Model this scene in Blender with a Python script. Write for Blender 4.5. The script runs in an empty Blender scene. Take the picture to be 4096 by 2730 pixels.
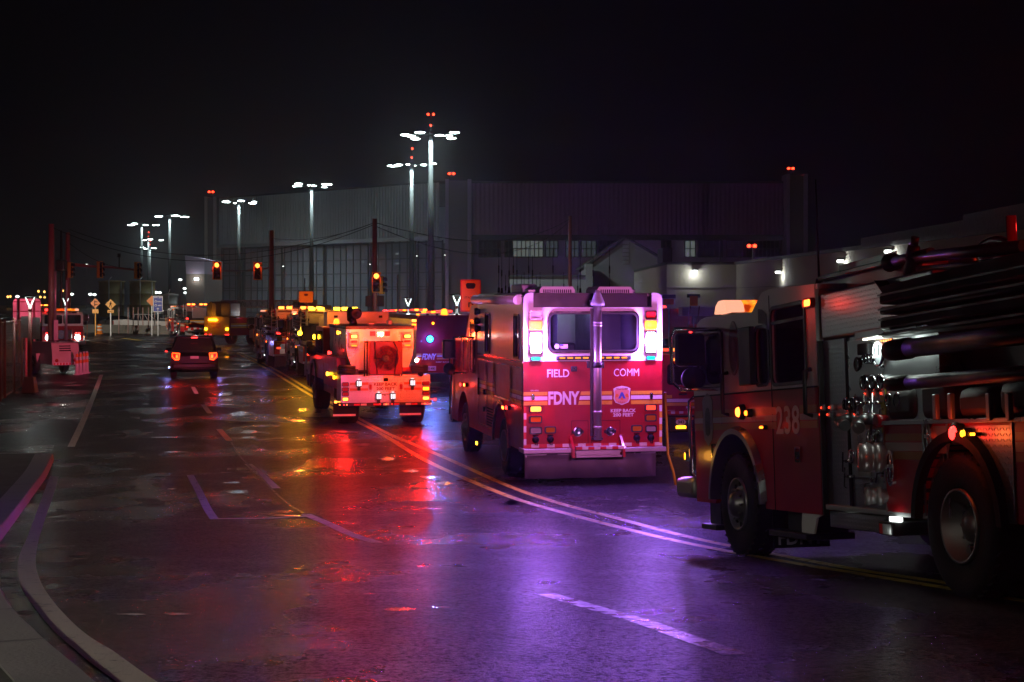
import bpy, bmesh, math, random
from mathutils import Vector, Matrix, Euler
random.seed(7)
C = bpy.context.scene.collection
R = math.radians
sc = bpy.context.scene
# ------------------------------------------------------------------ camera, world, exposure
F, CX, HY, EYE = 6441.0, 2048.0, 1201.0, 3.3
cd = bpy.data.cameras.new("camera"); cam = bpy.data.objects.new("camera", cd); C.objects.link(cam)
cam.location = (0, 0, EYE); cam.rotation_euler = (R(90), 0, 0)
cd.sensor_width = 36; cd.lens = F/4096*36; cd.shift_y = -(1365-HY)/4096; cd.clip_end = 4000; cd.clip_start = .1
sc.camera = cam
w = bpy.data.worlds.new("World"); sc.world = w; w.use_nodes = True
wn = w.node_tree
sky = wn.nodes.new('ShaderNodeTexSky'); sky.sky_type = 'NISHITA'; sky.sun_disc = False
sky.sun_elevation = R(-6); sky.sun_rotation = R(200)
wmix = wn.nodes.new('ShaderNodeMix'); wmix.data_type = 'RGBA'; wmix.blend_type = 'MIX'; wmix.inputs[0].default_value = .93
wmix.inputs[7].default_value = (.006, .005, .009, 1)          # city glow under low cloud
wn.links.new(sky.outputs[0], wmix.inputs[6]); wn.links.new(wmix.outputs[2], wn.nodes['Background'].inputs[0])
wn.nodes['Background'].inputs[1].default_value = .1
sc.view_settings.view_transform = 'Standard'; sc.view_settings.look = 'None'
sc.view_settings.gamma = 1; sc.view_settings.exposure = 0.0
cy = sc.cycles
cy.use_denoising = True; cy.max_bounces = 6; cy.diffuse_bounces = 2; cy.glossy_bounces = 4; cy.transmission_bounces = 4
cy.transparent_max_bounces = 12; cy.volume_bounces = 0; cy.sample_clamp_indirect = 3; cy.caustics_reflective = False; cy.caustics_refractive = False
cy.use_light_tree = True
# ------------------------------------------------------------------ helpers
def gz(y):
    if y >= 30.6: return 0.0
    if y <= 9: return 1.332 + .05*(9-y)
    if y <= 17.1: return .608 + .0895*(17.1-y)
    return .09*(30.6-y)**2/27
def ray(u, v): return Vector(((u-CX)/F, 1, -(v-HY)/F))
def at(u, v, Y): return Vector((0, 0, EYE)) + ray(u, v)*Y
def gp(u, v, dz=0):
    d = ray(u, v); y = 5.0
    lo, hi = 5.0, 900.0
    for _ in range(60):
        m = (lo+hi)/2
        if EYE + d.z*m > gz(m)+dz: lo = m
        else: hi = m
    return Vector((d.x*lo, lo, gz(lo)+dz))
def tag(o, label=None, cat=None, group=None, kind=None):
    if label: o['label'] = label
    if cat: o['category'] = cat
    if group: o['group'] = group
    if kind: o['kind'] = kind
    return o
def empty(name, loc=(0,0,0), head=0, pitch=0, label=None, cat=None, group=None):
    o = bpy.data.objects.new(name, None); C.objects.link(o); o.location = loc
    o.rotation_euler = (R(pitch), 0, R(head)); o.empty_display_size = .3
    return tag(o, label, cat, group)
class Veh:
    def __init__(s, name, label, cat, loc, head=0, pitch=0, group=None):
        s.o = empty(name, loc, head, pitch, label, cat, group)
        s.M = Matrix.Translation(Vector(loc)) @ Euler((R(pitch),0,R(head))).to_matrix().to_4x4()
        s.I = s.M.inverted(); s.c = s.I @ Vector((0,0,EYE))
    def _d(s, u, v): return s.I.to_3x3() @ ray(u, v)
    def side(s, u, v, x=-1.25):
        d = s._d(u, v); t = (x-s.c.x)/d.x; p = s.c+d*t; return (p.y, p.z)
    def back(s, u, v, y=0):
        d = s._d(u, v); t = (y-s.c.y)/d.y; p = s.c+d*t; return (p.x, p.z)
def rr(a0, a1, b0, b1, r=.04, n=4):
    if a0 > a1: a0, a1 = a1, a0
    if b0 > b1: b0, b1 = b1, b0
    r = min(r, (a1-a0)/2.01, (b1-b0)/2.01); P = []
    for ca, cb, s in ((a1-r,b1-r,0),(a0+r,b1-r,90),(a0+r,b0+r,180),(a1-r,b0+r,270)):
        for i in range(n+1):
            t = R(s+90*i/n); P.append((ca+r*math.cos(t), cb+r*math.sin(t)))
    return P
def circ(ca, cb, ra, rb=None, n=20, s=0, e=360):
    rb = rb or ra; return [(ca+ra*math.cos(R(s+(e-s)*i/n)), cb+rb*math.sin(R(s+(e-s)*i/n))) for i in range(n+(0 if e-s==360 else 1))]
def p3(ax, p, c):
    return Vector((c, p[0], p[1])) if ax == 'x' else Vector((p[0], c, p[1])) if ax == 'y' else Vector((p[0], p[1], c))
class MB:
    def __init__(s): s.b = bmesh.new(); s.mi = 0
    def face(s, pts, sm=False):
        vs = [s.b.verts.new(p) for p in pts]; f = s.b.faces.new(vs); f.material_index = s.mi; f.smooth = sm; return f
    def box(s, x0, x1, y0, y1, z0, z1, bev=0):
        x0,x1=min(x0,x1),max(x0,x1); y0,y1=min(y0,y1),max(y0,y1); z0,z1=min(z0,z1),max(z0,z1)
        v = [s.b.verts.new(p) for p in ((x0,y0,z0),(x1,y0,z0),(x1,y1,z0),(x0,y1,z0),(x0,y0,z1),(x1,y0,z1),(x1,y1,z1),(x0,y1,z1))]
        fs = [s.b.faces.new([v[i] for i in q]) for q in ((3,2,1,0),(4,5,6,7),(0,1,5,4),(1,2,6,5),(2,3,7,6),(3,0,4,7))]
        for f in fs: f.material_index = s.mi
        if bev:
            es = list({e for f in fs for e in f.edges})
            r = bmesh.ops.bevel(s.b, geom=es, offset=min(bev, (x1-x0)/2.2, (y1-y0)/2.2, (z1-z0)/2.2), segments=2, profile=.5, affect='EDGES')
            for f in r['faces']: f.material_index = s.mi; f.smooth = True
        return s
    def prism(s, ax, pts, a, b, sm=False, cap=True):
        n = len(pts); A = [s.b.verts.new(p3(ax,p,a)) for p in pts]; B = [s.b.verts.new(p3(ax,p,b)) for p in pts]
        if cap:
            for L in (A, B[::-1]):
                f = s.b.faces.new(L); f.material_index = s.mi
        for i in range(n):
            f = s.b.faces.new((A[i],B[i],B[(i+1)%n],A[(i+1)%n])); f.material_index = s.mi; f.smooth = sm
        return s
    def ring(s, ax, po, pi, a, b):
        n = len(po); V = [[s.b.verts.new(p3(ax,p,c)) for p in P] for P, c in ((po,a),(pi,a),(pi,b),(po,b))]
        for k in range(4):
            for i in range(n):
                f = s.b.faces.new((V[k][i], V[k][(i+1)%n], V[(k+1)%4][(i+1)%n], V[(k+1)%4][i])); f.material_index = s.mi
        return s
    def holed(s, ax, outer, holes, a, b):
        loops = [outer]+list(holes)
        for c in (a, b):
            es = []
            for L in loops:
                V = [s.b.verts.new(p3(ax,p,c)) for p in L]
                es += [s.b.edges.new((V[i], V[(i+1)%len(V)])) for i in range(len(V))]
            r = bmesh.ops.triangle_fill(s.b, use_beauty=True, use_dissolve=False, edges=es)
            for g in r['geom']:
                if isinstance(g, bmesh.types.BMFace): g.material_index = s.mi
        for L in loops: s.prism(ax, L, a, b, cap=False)
        return s
    def cyl(s, p0, p1, r, r2=None, n=14, cap=True, sm=True):
        p0, p1 = Vector(p0), Vector(p1); d = (p1-p0).normalized(); r2 = r if r2 is None else r2
        u = d.cross(Vector((0,0,1)) if abs(d.z) < .9 else Vector((1,0,0))).normalized(); v = d.cross(u)
        A, B = [], []
        for i in range(n):
            t = 2*math.pi*i/n; o = u*math.cos(t)+v*math.sin(t)
            A.append(s.b.verts.new(p0+o*r)); B.append(s.b.verts.new(p1+o*r2))
        for i in range(n):
            f = s.b.faces.new((A[i],A[(i+1)%n],B[(i+1)%n],B[i])); f.smooth = sm; f.material_index = s.mi
        if cap:
            for L in (A[::-1], B):
                f = s.b.faces.new(L); f.material_index = s.mi
        return s
    def tube(s, pts, r, n=8):
        pts = [Vector(p) for p in pts]; prev = None; u = None
        for i, p in enumerate(pts):
            d = (pts[min(i+1,len(pts)-1)]-pts[max(i-1,0)]).normalized()
            if u is None: u = d.cross(Vector((0,0,1)) if abs(d.z) < .9 else Vector((1,0,0))).normalized()
            else: u = (u-d*u.dot(d)).normalized()
            v = d.cross(u); ring = [s.b.verts.new(p+(u*math.cos(2*math.pi*k/n)+v*math.sin(2*math.pi*k/n))*r) for k in range(n)]
            if prev:
                for k in range(n):
                    f = s.b.faces.new((prev[k],prev[(k+1)%n],ring[(k+1)%n],ring[k])); f.smooth = True; f.material_index = s.mi
            else: f = s.b.faces.new(ring[::-1]); f.material_index = s.mi
            prev = ring
        f = s.b.faces.new(prev); f.material_index = s.mi
        return s
    def lathe(s, o, d, prof, n=24, sx=1):
        o, d = Vector(o), Vector(d).normalized()
        u = d.cross(Vector((0,0,1)) if abs(d.z) < .9 else Vector((1,0,0))).normalized(); v = d.cross(u); prev = None
        for r, h in prof:
            ring = [s.b.verts.new(o+d*h+(u*math.cos(2*math.pi*k/n)+v*math.sin(2*math.pi*k/n))*max(r,1e-4)) for k in range(n)]
            if prev:
                for k in range(n):
                    f = s.b.faces.new((prev[k],prev[(k+1)%n],ring[(k+1)%n],ring[k])); f.smooth = True; f.material_index = s.mi
            prev = ring
        return s
    def text(s, t, plane, c, a0, a1, b0, b1, shear=0, bold=.0, ext=.004):
        cu = bpy.data.curves.new('t', 'FONT'); cu.body = t; cu.shear = shear; cu.offset = bold; cu.resolution_u = 3
        ob = bpy.data.objects.new('t', cu); C.objects.link(ob); dg = bpy.context.evaluated_depsgraph_get(); dg.update()
        me = bpy.data.meshes.new_from_object(ob.evaluated_get(dg)); bpy.data.objects.remove(ob)
        xs = [v.co.x for v in me.vertices]; ys = [v.co.y for v in me.vertices]
        if not xs: return s
        x0, x1, y0, y1 = min(xs), max(xs), min(ys), max(ys)
        V = []
        for v in me.vertices:
            a = a0+(a1-a0)*(v.co.x-x0)/(x1-x0); b = b0+(b1-b0)*(v.co.y-y0)/(y1-y0)
            V.append(s.b.verts.new(p3('y' if plane == 'back' else 'x' if plane == 'left' else 'z', (a,b), c)))
        for p in me.polygons:
            try:
                f = s.b.faces.new([V[i] for i in p.vertices]); f.material_index = s.mi
            except ValueError: pass
        bpy.data.meshes.remove(me); bpy.data.curves.remove(cu)
        return s
    def build(s, name, mats, parent=None, loc=None, rot=None, recalc=True):
        if recalc: bmesh.ops.recalc_face_normals(s.b, faces=s.b.faces)
        me = bpy.data.meshes.new(name); s.b.to_mesh(me); s.b.free()
        for m in (mats if isinstance(mats, (list, tuple)) else [mats]): me.materials.append(m)
        o = bpy.data.objects.new(name, me); C.objects.link(o)
        if parent: o.parent = parent.o if isinstance(parent, Veh) else parent
        if loc is not None: o.location = loc
        if rot is not None: o.rotation_euler = rot
        return o
def light(loc, col, watts, r=.1, parent=None, kind='POINT', rot=None, spot=None, blend=.5):
    l = bpy.data.lights.new('lamp_light', kind); l.color = col; l.energy = watts
    if kind == 'AREA': l.size = r*2
    else: l.shadow_soft_size = r
    if spot: l.spot_size = R(spot); l.spot_blend = blend
    o = bpy.data.objects.new('lamp_light', l); C.objects.link(o); o.location = loc
    if rot is not None: o.rotation_euler = rot
    if parent: o.parent = parent.o if isinstance(parent, Veh) else parent
    return o
def beam(loc, aim, col, watts, ang=150, r=.1, parent=None, blend=.35):
    o = light(loc, col, watts, r, parent, 'SPOT', spot=ang, blend=blend); o.rotation_euler = Vector(aim).to_track_quat('-Z','Y').to_euler(); return o
def kids(o): return [c for c in bpy.data.objects if c.parent == o]
def copy_tree(o, parent=None, skip=()):
    c = o.copy(); C.objects.link(c)
    if parent: c.parent = parent
    for ch in kids(o):
        if not any(ch.name.startswith(k) for k in skip): copy_tree(ch, c, skip)
    return c
# ------------------------------------------------------------------ materials
def mat(name, col, rough=.5, metal=0, var=.15, ns=3.0, bump=0, bs=60, coat=0, rvar=.12, spec=.5):
    m = bpy.data.materials.new(name); m.use_nodes = True; t = m.node_tree; N = t.nodes; L = t.links; b = N['Principled BSDF']
    tc = N.new('ShaderNodeTexCoord'); n = N.new('ShaderNodeTexNoise'); n.inputs['Scale'].default_value = ns; n.inputs['Detail'].default_value = 6
    L.new(tc.outputs['Object'], n.inputs['Vector'])
    mx = N.new('ShaderNodeMix'); mx.data_type = 'RGBA'
    mx.inputs[6].default_value = (*[c*(1-var) for c in col], 1); mx.inputs[7].default_value = (*[min(1,c*(1+var)) for c in col], 1)
    L.new(n.outputs['Fac'], mx.inputs[0]); L.new(mx.outputs[2], b.inputs['Base Color'])
    mr = N.new('ShaderNodeMapRange'); mr.inputs[1].default_value = .3; mr.inputs[2].default_value = .7
    mr.inputs[3].default_value = max(.02, rough-rvar); mr.inputs[4].default_value = min(1, rough+rvar)
    L.new(n.outputs['Fac'], mr.inputs[0]); L.new(mr.outputs[0], b.inputs['Roughness'])
    b.inputs['Metallic'].default_value = metal; b.inputs['Specular IOR Level'].default_value = spec
    if coat: b.inputs['Coat Weight'].default_value = coat; b.inputs['Coat Roughness'].default_value = .06
    if bump:
        n2 = N.new('ShaderNodeTexNoise'); n2.inputs['Scale'].default_value = bs; n2.inputs['Detail'].default_value = 3
        L.new(tc.outputs['Object'], n2.inputs['Vector']); bp = N.new('ShaderNodeBump'); bp.inputs['Strength'].default_value = bump; bp.inputs['Distance'].default_value = .01
        L.new(n2.outputs['Fac'], bp.inputs['Height']); L.new(bp.outputs[0], b.inputs['Normal'])
    return m
def emi(name, col, s, base=None):
    m = bpy.data.materials.new(name); m.use_nodes = True; b = m.node_tree.nodes['Principled BSDF']
    b.inputs['Base Color'].default_value = (*(base or [c*.3 for c in col]), 1); b.inputs['Emission Color'].default_value = (*col, 1)
    b.inputs['Emission Strength'].default_value = s; b.inputs['Roughness'].default_value = .2
    return m
def diamond(name, col, ax='y', rough=.32, n=26, metal=.9):
    m = mat(name, col, rough, metal, .15, 2.5, rvar=.03); t = m.node_tree; N = t.nodes; L = t.links
    def math_(op, a, b=None, c=None):
        q = N.new('ShaderNodeMath'); q.operation = op
        for i, v in enumerate((a, b, c)):
            if v is None: continue
            if isinstance(v, (int, float)): q.inputs[i].default_value = v
            else: L.new(v, q.inputs[i])
        return q.outputs[0]
    tc = N.new('ShaderNodeTexCoord'); sp = N.new('ShaderNodeSeparateXYZ'); L.new(tc.outputs['Object'], sp.inputs[0])
    A = math_('MULTIPLY', sp.outputs[{'x':1,'y':0,'z':0}[ax]], n); B = math_('MULTIPLY', sp.outputs[1 if ax == 'z' else 2], n)
    fa = math_('SUBTRACT', math_('FRACT', A), .5); fb = math_('SUBTRACT', math_('FRACT', B), .5)
    par = math_('MODULO', math_('ABSOLUTE', math_('ADD', math_('FLOOR', A), math_('FLOOR', B))), 2)
    sg = math_('SUBTRACT', math_('MULTIPLY', par, 2), 1)
    p = math_('ADD', fa, math_('MULTIPLY', sg, fb)); q = math_('SUBTRACT', fa, math_('MULTIPLY', sg, fb))
    e = math_('ADD', math_('POWER', math_('DIVIDE', p, .62), 2), math_('POWER', math_('DIVIDE', q, .2), 2))
    h = math_('SUBTRACT', 1, math_('MINIMUM', e, 1))
    bp = N.new('ShaderNodeBump'); bp.inputs['Strength'].default_value = 1; bp.inputs['Distance'].default_value = .012
    L.new(h, bp.inputs['Height']); L.new(bp.outputs[0], N['Principled BSDF'].inputs['Normal'])
    return m
def glass(name, tint=(.02,.022,.03), trans=.5, rough=.03):
    m = bpy.data.materials.new(name); m.use_nodes = True; t = m.node_tree; N = t.nodes; L = t.links; b = N['Principled BSDF']
    b.inputs['Base Color'].default_value = (*tint, 1); b.inputs['Roughness'].default_value = rough
    tr = N.new('ShaderNodeBsdfTransparent'); tr.inputs[0].default_value = (.8,.85,.9,1); mx = N.new('ShaderNodeMixShader'); mx.inputs[0].default_value = 1-trans
    L.new(tr.outputs[0], mx.inputs[1]); L.new(b.outputs[0], mx.inputs[2]); L.new(mx.outputs[0], N['Material Output'].inputs[0])
    return m
def asphalt():
    m = bpy.data.materials.new('wet_asphalt'); m.use_nodes = True; t = m.node_tree; N = t.nodes; L = t.links; b = N['Principled BSDF']
    tc = N.new('ShaderNodeTexCoord')
    def noise(s, d, map_=None, rough=.55):
        n = N.new('ShaderNodeTexNoise'); n.inputs['Scale'].default_value = s; n.inputs['Detail'].default_value = d; n.inputs['Roughness'].default_value = rough
        L.new(map_ or tc.outputs['Object'], n.inputs['Vector']); return n.outputs['Fac']
    def mr(x, a, b_, c, d):
        q = N.new('ShaderNodeMapRange'); q.interpolation_type = 'SMOOTHSTEP'
        for i, v in enumerate((a, b_, c, d)): q.inputs[i+1].default_value = v
        L.new(x, q.inputs[0]); return q.outputs[0]
    mp = N.new('ShaderNodeMapping'); mp.inputs['Scale'].default_value = (.95, .6, 1); L.new(tc.outputs['Object'], mp.inputs[0])
    wet = mr(noise(.42, 7, mp.outputs[0], .62), .42, .68, 0, 1)        # smooth film of water against coarse damp stone
    grain = noise(46, 4, None, .7); mid = noise(9, 4); big = noise(.8, 5)
    cr = N.new('ShaderNodeMix'); cr.data_type = 'RGBA'; cr.inputs[6].default_value = (.011,.011,.012,1); cr.inputs[7].default_value = (.028,.027,.027,1)
    L.new(big, cr.inputs[0]); sp = N.new('ShaderNodeMix'); sp.data_type = 'RGBA'; sp.inputs[7].default_value = (.12,.12,.12,1)
    L.new(mr(noise(90, 1), .62, .72, 0, .6), sp.inputs[0]); L.new(cr.outputs[2], sp.inputs[6]); L.new(sp.outputs[2], b.inputs['Base Color'])
    L.new(mr(wet, 0, 1, .33, .17), b.inputs['Roughness'])
    sm = N.new('ShaderNodeMath'); sm.operation = 'MULTIPLY'; L.new(mr(noise(2.2, 6, mp.outputs[0], .7), .36, .64, .6, 1), sm.inputs[0]); L.new(mr(wet, 0, 1, .085, .3), sm.inputs[1]); s2 = N.new('ShaderNodeMath'); s2.operation = 'MULTIPLY'; L.new(sm.outputs[0], s2.inputs[0]); L.new(mr(noise(24, 4, None, .85), .42, .6, .03, 1.1), s2.inputs[1]); L.new(s2.outputs[0], b.inputs['Specular IOR Level'])
    k = N.new('ShaderNodeMath'); k.operation = 'MULTIPLY'; L.new(grain, k.inputs[0]); L.new(mr(wet, 0, 1, 1, .5), k.inputs[1])
    k2 = N.new('ShaderNodeMath'); k2.operation = 'MULTIPLY_ADD'; L.new(mid, k2.inputs[0]); k2.inputs[1].default_value = .5; L.new(k.outputs[0], k2.inputs[2])
    bp = N.new('ShaderNodeBump'); bp.inputs['Strength'].default_value = 1; bp.inputs['Distance'].default_value = .03
    b0 = N.new('ShaderNodeBump'); b0.inputs['Strength'].default_value = 1; b0.inputs['Distance'].default_value = .09
    mp2 = N.new('ShaderNodeMapping'); mp2.inputs['Scale'].default_value = (.55, 1.0, 1); L.new(tc.outputs['Object'], mp2.inputs[0])
    L.new(noise(.32, 3, mp2.outputs[0], .5), b0.inputs['Height']); L.new(b0.outputs[0], bp.inputs['Normal'])
    L.new(k2.outputs[0], bp.inputs['Height']); L.new(bp.outputs[0], b.inputs['Normal'])
    return m
def dome(name, c1, c2, s1, s2, sc=9):
    m = emi(name, c1, s1); t = m.node_tree; N = t.nodes; L = t.links; b = N['Principled BSDF']; tc = N.new('ShaderNodeTexCoord')
    n = N.new('ShaderNodeTexNoise'); n.inputs['Scale'].default_value = sc; n.inputs['Detail'].default_value = 4; L.new(tc.outputs['Object'], n.inputs[0])
    r = N.new('ShaderNodeMapRange'); r.inputs[1].default_value = .4; r.inputs[2].default_value = .62; L.new(n.outputs['Fac'], r.inputs[0])
    x = N.new('ShaderNodeMix'); x.data_type = 'RGBA'; x.inputs[6].default_value = (*[c*s1 for c in c1],1); x.inputs[7].default_value = (*[c*s2 for c in c2],1)
    L.new(r.outputs[0], x.inputs[0]); L.new(x.outputs[2], b.inputs['Emission Color']); b.inputs['Emission Strength'].default_value = 1
    return m
M = dict(
    red=mat('red_paint', (.34,.008,.012), .34, 0, .3, 3.5, coat=.15, rvar=.06, spec=.3), white=mat('white_paint', (.72,.72,.7), .34, 0, .08, 2, coat=.2, rvar=.05),
    dark=mat('black_trim', (.015,.015,.016), .45), black=mat('matte_black', (.006,.006,.007), .7, spec=.2), rubber=mat('tyre_rubber', (.014,.014,.015), .75, bump=.4, bs=40, spec=.25),
    chrome=mat('chrome', (.75,.76,.78), .12, 1, .1, 8, rvar=.06), steel=mat('brushed_steel', (.32,.33,.34), .35, .9, .2, 4), alu=mat('aluminium', (.4,.4,.4), .48, .6, .2),
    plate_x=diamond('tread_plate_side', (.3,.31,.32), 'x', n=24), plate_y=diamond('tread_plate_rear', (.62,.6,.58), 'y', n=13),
    refl_w=mat('reflective_white', (.75,.72,.68), .35), refl_y=mat('reflective_yellow', (.75,.42,.03), .35), refl_r=mat('reflective_red', (.6,.02,.02), .35),
    grey=mat('grey_plastic', (.35,.35,.36), .5), flap=mat('worn_rubber_flap', (.07,.07,.075), .6, 0, .5, 3), concrete=mat('concrete', (.2,.195,.17), .75, 0, .25, 2.5, .5, 30),
    kerb=mat('kerb_concrete', (.3,.29,.27), .6, 0, .3, 4, .5, 40), glass=glass('tinted_glass', trans=.35), clear=glass('clear_glass', trans=.85), mirror=mat('mirror_glass', (.02,.02,.025), .08),
    wood=mat('weathered_wood', (.12,.07,.05), .8, 0, .3, 6), pole=mat('painted_steel_pole', (.35,.34,.34), .4, .3), galv=mat('galvanised_steel', (.4,.41,.42), .4, .6),
    yellowpaint=mat('yellow_housing', (.62,.3,.03), .45), orange=mat('orange_sheeting', (.75,.2,.01), .4), amber_off=mat('amber_lens', (.55,.22,.01), .2, coat=.5), red_off=mat('red_lens', (.35,.01,.015), .2, coat=.5), clear_off=mat('clear_lens', (.5,.48,.46), .15, .3, coat=.5),
    blue=mat('blue_sheeting', (.02,.04,.3), .4), hose=mat('hose_jacket', (.03,.03,.03), .6), wire=mat('cable_black', (.01,.01,.01), .6), cream=mat('cream_masonry', (.46,.43,.37), .8, 0, .12, .5),
    asphalt=asphalt())
E = dict(
    mast=emi('led_floodlight', (.8,1,.95), 32), strobe=emi('blue_white_strobe', (.55,.6,1), 90), blue=emi('blue_strobe', (.0,.35,1), 60), teal=emi('teal_led', (.0,.9,1), 6), red=emi('red_lamp_lit', (1,.025,.02), 7),
    amber=emi('amber_lamp_lit', (1,.36,.01), 6), orange=emi('orange_lamp_lit', (1,.16,.01), 6), yellow=emi('yellow_lamp_lit', (1,.5,.015), 14), hot=emi('red_lamp_hot', (1,.17,.02), 9), tail=emi('tail_lamp_lit', (1,.07,.006), 7),
    white=emi('white_lamp_lit', (1,1,.95), 20), vlamp=emi('lamp_diffuser', (.85,1,.95), 1.4), beacon=emi('aviation_red', (1,.03,.01), 12), soft=emi('soft_red_glow', (1,.05,.02), 2.2), dim=emi('dim_amber', (1,.3,.02), 1.6), led=emi('white_led', (.9,.95,1), 1.3), hang=emi('hangar_lamp', (.9,1,.95), 4), win=emi('lit_window', (.55,.65,.6), .16), wall=emi('wall_lamp', (.95,1,.95), 7))
def stud(b, ax, c, a0, a1, b0, b1, h):   # slim box on a plane
    lo, hi = min(c, c+h), max(c, c+h)
    if ax == 'y': b.box(a0, a1, lo, hi, b0, b1, .004)
    else: b.box(lo, hi, a0, a1, b0, b1, .004)
def lampunit(par, ax, c, a0, a1, b0, b1, lens, frame=None, name='warning_light', r=.03, h=.05, sub='lens'):
    """housing on plane c (faces outward negative), lens a sub-part"""
    if a0 > a1: a0, a1 = a1, a0
    if b0 > b1: b0, b1 = b1, b0
    b = MB(); m = min(.022, (b1-b0)*.16); b.ring(ax, rr(a0,a1,b0,b1,r), rr(a0+m,a1-m,b0+m,b1-m,r*.7), c-h, c-.001)
    o = b.build(name, frame or M['chrome'], par)
    b = MB(); b.prism(ax, rr(a0+m,a1-m,b0+m,b1-m,r*.7), c-h*.7, c-.003); b.build(sub, lens, o)
    return o
# ================================================================== THE SETTING
ys = [-40,-20,0,5,9,13,17]+[17+.5*i for i in range(1,29)]+[36,44,54,68,85,110,150,220,320,480,700,1000]
b = MB(); xs = [-600,-200,-60,-30,-15,-8,-4,0,4,8,15,30,60,200,600]
V = [[b.b.verts.new((x, y, gz(y))) for x in xs] for y in ys]
for j in range(len(ys)-1):
    for i in range(len(xs)-1): b.b.faces.new((V[j][i],V[j][i+1],V[j+1][i+1],V[j+1][i])).smooth = True
tag(b.build('ground', M['asphalt'], recalc=False), kind='structure')
def c5(x, y): return (x/1.275, 1500+y/1.275)
def c6(x, y): return (900+x/1.275, 1500+y/1.275)
def c2(x, y): return (600+x/3.136, 1100+y/3.136)
def c1(x, y): return (x/2.412, 1000+y/2.412)
def e5(x, y): return (3250+x/1.96, 1600+y/1.96)
def resample(P, n):
    P = [Vector(p) for p in P]; L = [0]
    for i in range(1, len(P)): L.append(L[-1]+(P[i]-P[i-1]).length)
    out = []
    for k in range(n+1):
        s = L[-1]*k/n; i = 1
        while i < len(L)-1 and L[i] < s: i += 1
        t = (s-L[i-1])/max(L[i]-L[i-1], 1e-6); out.append(P[i-1].lerp(P[i], min(max(t,0),1)))
    return out
def smooth(P, it=2):
    for _ in range(it):
        Q = [P[0]]
        for i in range(len(P)-1): Q += [P[i]*.75+P[i+1]*.25, P[i]*.25+P[i+1]*.75]
        P = Q+[P[-1]]
    return P
def ribbon(name, cen, wid, m, dz=.004, n=60, kind='structure', sm=2):
    P = [gp(*q) if len(q) == 2 else Vector(q) for q in cen]
    if len(P) > 2 and sm: P = smooth(P, sm)
    P = resample(P, n); b = MB(); prev = None
    for i, p in enumerate(P):
        d = P[min(i+1,n)]-P[max(i-1,0)]; d.z = 0; nn = Vector((-d.y, d.x, 0)).normalized()*(wid/2)
        a, c = p+nn, p-nn; a.z = gz(a.y)+dz; c.z = gz(c.y)+dz
        va, vc = b.b.verts.new(a), b.b.verts.new(c)
        if prev: b.b.faces.new((prev[0], prev[1], vc, va)).smooth = True
        prev = (va, vc)
    return tag(b.build(name, m), kind=kind)
def paint(name, col, wear=.5, rough=.35):
    m = mat(name, col, rough, 0, .1, 6, .5, 60); t = m.node_tree; N = t.nodes; L = t.links; bs = N['Principled BSDF']
    tc = N.new('ShaderNodeTexCoord'); n = N.new('ShaderNodeTexNoise'); n.inputs['Scale'].default_value = 7; n.inputs['Detail'].default_value = 8; n.inputs['Roughness'].default_value = .75
    L.new(tc.outputs['Object'], n.inputs['Vector']); r = N.new('ShaderNodeMapRange'); r.inputs[1].default_value = wear-.06; r.inputs[2].default_value = wear+.06
    L.new(n.outputs['Fac'], r.inputs[0]); mx = N.new('ShaderNodeMix'); mx.data_type = 'RGBA'; src = bs.inputs['Base Color'].links[0].from_socket
    L.new(r.outputs[0], mx.inputs[0]); L.new(src, mx.inputs[6]); mx.inputs[7].default_value = (.05,.048,.046,1); L.new(mx.outputs[2], bs.inputs['Base Color'])
    return m
M['ypaint'] = paint('road_paint_yellow', (.7,.5,.03), .58); M['wpaint'] = paint('road_paint_white', (.75,.72,.66), .6, .5); M['band'] = paint('concrete_band', (.6,.55,.46), .62, .55)
M['tar'] = mat('tar_seal', (.008,.008,.009), .3, bump=.3)
dl = [c2(1095,985),c2(1240,1060),c2(1355,1120),c2(1530,1215),c2(1700,1320),c2(1960,1480),c6(640,225),c6(800,300),c6(1000,430),c6(1250,540),c6(1500,640),c6(1750,710),c6(2000,775),c6(2290,845),e5(0,1310),e5(250,1345),e5(500,1390),e5(760,1430),e5(1300,1520),e5(1900,1620)]
dr = [c2(1150,985),c2(1310,1060),c2(1440,1120),c2(1600,1205),c2(1750,1290),c2(1910,1390),c6(690,230),c6(870,320),c6(1000,370),c6(1250,480),c6(1500,590),c6(1750,670),c6(2000,730),c6(2290,810),e5(0,1268),e5(400,1345),e5(740,1390),e5(1300,1475),e5(1900,1560)]
ribbon('road_marking_yellow', dl, .14, M['ypaint'], n=200); ribbon('road_marking_yellow', dr, .14, M['ypaint'], n=200)
for a in ([c5(983,62),c5(1003,97)],[c5(1036,153),c5(1070,197)],[c5(1118,278),c5(1170,337)],[c5(1265,456),c5(1345,520),c5(1410,580)],[c5(1560,712),c5(1680,762),c5(1785,812),c6(520,755),c6(640,815),c6(775,857)],[c6(1640,1120),c6(1900,1195),c6(2150,1265),c6(2330,1335),c6(2600,1430)]):
    ribbon('road_marking_white', a, .15, M['wpaint'] if a[0][1] < 2300 else paint('thin_worn_white', (.4,.39,.36), .5, .3), n=24)
ribbon('road_marking_white', [c5(970,512),c5(1020,600),c5(1060,690),c5(1095,738)], .13, M['wpaint'], n=20)
ribbon('road_marking_white', [c5(1095,735),c5(1350,733),c5(1570,722)], .13, M['wpaint'], n=20, sm=0)
ribbon('road_marking_white', [c5(517,0),c5(495,60),c5(478,105),c5(440,200),c5(400,290),c5(362,368)], .16, M['wpaint'], n=40)
ribbon('road_marking_white', [c1(820,870),c1(960,895),c1(1120,925)], .18, M['wpaint'], n=12)
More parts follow.
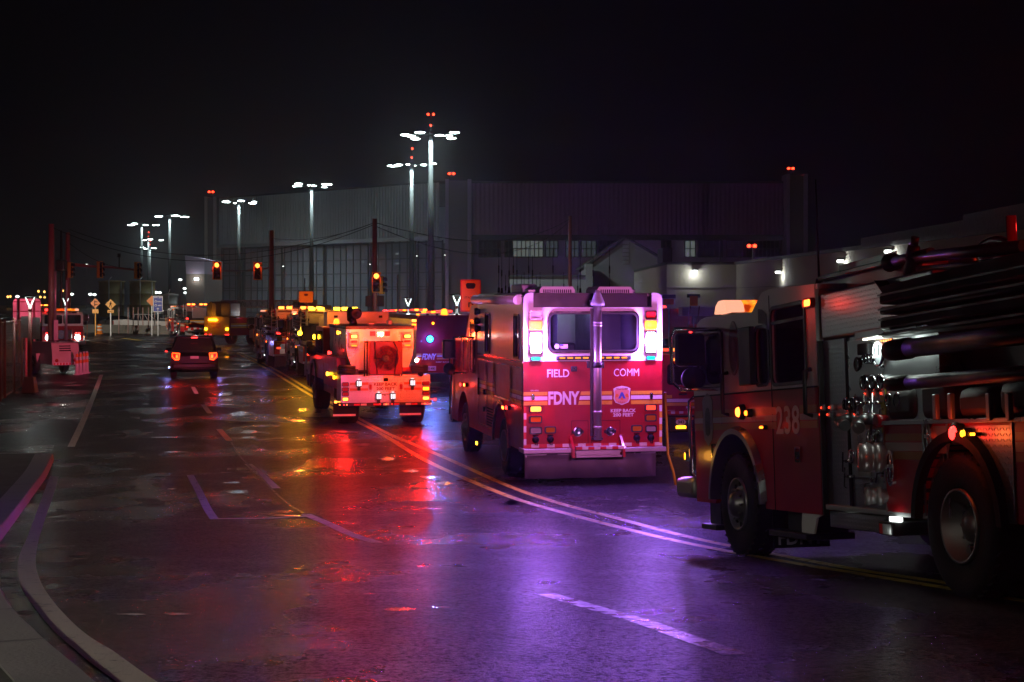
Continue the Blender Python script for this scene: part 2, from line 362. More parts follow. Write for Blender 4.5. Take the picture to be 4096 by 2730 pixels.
ribbon('road_marking_yellow', [c1(1180,853),c1(1400,880),c1(1660,918)], .3, M['ypaint'], n=12)
ribbon('road_marking_white', [c1(1230,1002),c1(1450,996),c1(1640,994)], .6, M['wpaint'], n=12)
ribbon('road_marking_white', [c1(850,1187),c1(1210,1187)], .4, paint('faint_white', (.4,.4,.4), .45), n=12)
ribbon('road_joint', [c5(640,524),c5(960,512),c5(1260,492),c5(1785,486),c6(800,484),c6(1060,478)], .045, M['tar'], n=80)
ribbon('road_joint', [c6(400,710),c6(700,715),c6(1000,708),c6(1260,704)], .03, M['tar'], n=40)
ribbon('road_joint', [c5(1180,345),c5(1215,410),c5(1265,460),c5(1330,520),c5(1400,600),c5(1480,668),c5(1560,715)], .04, M['tar'], dz=.0075, n=50)
ribbon('road_joint', [c5(560,330),c5(900,312),c5(1130,318),c5(1500,342),c5(1785,336)], .05, M['tar'], n=60)
# pale concrete edging band that sweeps round the corner (its true width varies)
bo = [(300,520),(285,580),(265,640),(235,720),(200,830),(185,900),(180,980),(210,1070),(270,1160),(350,1250),(450,1340),(600,1430),(790,1568),(1010,1700)]
bi = [(255,520),(232,580),(215,620),(170,740),(140,830),(105,900),(87,970),(95,1060),(130,1130),(190,1210),(260,1300),(400,1430),(590,1568),(760,1700)]
def strip2(name, A, B_, m, dz, n=120, kind='structure'):
    A = resample(smooth([gp(*c5(*q)) for q in A]), n); B_ = resample(smooth([gp(*c5(*q)) for q in B_]), n); b = MB(); prev = None
    for a, c in zip(A, B_):
        va, vc = b.b.verts.new((a.x,a.y,gz(a.y)+dz)), b.b.verts.new((c.x,c.y,gz(c.y)+dz))
        if prev: b.b.faces.new((prev[0],prev[1],vc,va)).smooth = True
        prev = (va, vc)
    return tag(b.build(name, m), kind=kind)
strip2('gutter_band', bo, bi, M['band'], .006)
# kerb and pavement at the left
kp = [(268,400),(250,440),(225,490),(170,560),(110,640),(55,710),(0,775),(-60,850),(-85,930),(-60,1000),(0,1075),(50,1170),(150,1270),(260,1370),(400,1480),(500,1568),(660,1700)]
K = resample(smooth([gp(*c5(*q), dz=.14) for q in kp], 2), 110); b = MB(); s = MB(); prev = None; ps = None
for i, p in enumerate(K):
    d = K[min(i+1,110)]-K[max(i-1,0)]; d.z = 0; nn = Vector((d.y, -d.x, 0)).normalized()*.34
    if nn.x > 0 and i < 40: nn = -nn
    q = p+nn; z0, z1 = gz(p.y), gz(q.y); j = .004*math.sin(i*2.1)
    ring = [b.b.verts.new(x) for x in ((p.x+.03,p.y,z0),(p.x+.008+j,p.y,z0+.12),(p.x-.012,p.y,z0+.14),(q.x,q.y,z1+.14),(q.x,q.y,z1-.02))]
    row = [s.b.verts.new((q.x-.006, q.y, z1+.135)), s.b.verts.new((q.x-30, q.y, gz(q.y)+.135)), s.b.verts.new((q.x-30, q.y, -.1))]
    if prev:
        for k in range(4): b.b.faces.new((prev[k],prev[k+1],ring[k+1],ring[k])).smooth = k == 1
        for k in range(2): s.b.faces.new((ps[k],ps[k+1],row[k+1],row[k]))
    else:
        b.b.faces.new(ring); e0 = K[0]+nn
    prev = ring; ps = row
tag(b.build('kerb', M['kerb']), kind='structure'); tag(s.build('pavement', mat('pavement_concrete', (.1,.1,.085), .7, 0, .3, 2.2, .5, 30)), kind='structure')
b = MB(); b.box(e0.x-30, e0.x, e0.y-.01, e0.y+.16, -.05, .141, .02); tag(b.build('kerb', M['kerb']), kind='structure')
for i in range(6, 108, 6):
    p = K[i]; d = K[i+1]-K[i-1]; d.z = 0; nn = Vector((d.y,-d.x,0)).normalized()*.34
    if nn.x > 0 and i < 40: nn = -nn
    q = p+nn; dd = d.normalized()*.006; b = MB(); z0, z1 = gz(p.y), gz(q.y)
    b.face([(p.x-dd.x+.04,p.y-dd.y,z0+.01),(p.x+dd.x+.04,p.y+dd.y,z0+.01),(p.x+dd.x+.002,p.y+dd.y,z0+.1435),(p.x-dd.x+.002,p.y-dd.y,z0+.1435)]); b.face([(p.x-dd.x+.002,p.y-dd.y,z0+.1435),(p.x+dd.x+.002,p.y+dd.y,z0+.1435),(q.x+dd.x,q.y+dd.y,z1+.1435),(q.x-dd.x,q.y-dd.y,z1+.1435)])
    tag(b.build('kerb_joint', M['tar'], recalc=False), kind='structure')
# standing water
pm = mat('standing_water', (.006,.006,.007), .1, 0, 0, 1, .4, 9, rvar=.05, spec=.5)
_t = pm.node_tree; _N = _t.nodes; _L = _t.links; _tc = _N.new('ShaderNodeTexCoord')
_mp = _N.new('ShaderNodeMapping'); _mp.inputs['Location'].default_value = (-.5,-.5,0); _L.new(_tc.outputs['Generated'], _mp.inputs[0])
_gr = _N.new('ShaderNodeVectorMath'); _gr.operation = 'MULTIPLY'; _gr.inputs[1].default_value = (2,2,0); _L.new(_mp.outputs[0], _gr.inputs[0])
_ln = _N.new('ShaderNodeVectorMath'); _ln.operation = 'LENGTH'; _L.new(_gr.outputs[0], _ln.inputs[0])
_m2 = _N.new('ShaderNodeMapping'); _m2.inputs['Scale'].default_value = (.8,2.6,1); _L.new(_tc.outputs['Object'], _m2.inputs[0])
_no = _N.new('ShaderNodeTexNoise'); _no.inputs['Scale'].default_value = 2.2; _no.inputs['Detail'].default_value = 9; _no.inputs['Roughness'].default_value = .72; _L.new(_m2.outputs[0], _no.inputs[0])
_ad = _N.new('ShaderNodeMath'); _ad.operation = 'MULTIPLY_ADD'; _ad.inputs[1].default_value = .42; _L.new(_ln.outputs['Value'], _ad.inputs[0]); _L.new(_no.outputs['Fac'], _ad.inputs[2])
_mr = _N.new('ShaderNodeMapRange'); _mr.inputs[1].default_value = .68; _mr.inputs[2].default_value = .86; _L.new(_ad.outputs[0], _mr.inputs[0])
_tr = _N.new('ShaderNodeBsdfTransparent'); _mx = _N.new('ShaderNodeMixShader'); _L.new(_mr.outputs[0], _mx.inputs[0]); _L.new(_N['Principled BSDF'].outputs[0], _mx.inputs[1]); _L.new(_tr.outputs[0], _mx.inputs[2]); _L.new(_mx.outputs[0], _N['Material Output'].inputs[0])
def puddle(u, v, ru, rv, seed=0):
    rnd = random.Random(seed+int(u*7+v)); ph = [rnd.uniform(0, 6.28) for _ in range(4)]; b = MB(); P = []
    for k in range(40):
        t = 2*math.pi*k/40; q = 1+.16*math.sin(2*t+ph[0])+.14*math.sin(3*t+ph[1])+.1*math.sin(5*t+ph[2])+.07*math.sin(9*t+ph[3])
        g = gp(u+ru*q*math.cos(t), v+rv*q*math.sin(t)); P.append((g.x, g.y, gz(g.y)+.0035))
    f = b.face(P)
    return tag(b.build('puddle', pm), kind='structure')
for x, y, rx, ry in ((1138,100,42,14),(1160,128,40,7),(1150,152,46,4),(1225,200,48,17),(1243,242,46,9),(1272,292,50,10),(1275,320,46,8),(1212,597,70,12),(1180,550,45,6),(265,154,110,9),(160,190,60,5),(85,284,70,9),(370,54,60,4),(415,412,38,7),(418,380,30,4),(900,395,90,6),(880,582,25,3),(670,1223,70,5),(915,1222,75,7),(1100,617,60,2),(1430,700,95,7),(1450,720,80,6),(1380,660,60,10),(1440,425,60,16),(1330,385,40,8),(740,150,20,3),(860,318,140,4)):
    puddle(*c5(x, y), rx/1.275, ry/1.275)
for x, y, rx, ry in ((1060,522,60,10),(1130,555,60,12),(950,490,60,9),(880,1197,92,11),(1095,1187,62,7),(995,978,26,4),(600,335,40,5),(380,490,35,8),(395,180,40,10),(370,235,60,6),(740,1120,40,4),(640,315,45,8),(1460,655,60,14),(585,470,22,5),(440,1123,40,4),(700,355,60,9),(830,430,50,12),(400,985,60,10)):
    puddle(*c6(x, y), rx/1.275, ry/1.275)
puddle(*e5(90,1465), 26, 7); puddle(*e5(1000,1425), 60, 3)
puddle(*c2(940,1035), 55, 6); puddle(*c2(1210,1140), 22, 8)
# manhole covers
for k, (u, v, lb) in enumerate(((*c6(605,296), 'iron manhole cover on red lit wet road behind the tanker truck'), (*c5(1240,243), 'iron manhole cover in the wet middle lane near white reflections'))):
    g = gp(u, v); b = MB(); b.lathe((0,0,0), (0,0,1), [(.38,-.01),(.38,.008),(.33,.009),(.33,.004),(.29,.004),(.29,.009),(.0,.01)], 28)
    tag(b.build('manhole_cover', M['dark'], loc=(g.x,g.y,gz(g.y)+.005)), lb, 'manhole cover', 'manhole covers in the road')
# ================================================================== HANGAR
hm = mat('corrugated_metal', (.55,.58,.58), .42, .3, .3, .12, rvar=.03); hw = mat('render_purple_cast', (.46,.36,.5), .8, 0, .15, .15); hd = mat('hangar_dark', (.05,.05,.055), .6); fin = mat('pale_pilaster', (.6,.58,.5), .6, 0, .1, .3)  # wall render hw also carries the purple light in its colour
hp = mat('corrugated_purple_cast', (.32,.15,.34), .45, .2, .12, .3)  # purple glow of strobes and haze put into the cladding colour
hgl = glass('hangar_glazing', (.3,.31,.34), .3, .15)
def corr(b, x0, x1, z0, z1, n, d=.35, y=0):
    P = []
    for i in range(n+1):
        x = x0+(x1-x0)*i/n; s = (x1-x0)/n; P += [(x,y),(x+s*.35,y),(x+s*.5,y-d),(x+s*.85,y-d)] if i < n else [(x,y)]
    A = [b.b.verts.new((p[0],p[1],z0)) for p in P]; B_ = [b.b.verts.new((p[0],p[1],z1)) for p in P]
    for i in range(len(P)-1): b.b.faces.new((A[i],A[i+1],B_[i+1],B_[i]))
L1 = math.hypot(56.5, 55)
hang = Veh('hangar', 'long grey airport hangar with corrugated upper wall and tall glazed doors behind the light masts', 'hangar', (-72.8,400,0), math.degrees(math.atan2(-55,56.5)))
b = MB(); corr(b, 0, L1+1, 17, 28.4, 84); b.build('corrugated_wall', hm, hang)
b = MB(); b.box(0, L1, .5, 60, 28.3, 28.9); b.build('roof', hd, hang)
b = MB(); b.box(-.2, L1+1, -.6, .4, 16.2, 17); b.box(0, L1, 58, 60, 0, 28); b.build('door_header_beam', hm, hang)
for k in range(10):
    x0, x1 = L1*k/10+.15, L1*(k+1)/10-.15; yy = 1.2+.7*(k % 2); b = MB()
    for x in (x0, x0+(x1-x0)/3, x0+2*(x1-x0)/3, x1): b.box(x-.14, x+.14, yy, yy+.3, 0, 16.2)
    for z in (.3, 5.6, 6.2, 9.3, 12.4, 15.9): b.box(x0, x1, yy+.02, yy+.28, z-.12, z+.12)
    o = b.build('hangar_door', hd, hang)
    b = MB(); b.box(x0, x1, yy+.12, yy+.16, 0, 16.1); b.build('glazing', hgl, o)
for k in range(17):
    q = random.Random(k); z = q.choice([11.4,12,13,13.6]); x = 30+q.random()*48 if k > 4 else 6+k*6; b = MB(); b.box(x-.5, x+.5, 6, 6.3, z, z+.2, .08); b.build('ceiling_lamp', E['hang'], hang)  # glowing blocks behind the glass stand in for reflections in it
b = MB(); b.box(0, L1, 12, 12.4, 0, 16); b.build('inner_wall', mat('hangar_inside', (.25,.25,.26), .8), hang)
pyl = mat('pylon_wall', (.2,.17,.14), .8, 0, .1, .2)
def pylon(par, X0, X1, Y, top, red=True, bright=True):
    b = MB(); b.box(X0+.5, X1-.5, Y+.6, Y+6, 0, top-.3); o = b.build('pylon', pyl, par)
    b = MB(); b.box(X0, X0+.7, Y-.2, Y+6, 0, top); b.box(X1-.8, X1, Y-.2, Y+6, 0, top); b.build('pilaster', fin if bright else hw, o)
    b = MB(); b.cyl((X0+.8,Y+2,top), (X0+.8,Y+2,top+1.1), .06); b.cyl((X0+1.7,Y+2,top), (X0+1.7,Y+2,top+1.1), .06); b.box(X0+.3, X0+2.2, Y+1.8, Y+2.2, top, top+.2); o2 = b.build('beacon_mast', M['dark'], o)
    b = MB(); b.lathe((X0+.8,Y+2,top+1.1),(0,0,1),[(0,0),(.3,.05),(.3,.35),(0,.5)],10); b.lathe((X0+1.7,Y+2,top+1.1),(0,0,1),[(0,0),(.3,.05),(.3,.35),(0,.5)],10); b.build('beacon', E['beacon'], o2)
H2 = Veh('hangar', 'dark plum coloured hangar hall with a strip of lit windows behind the command truck', 'hangar', (0,345,0))
def hx(P_): return (P_-1176.5)*345/3700
def hz(P_): return 3.3+(690-P_)*345/3700
Q1 = Veh('hangar_pylon', 'tall pylon with two pale lit edges at the far end of the grey hangar', 'pylon', (0,0,0))
pylon(Q1.o, -76.2, -73.2, 399, 28.9)
Q2 = Veh('hangar_pylon', 'broad dark pylon between the grey hangar and the plum hall', 'pylon', (0,0,0)); pylon(Q2.o, hx(1025), hx(1084), 341, 28.9, bright=False)
Q3 = Veh('hangar_pylon', 'dark pylon with red beacon closing the plum hall near the pale low building', 'pylon', (0,0,0)); pylon(Q3.o, hx(1800), hx(1848), 341, 30, bright=False)
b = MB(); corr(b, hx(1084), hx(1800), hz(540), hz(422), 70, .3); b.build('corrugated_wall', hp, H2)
b = MB(); b.box(hx(1084), hx(1800), 0, 30, hz(422), hz(417)); b.box(hx(1290), hx(1312), 4, 10, hz(418), hz(411)); b.box(hx(1084), hx(1800), 0, 1, hz(552), hz(540)); b.build('roof', hd, H2)
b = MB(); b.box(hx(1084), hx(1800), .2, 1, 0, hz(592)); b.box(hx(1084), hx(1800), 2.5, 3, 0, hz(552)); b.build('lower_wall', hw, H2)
bm_ = M['dark']
for a, c, lit in ((1100,1150,0),(1160,1178,0),(1178,1248,1),(1254,1282,2),(1300,1330,2),(1336,1370,2),(1376,1440,0),(1520,1542,0),(1574,1598,1),(1604,1660,0),(1670,1790,0)):
    n = max(2, int((c-a)/9)); b = MB(); x0, x1, z0, z1 = hx(a), hx(c), hz(591), hz(553)
    for i in range(n+1): b.box(x0+(x1-x0)*i/n-.1, x0+(x1-x0)*i/n+.1, .1, .4, z0, z1)
    for z in (z0, (z0+z1)/2, z1): b.box(x0, x1, .15, .35, z-.1, z+.1)
    o = b.build('window', bm_, H2); b = MB()
    b.box(x0, x1, .3, .32, z0, z1); b.build('pane', [M['glass'], E['win'], emi('dim_window', (.4,.5,.55), .06)][lit], o)
# ================================================================== LIGHT MASTS
M['mastpole'] = mat('mast_pole', (.05,.055,.052), .7, spec=.2)
def mast(P_, py, Z, offs, lab, beacon=0, W=26000):
    X = (P_-1176.5)*Z/3700; zt = 3.3+(690-py)*Z/3700; k = Z/3700
    V_ = Veh('light_mast', lab, 'light mast', (X,Z,0), group='tall white floodlight masts')
    b = MB(); b.cyl((0,0,0), (0,0,zt+.3), .5, .24, 12); b.build('pole', M['mastpole'], V_)
    b = MB(); b.cyl((-3.2,0,zt), (3.2,0,zt), .07); b.cyl((0,-2.4,zt), (0,2.4,zt), .07); b.lathe((0,0,zt-.2),(0,0,1),[(.3,0),(.5,.1),(.5,.4),(.2,.6)],12); b.build('crossarm', M['dark'], V_)
    for i, (dx, dy, w_) in enumerate(offs):
        x, z = dx*k, zt-dy*k; yy = -2.2 if i % 2 else 2.2
        b = MB(); b.box(x-.5*w_, x+.5*w_, yy-.35, yy+.35, z+.02, z+.14, .03); b.cyl((x,yy,z+.1), (x*.6,0,zt), .04, n=6); h = b.build('floodlight', M['dark'], V_)
        b = MB(); b.lathe((x,yy,z-.16),(0,0,1),[(0,.03),(.28*w_,.07),(.42*w_,.16),(.3*w_,.24)],12); b.build('lens', E['mast'], h)
    if beacon:
        b = MB(); b.cyl((0,0,zt+.3), (0,0,zt+2.6), .05); o = b.build('beacon_mast', M['dark'], V_)
        b = MB()
        for x in ((-.35,.35) if beacon == 2 else (.1,)): b.lathe((x,0,zt+2.5),(0,0,1),[(0,0),(.15,.05),(.15,.25),(0,.32)],10)
        if beacon: b.lathe((0,0,zt+1.1),(0,0,1),[(0,0),(.12,.05),(.12,.2),(0,.25)],8)
        b.build('beacon', E['beacon'], o)
    beam((0,0,zt-.7), (0,0,-1), (.75,.95,1), W*.65, 152, 1.2, V_, .5); light((0,0,zt+.2), (.6,.8,1), W*.016, 1.2, V_)
def off(cx, lst): return [((x-cx)/2.731, y/2.731, w_) for x, y, w_ in lst]
mast(990, 310, 211, off(1995, [(1862,-2,1.6),(1842,12,1.5),(1892,16,1.5),(1932,-2,1.6),(2095,-8,1.7),(2147,-2,1.6),(2120,12,1.5),(2053,16,1.4)]), 'tallest floodlight mast with eight lamp heads and two red beacons', 2, 30000)
mast(946, 380, 259, off(1880, [(1755,-2,2.2),(1805,6,1.5),(1884,-6,1.5),(1862,2,.8),(1952,-8,1.8),(2018,-2,1.4)]), 'floodlight mast just beside the tallest mast with a single red beacon', 1, 26000)
mast(716, 430, 309, off(1248, [(1148,-8,2.2),(1175,-14,1.8),(1234,-14,1.6),(1270,-2,1.2),(1320,-4,1.6),(1352,-10,2.4)]), 'floodlight mast before the middle of the grey hangar above the small orange sign', 0, 24000)
mast(549, 465, 357, off(795, [(708,-4,2.6),(725,-2,1.5),(760,2,.9),(820,-4,1.9),(870,4,2.2),(900,2,1.4)]), 'floodlight mast before the hangar end beside the pale edged pylon', 0, 24000)
mast(390, 498, 418, off(358, [(276,-2,2.4),(305,2,2),(366,-6,2.2),(408,-2,2.2),(440,0,2.8)]), 'floodlight mast standing left of the hangar pylon with five wide lamps', 0, 22000)
mast(326, 517, 464, off(183, [(104,0,2.4),(148,-4,2.2),(190,-2,1.8),(217,4,1.8),(260,0,2.4)]), 'floodlight mast behind the storage tanks nearest the signal arm', 0, 22000)
mast(341, 552, 560, off(222, [(190,0,1.7),(242,-2,2.2),(294,0,2)]), 'far small floodlight mast with three heads and red beacon', 1, 14000)
mast(345, 570, 620, off(232, [(174,-4,1.8),(210,6,1.8),(232,0,2.2),(267,4,1.8)]), 'farthest small floodlight mast with four heads in the haze', 1, 12000)
# ================================================================== LOW BUILDINGS
def wx(P_, Z): return (P_-1176.5)*Z/3700
def wz(P_, Z): return 3.3+(690-P_)*Z/3700
cm = M['cream']; dm = mat('dim_render', (.24,.23,.22), .85, 0, .15, .4)
G = Veh('gabled_shed', 'grey gabled shed with a louvred vent below its peak', 'shed', (0,230,0)); Z = 230
b = MB(); b.prism('y', [(wx(1357,Z),0),(wx(1525,Z),0),(wx(1525,Z),wz(600,Z)),(wx(1438,Z),wz(549,Z)),(wx(1357,Z),wz(610,Z))], 0, 40); b.build('wall', dm, G)
b = MB(); b.prism('y', [(wx(1350,Z),wz(611,Z)),(wx(1438,Z),wz(548,Z)),(wx(1532,Z),wz(601,Z)),(wx(1532,Z),wz(597,Z)),(wx(1438,Z),wz(543,Z)),(wx(1350,Z),wz(606,Z))], -.5, 40); b.build('roof', hd, G)
b = MB()
for i in range(6): b.box(wx(1431,Z), wx(1445,Z), -.15, -.02, wz(555+i*9,Z)-.4, wz(555+i*9,Z))
b.build('louvre', M['galv'], G)
G2 = Veh('annexe_building', 'dim grey flat roofed annexe below the strip windows', 'building', (0,225,0)); Z = 225
b = MB(); b.box(wx(1170,Z), wx(1356,Z), 0, 20, 0, wz(636,Z)); b.box(wx(1345,Z), wx(1362,Z), -.5, 4, 0, wz(607,Z)); b.build('wall', dm, G2)
b = MB(); b.box(wx(1168,Z), wx(1345,Z), -.3, 20, wz(636,Z), wz(633,Z)); b.build('roof', hd, G2)
G3 = Veh('cream_building', 'long low cream block building with bright wall lamps', 'building', (0,0,0))
b = MB(); A_, B_ = (20.9,150), (24.6,62); x0 = wx(1532,150)
b.prism('z', [(x0,150),(A_[0],150),(B_[0],B_[1]),(60,62),(60,190),(x0,190)], 0, 6.6); b.build('wall', cm, G3)
b = MB(); b.prism('z', [(x0-.1,149.8),(A_[0]-.2,149.8),(B_[0]-.2,B_[1]-.2),(60,61.8),(60,190.2),(x0-.1,190.2)], 6.602, 6.85); b.box(wx(1524,150), wx(1546,150), 150.5, 156, 6.85, 8.2); b.box(wx(1660,150), wx(1662,150), 152, 152.3, 6.85, 9); b.build('roof', hd, G3)
b = MB(); b.box(26, 60, 70, 120, 6.85, 7.9); b.box(28, 40, 84, 100, 7.9, 8.6); b.box(34, 44, 66, 80, 7.9, 8.9); b.build('roof_plant_room', hd, G3)
b = MB()
for z in (2.2, 4.4): b.prism('z', [(x0,149.94),(A_[0]-.02,149.94),(B_[0]-.06,B_[1]),(B_[0],B_[1]),(A_[0],150),(x0,150)], z, z+.05)
b.box(21.5, 21.75, 134.6, 134.9, 0, 4); b.build('moulding', dm, G3)
b = MB(); b.box(21.02, 21.3, 141, 148, 0, 3.6); b.box(21.6,21.95,118,125,0,3.6); b.build('roller_door', M['alu'], G3)
for t, z, y0 in ((None,5.95,149.7),(.4*51/88,5.5,0),(.8*51/88,5.9,0),(1.03*51/88,6.2,0)):
    if t is None: x, y = wx(1596,150), 149.6
    else: x, y = A_[0]+t*(B_[0]-A_[0])-.35, A_[1]+t*(B_[1]-A_[1])
    b = MB(); b.box(x-.22, x+.3, y-.2, y+.25, z+.12, z+.26, .03); o = b.build('wall_lamp', M['dark'], G3)
    b = MB(); b.box(x-.2, x+.2, y-.2, y+.2, z-.06, z+.118, .05); b.build('lens', E['wall'], o)
    light((x-.1, y-.25, z-.25), (.95,1,.95), 60, .15, G3)
b = MB(); b.box(wx(1700,148), wx(1704,148), 140, 140.4, 6.85, 8.2); o = b.build('beacon_mast', M['dark'], G3)
for dx in (-.25, .25):
    b = MB(); b.lathe((wx(1698,148)+dx,140,6.95+.9),(0,0,1),[(0,0),(.16,.05),(.16,.25),(0,.3)],8); b.build('beacon', E['beacon'], o)
G4 = Veh('brick_block', 'dull brown block building left of the pale edged pylon with one lamp', 'building', (0,0,0)); Z = 330
b = MB(); b.box(wx(428,Z), wx(470,Z), Z, Z+20, 0, wz(630,Z)); b.build('wall', mat('dull_brick', (.2,.15,.13), .8), G4)
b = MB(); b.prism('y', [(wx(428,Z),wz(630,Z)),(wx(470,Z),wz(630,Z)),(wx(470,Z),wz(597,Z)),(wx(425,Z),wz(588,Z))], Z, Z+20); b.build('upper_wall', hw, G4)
b = MB(); b.box(wx(452,Z)-.5, wx(452,Z)+.5, Z-.4, Z-.05, wz(642,Z)-.3, wz(642,Z)+.3, .1); b.build('wall_lamp', E['hang'], G4)
light((wx(452,Z), Z-1, wz(642,Z)), (.9,1,.95), 120, .3, G4)
# tanks
for a, c, top, Z, m, lb in ((228,285,649,320,mat('ochre_tank',(.3,.25,.1),.6,0,.2,.3),'ochre cylindrical storage tank behind the pedestrian crossing sign'),(299,356,649,320,None,'ochre cylindrical storage tank behind a light mast and parked vehicles'),(374,407,680,260,mat('white_tank',(.6,.62,.6),.6),'small white cylindrical tank beside the blue sign')):
    m = m or bpy.data.materials['ochre_tank']; x = wx((a+c)/2, Z); r = (c-a)/2*Z/3700; h = wz(top, Z)
    T = Veh('storage_tank', lb, 'tank', (x,Z,0), group='cylindrical storage tanks')
    b = MB(); b.lathe((0,0,0),(0,0,1),[(r,0),(r,h*.33),(r+.08,h*.335),(r,h*.35),(r,h*.66),(r+.08,h*.665),(r,h*.68),(r,h),(r+.2,h),(r+.2,h+.2),(r*.5,h+.35),(0,h+.4)], 32); b.build('shell', m, T)
    b = MB(); b.tube([(r*.05,-r-.2,0),(r*.05,-r-.2,h+.4),(r*.05,-r*.3,h+1)], .1); b.tube([(r-.3,-r*.5,0),(r-.3,-r*.5,h)], .12); b.build('pipe', M['galv'], T)
# street lamp added out of view to light the signs and parked cars
T = Veh('street_lamp', 'tall street lamp lighting the junction out beyond the fence', 'street lamp', (-47,122,0))
b = MB(); b.cyl((0,0,0),(0,0,9.6),.14,.08); b.tube([(0,0,9.5),(.6,0,9.9),(1.8,.3,10)],.05); b.build('pole', M['galv'], T)
b = MB(); b.box(1.5,2.3,.15,.45,9.9,10.03,.04); o = b.build('lamp_head', M['dark'], T); b = MB(); b.box(1.6,2.2,.18,.42,9.84,9.897,.02); b.build('lens', E['wall'], o)
beam((1.9,.3,9.6), (.42,1,-.2), (1,.88,.74), 26000, 80, .3, T)
# far city lamps
for k, (x, y, m) in enumerate(((835,153,'w'),(372,405,'o'),(428,410,'o'),(430,463,'o'),(168,455,'w'),(75,458,'o'),(390,460,'o'),(100,455,'o'),(693,433,'w'),(871,434,'w'),(911,437,'w'),(1541,417,'w'),(1505,416,'w'),(1738,293,'w'),(1790,419,'w'),(1782,378,'w'),(605,400,'o'))):
    u, v = c1(x, y); p = at(u, v, 640+15*(k % 4)); nm = 'street_lamp'
    T = Veh(nm, 'distant lamp post showing as a point of light on the dark skyline', 'street lamp', (p.x,p.y,0), group='distant lamps on the dark skyline')
    b = MB(); b.cyl((0,0,0),(0,0,p.z),.18,.1,6); b.build('pole', M['dark'], T)
    r = .75 if m == 'w' else .4; b = MB(); b.lathe((0,0,p.z-.3),(0,0,1),[(0,0),(r,.2),(r,.7),(0,1)],10); b.build('lens', E['hang'] if m == 'w' else emi('sodium_lamp',(1,.45,.1),5), T)
# ================================================================== STREET FURNITURE
def W(P_, py, Z): return Vector((wx(P_,Z), Z, wz(py,Z)))
def upole(P_, ytop, Z, r, lab, lean=0, m='wood', extra=None):
    x = wx(P_,Z); h = wz(ytop,Z); T = Veh('utility_pole', lab, 'pole', (x,Z,0), group='poles along the street')
    b = MB(); b.cyl((0,0,0),(lean,0,h), r*1.15, r*.85, 12); b.build('shaft', M[m], T)
    return T, h
redpole = mat('oxide_pole', (.3,.1,.09), .5, .1); M['redpole'] = redpole  # red glow of the warning lamps put into the pole colour
upole(118, 515, 96, .2, 'thick reddish utility pole left of the signal arm', m='redpole')
b_, h_ = upole(141, 530, 100, .09, 'thin dark pole between the two thick poles', m='dark'); b = MB(); b.box(-.3,.3,-.3,.3,wz(612,100)-.3,wz(612,100)+.4,.1); b.build('equipment_box', M['dark'], b_)
# signal mast with arm
def signal(name, lab, P_, py, Z, w_, h, lit, face=0, hang=None, vis=True):
    T = Veh('traffic_signal', lab, 'traffic signal', (wx(P_,Z),Z,wz(py,Z)), face, group='traffic signals over the junction')
    b = MB(); b.box(-w_/2, w_/2, 0, w_*.5, -h/2, h/2, .04)
    b.ring('y', rr(-w_/2-.0,w_/2,-h/2,h/2,.04), rr(-w_/2+.05,w_/2-.05,-h/2+.05,h/2-.05,.04), -.06, 0); b.build('housing', M['yellowpaint'], T)
    b = MB(); b.box(-w_/2+.05, w_/2-.05, -.012, -.002, -h/2+.05, h/2-.05); b.build('face_plate', M['black'], T)
    for i, z in enumerate((h*.31, 0, -h*.31)):
        r = h*.125; b = MB(); b.lathe((0,-.012,z),(0,-1,0),[(r,0),(r*.8,.03),(0,.05)],18)
        l = b.build('lens', E['hot'] if (lit and i == 0) else M['dark'], T)
        b = MB()
        P = [(math.cos(R(a))*r*1.15, math.sin(R(a))*r*1.15) for a in range(-20, 201, 20)]
        for k in range(len(P)-1):
            (x0,z0),(x1,z1) = P[k],P[k+1]; b.face([(x0,-.013,z+z0),(x1,-.013,z+z1),(x1*1.02,-.22,z+z1-.02),(x0*1.02,-.22,z+z0-.02)])
        b.build('visor', M['dark'], T, recalc=False)
    if lit: light((0,-.3,h*.31), (1,.06,.02), 22, .12, T)
    return T
T, h_ = upole(156, 535, 105, .17, 'galvanised signal pole carrying the long arm with two side on signals', m='redpole')
b = MB(); b.tube([(0,0,wz(607,105)),(.8,0,wz(612,105)),(3,0,wz(615,105)),(wx(322,105)-wx(156,105),0,wz(622,105))], .07); b.tube([(0,0,wz(605,105)),(2,0,wz(613,105))], .05); b.build('arm', M['redpole'], T)
b = MB(); X_ = wx(274,105)-wx(156,105); b.cyl((X_,0,wz(618,105)),(X_,0,wz(592,105)),.04); b.box(X_-.1,X_+.1,-.1,.1,wz(592,105),wz(583,105),.03); b.build('camera_mount', M['dark'], T)
signal('s', 'side on unlit signal on the middle of the left arm', 231, 620, 104.6, .36, 1.1, 0, 62)
signal('s', 'side on unlit signal at the tip of the left arm', 317, 622, 104.6, .36, 1.1, 0, 62)
signal('s', 'dim signal head fixed against the red signal pole', 163, 621, 104, .34, 1.0, 0, 80)
signal('s', 'lit red signal hanging before the pale edged pylon', 498.5, 622.5, 95, .5, 1.07, 1)
signal('s', 'lit red signal hanging before the glazed hangar doors', 592, 623.5, 95, .47, 1.05, 1)
signal('s', 'lit red signal mounted on the red wooden pole', 865, 649.5, 85, .47, 1.08, 1)
signal('s', 'signal head turned sideways behind the lit one on the red pole', 879, 656, 85.5, .3, .95, 0, 75)
T, h_ = upole(624, 530, 97, .15, 'reddish wooden pole holding the arm of two red signals', m='redpole')
x0 = wx(624,97); b = MB(); b.tube([(0,0,wz(615,97)),(-.8,0,wz(621,97)),(wx(560,97)-x0,0,wz(623,97)),(wx(485,97)-x0,0,wz(623,97))], .045); b.build('arm', M['pole'], T)
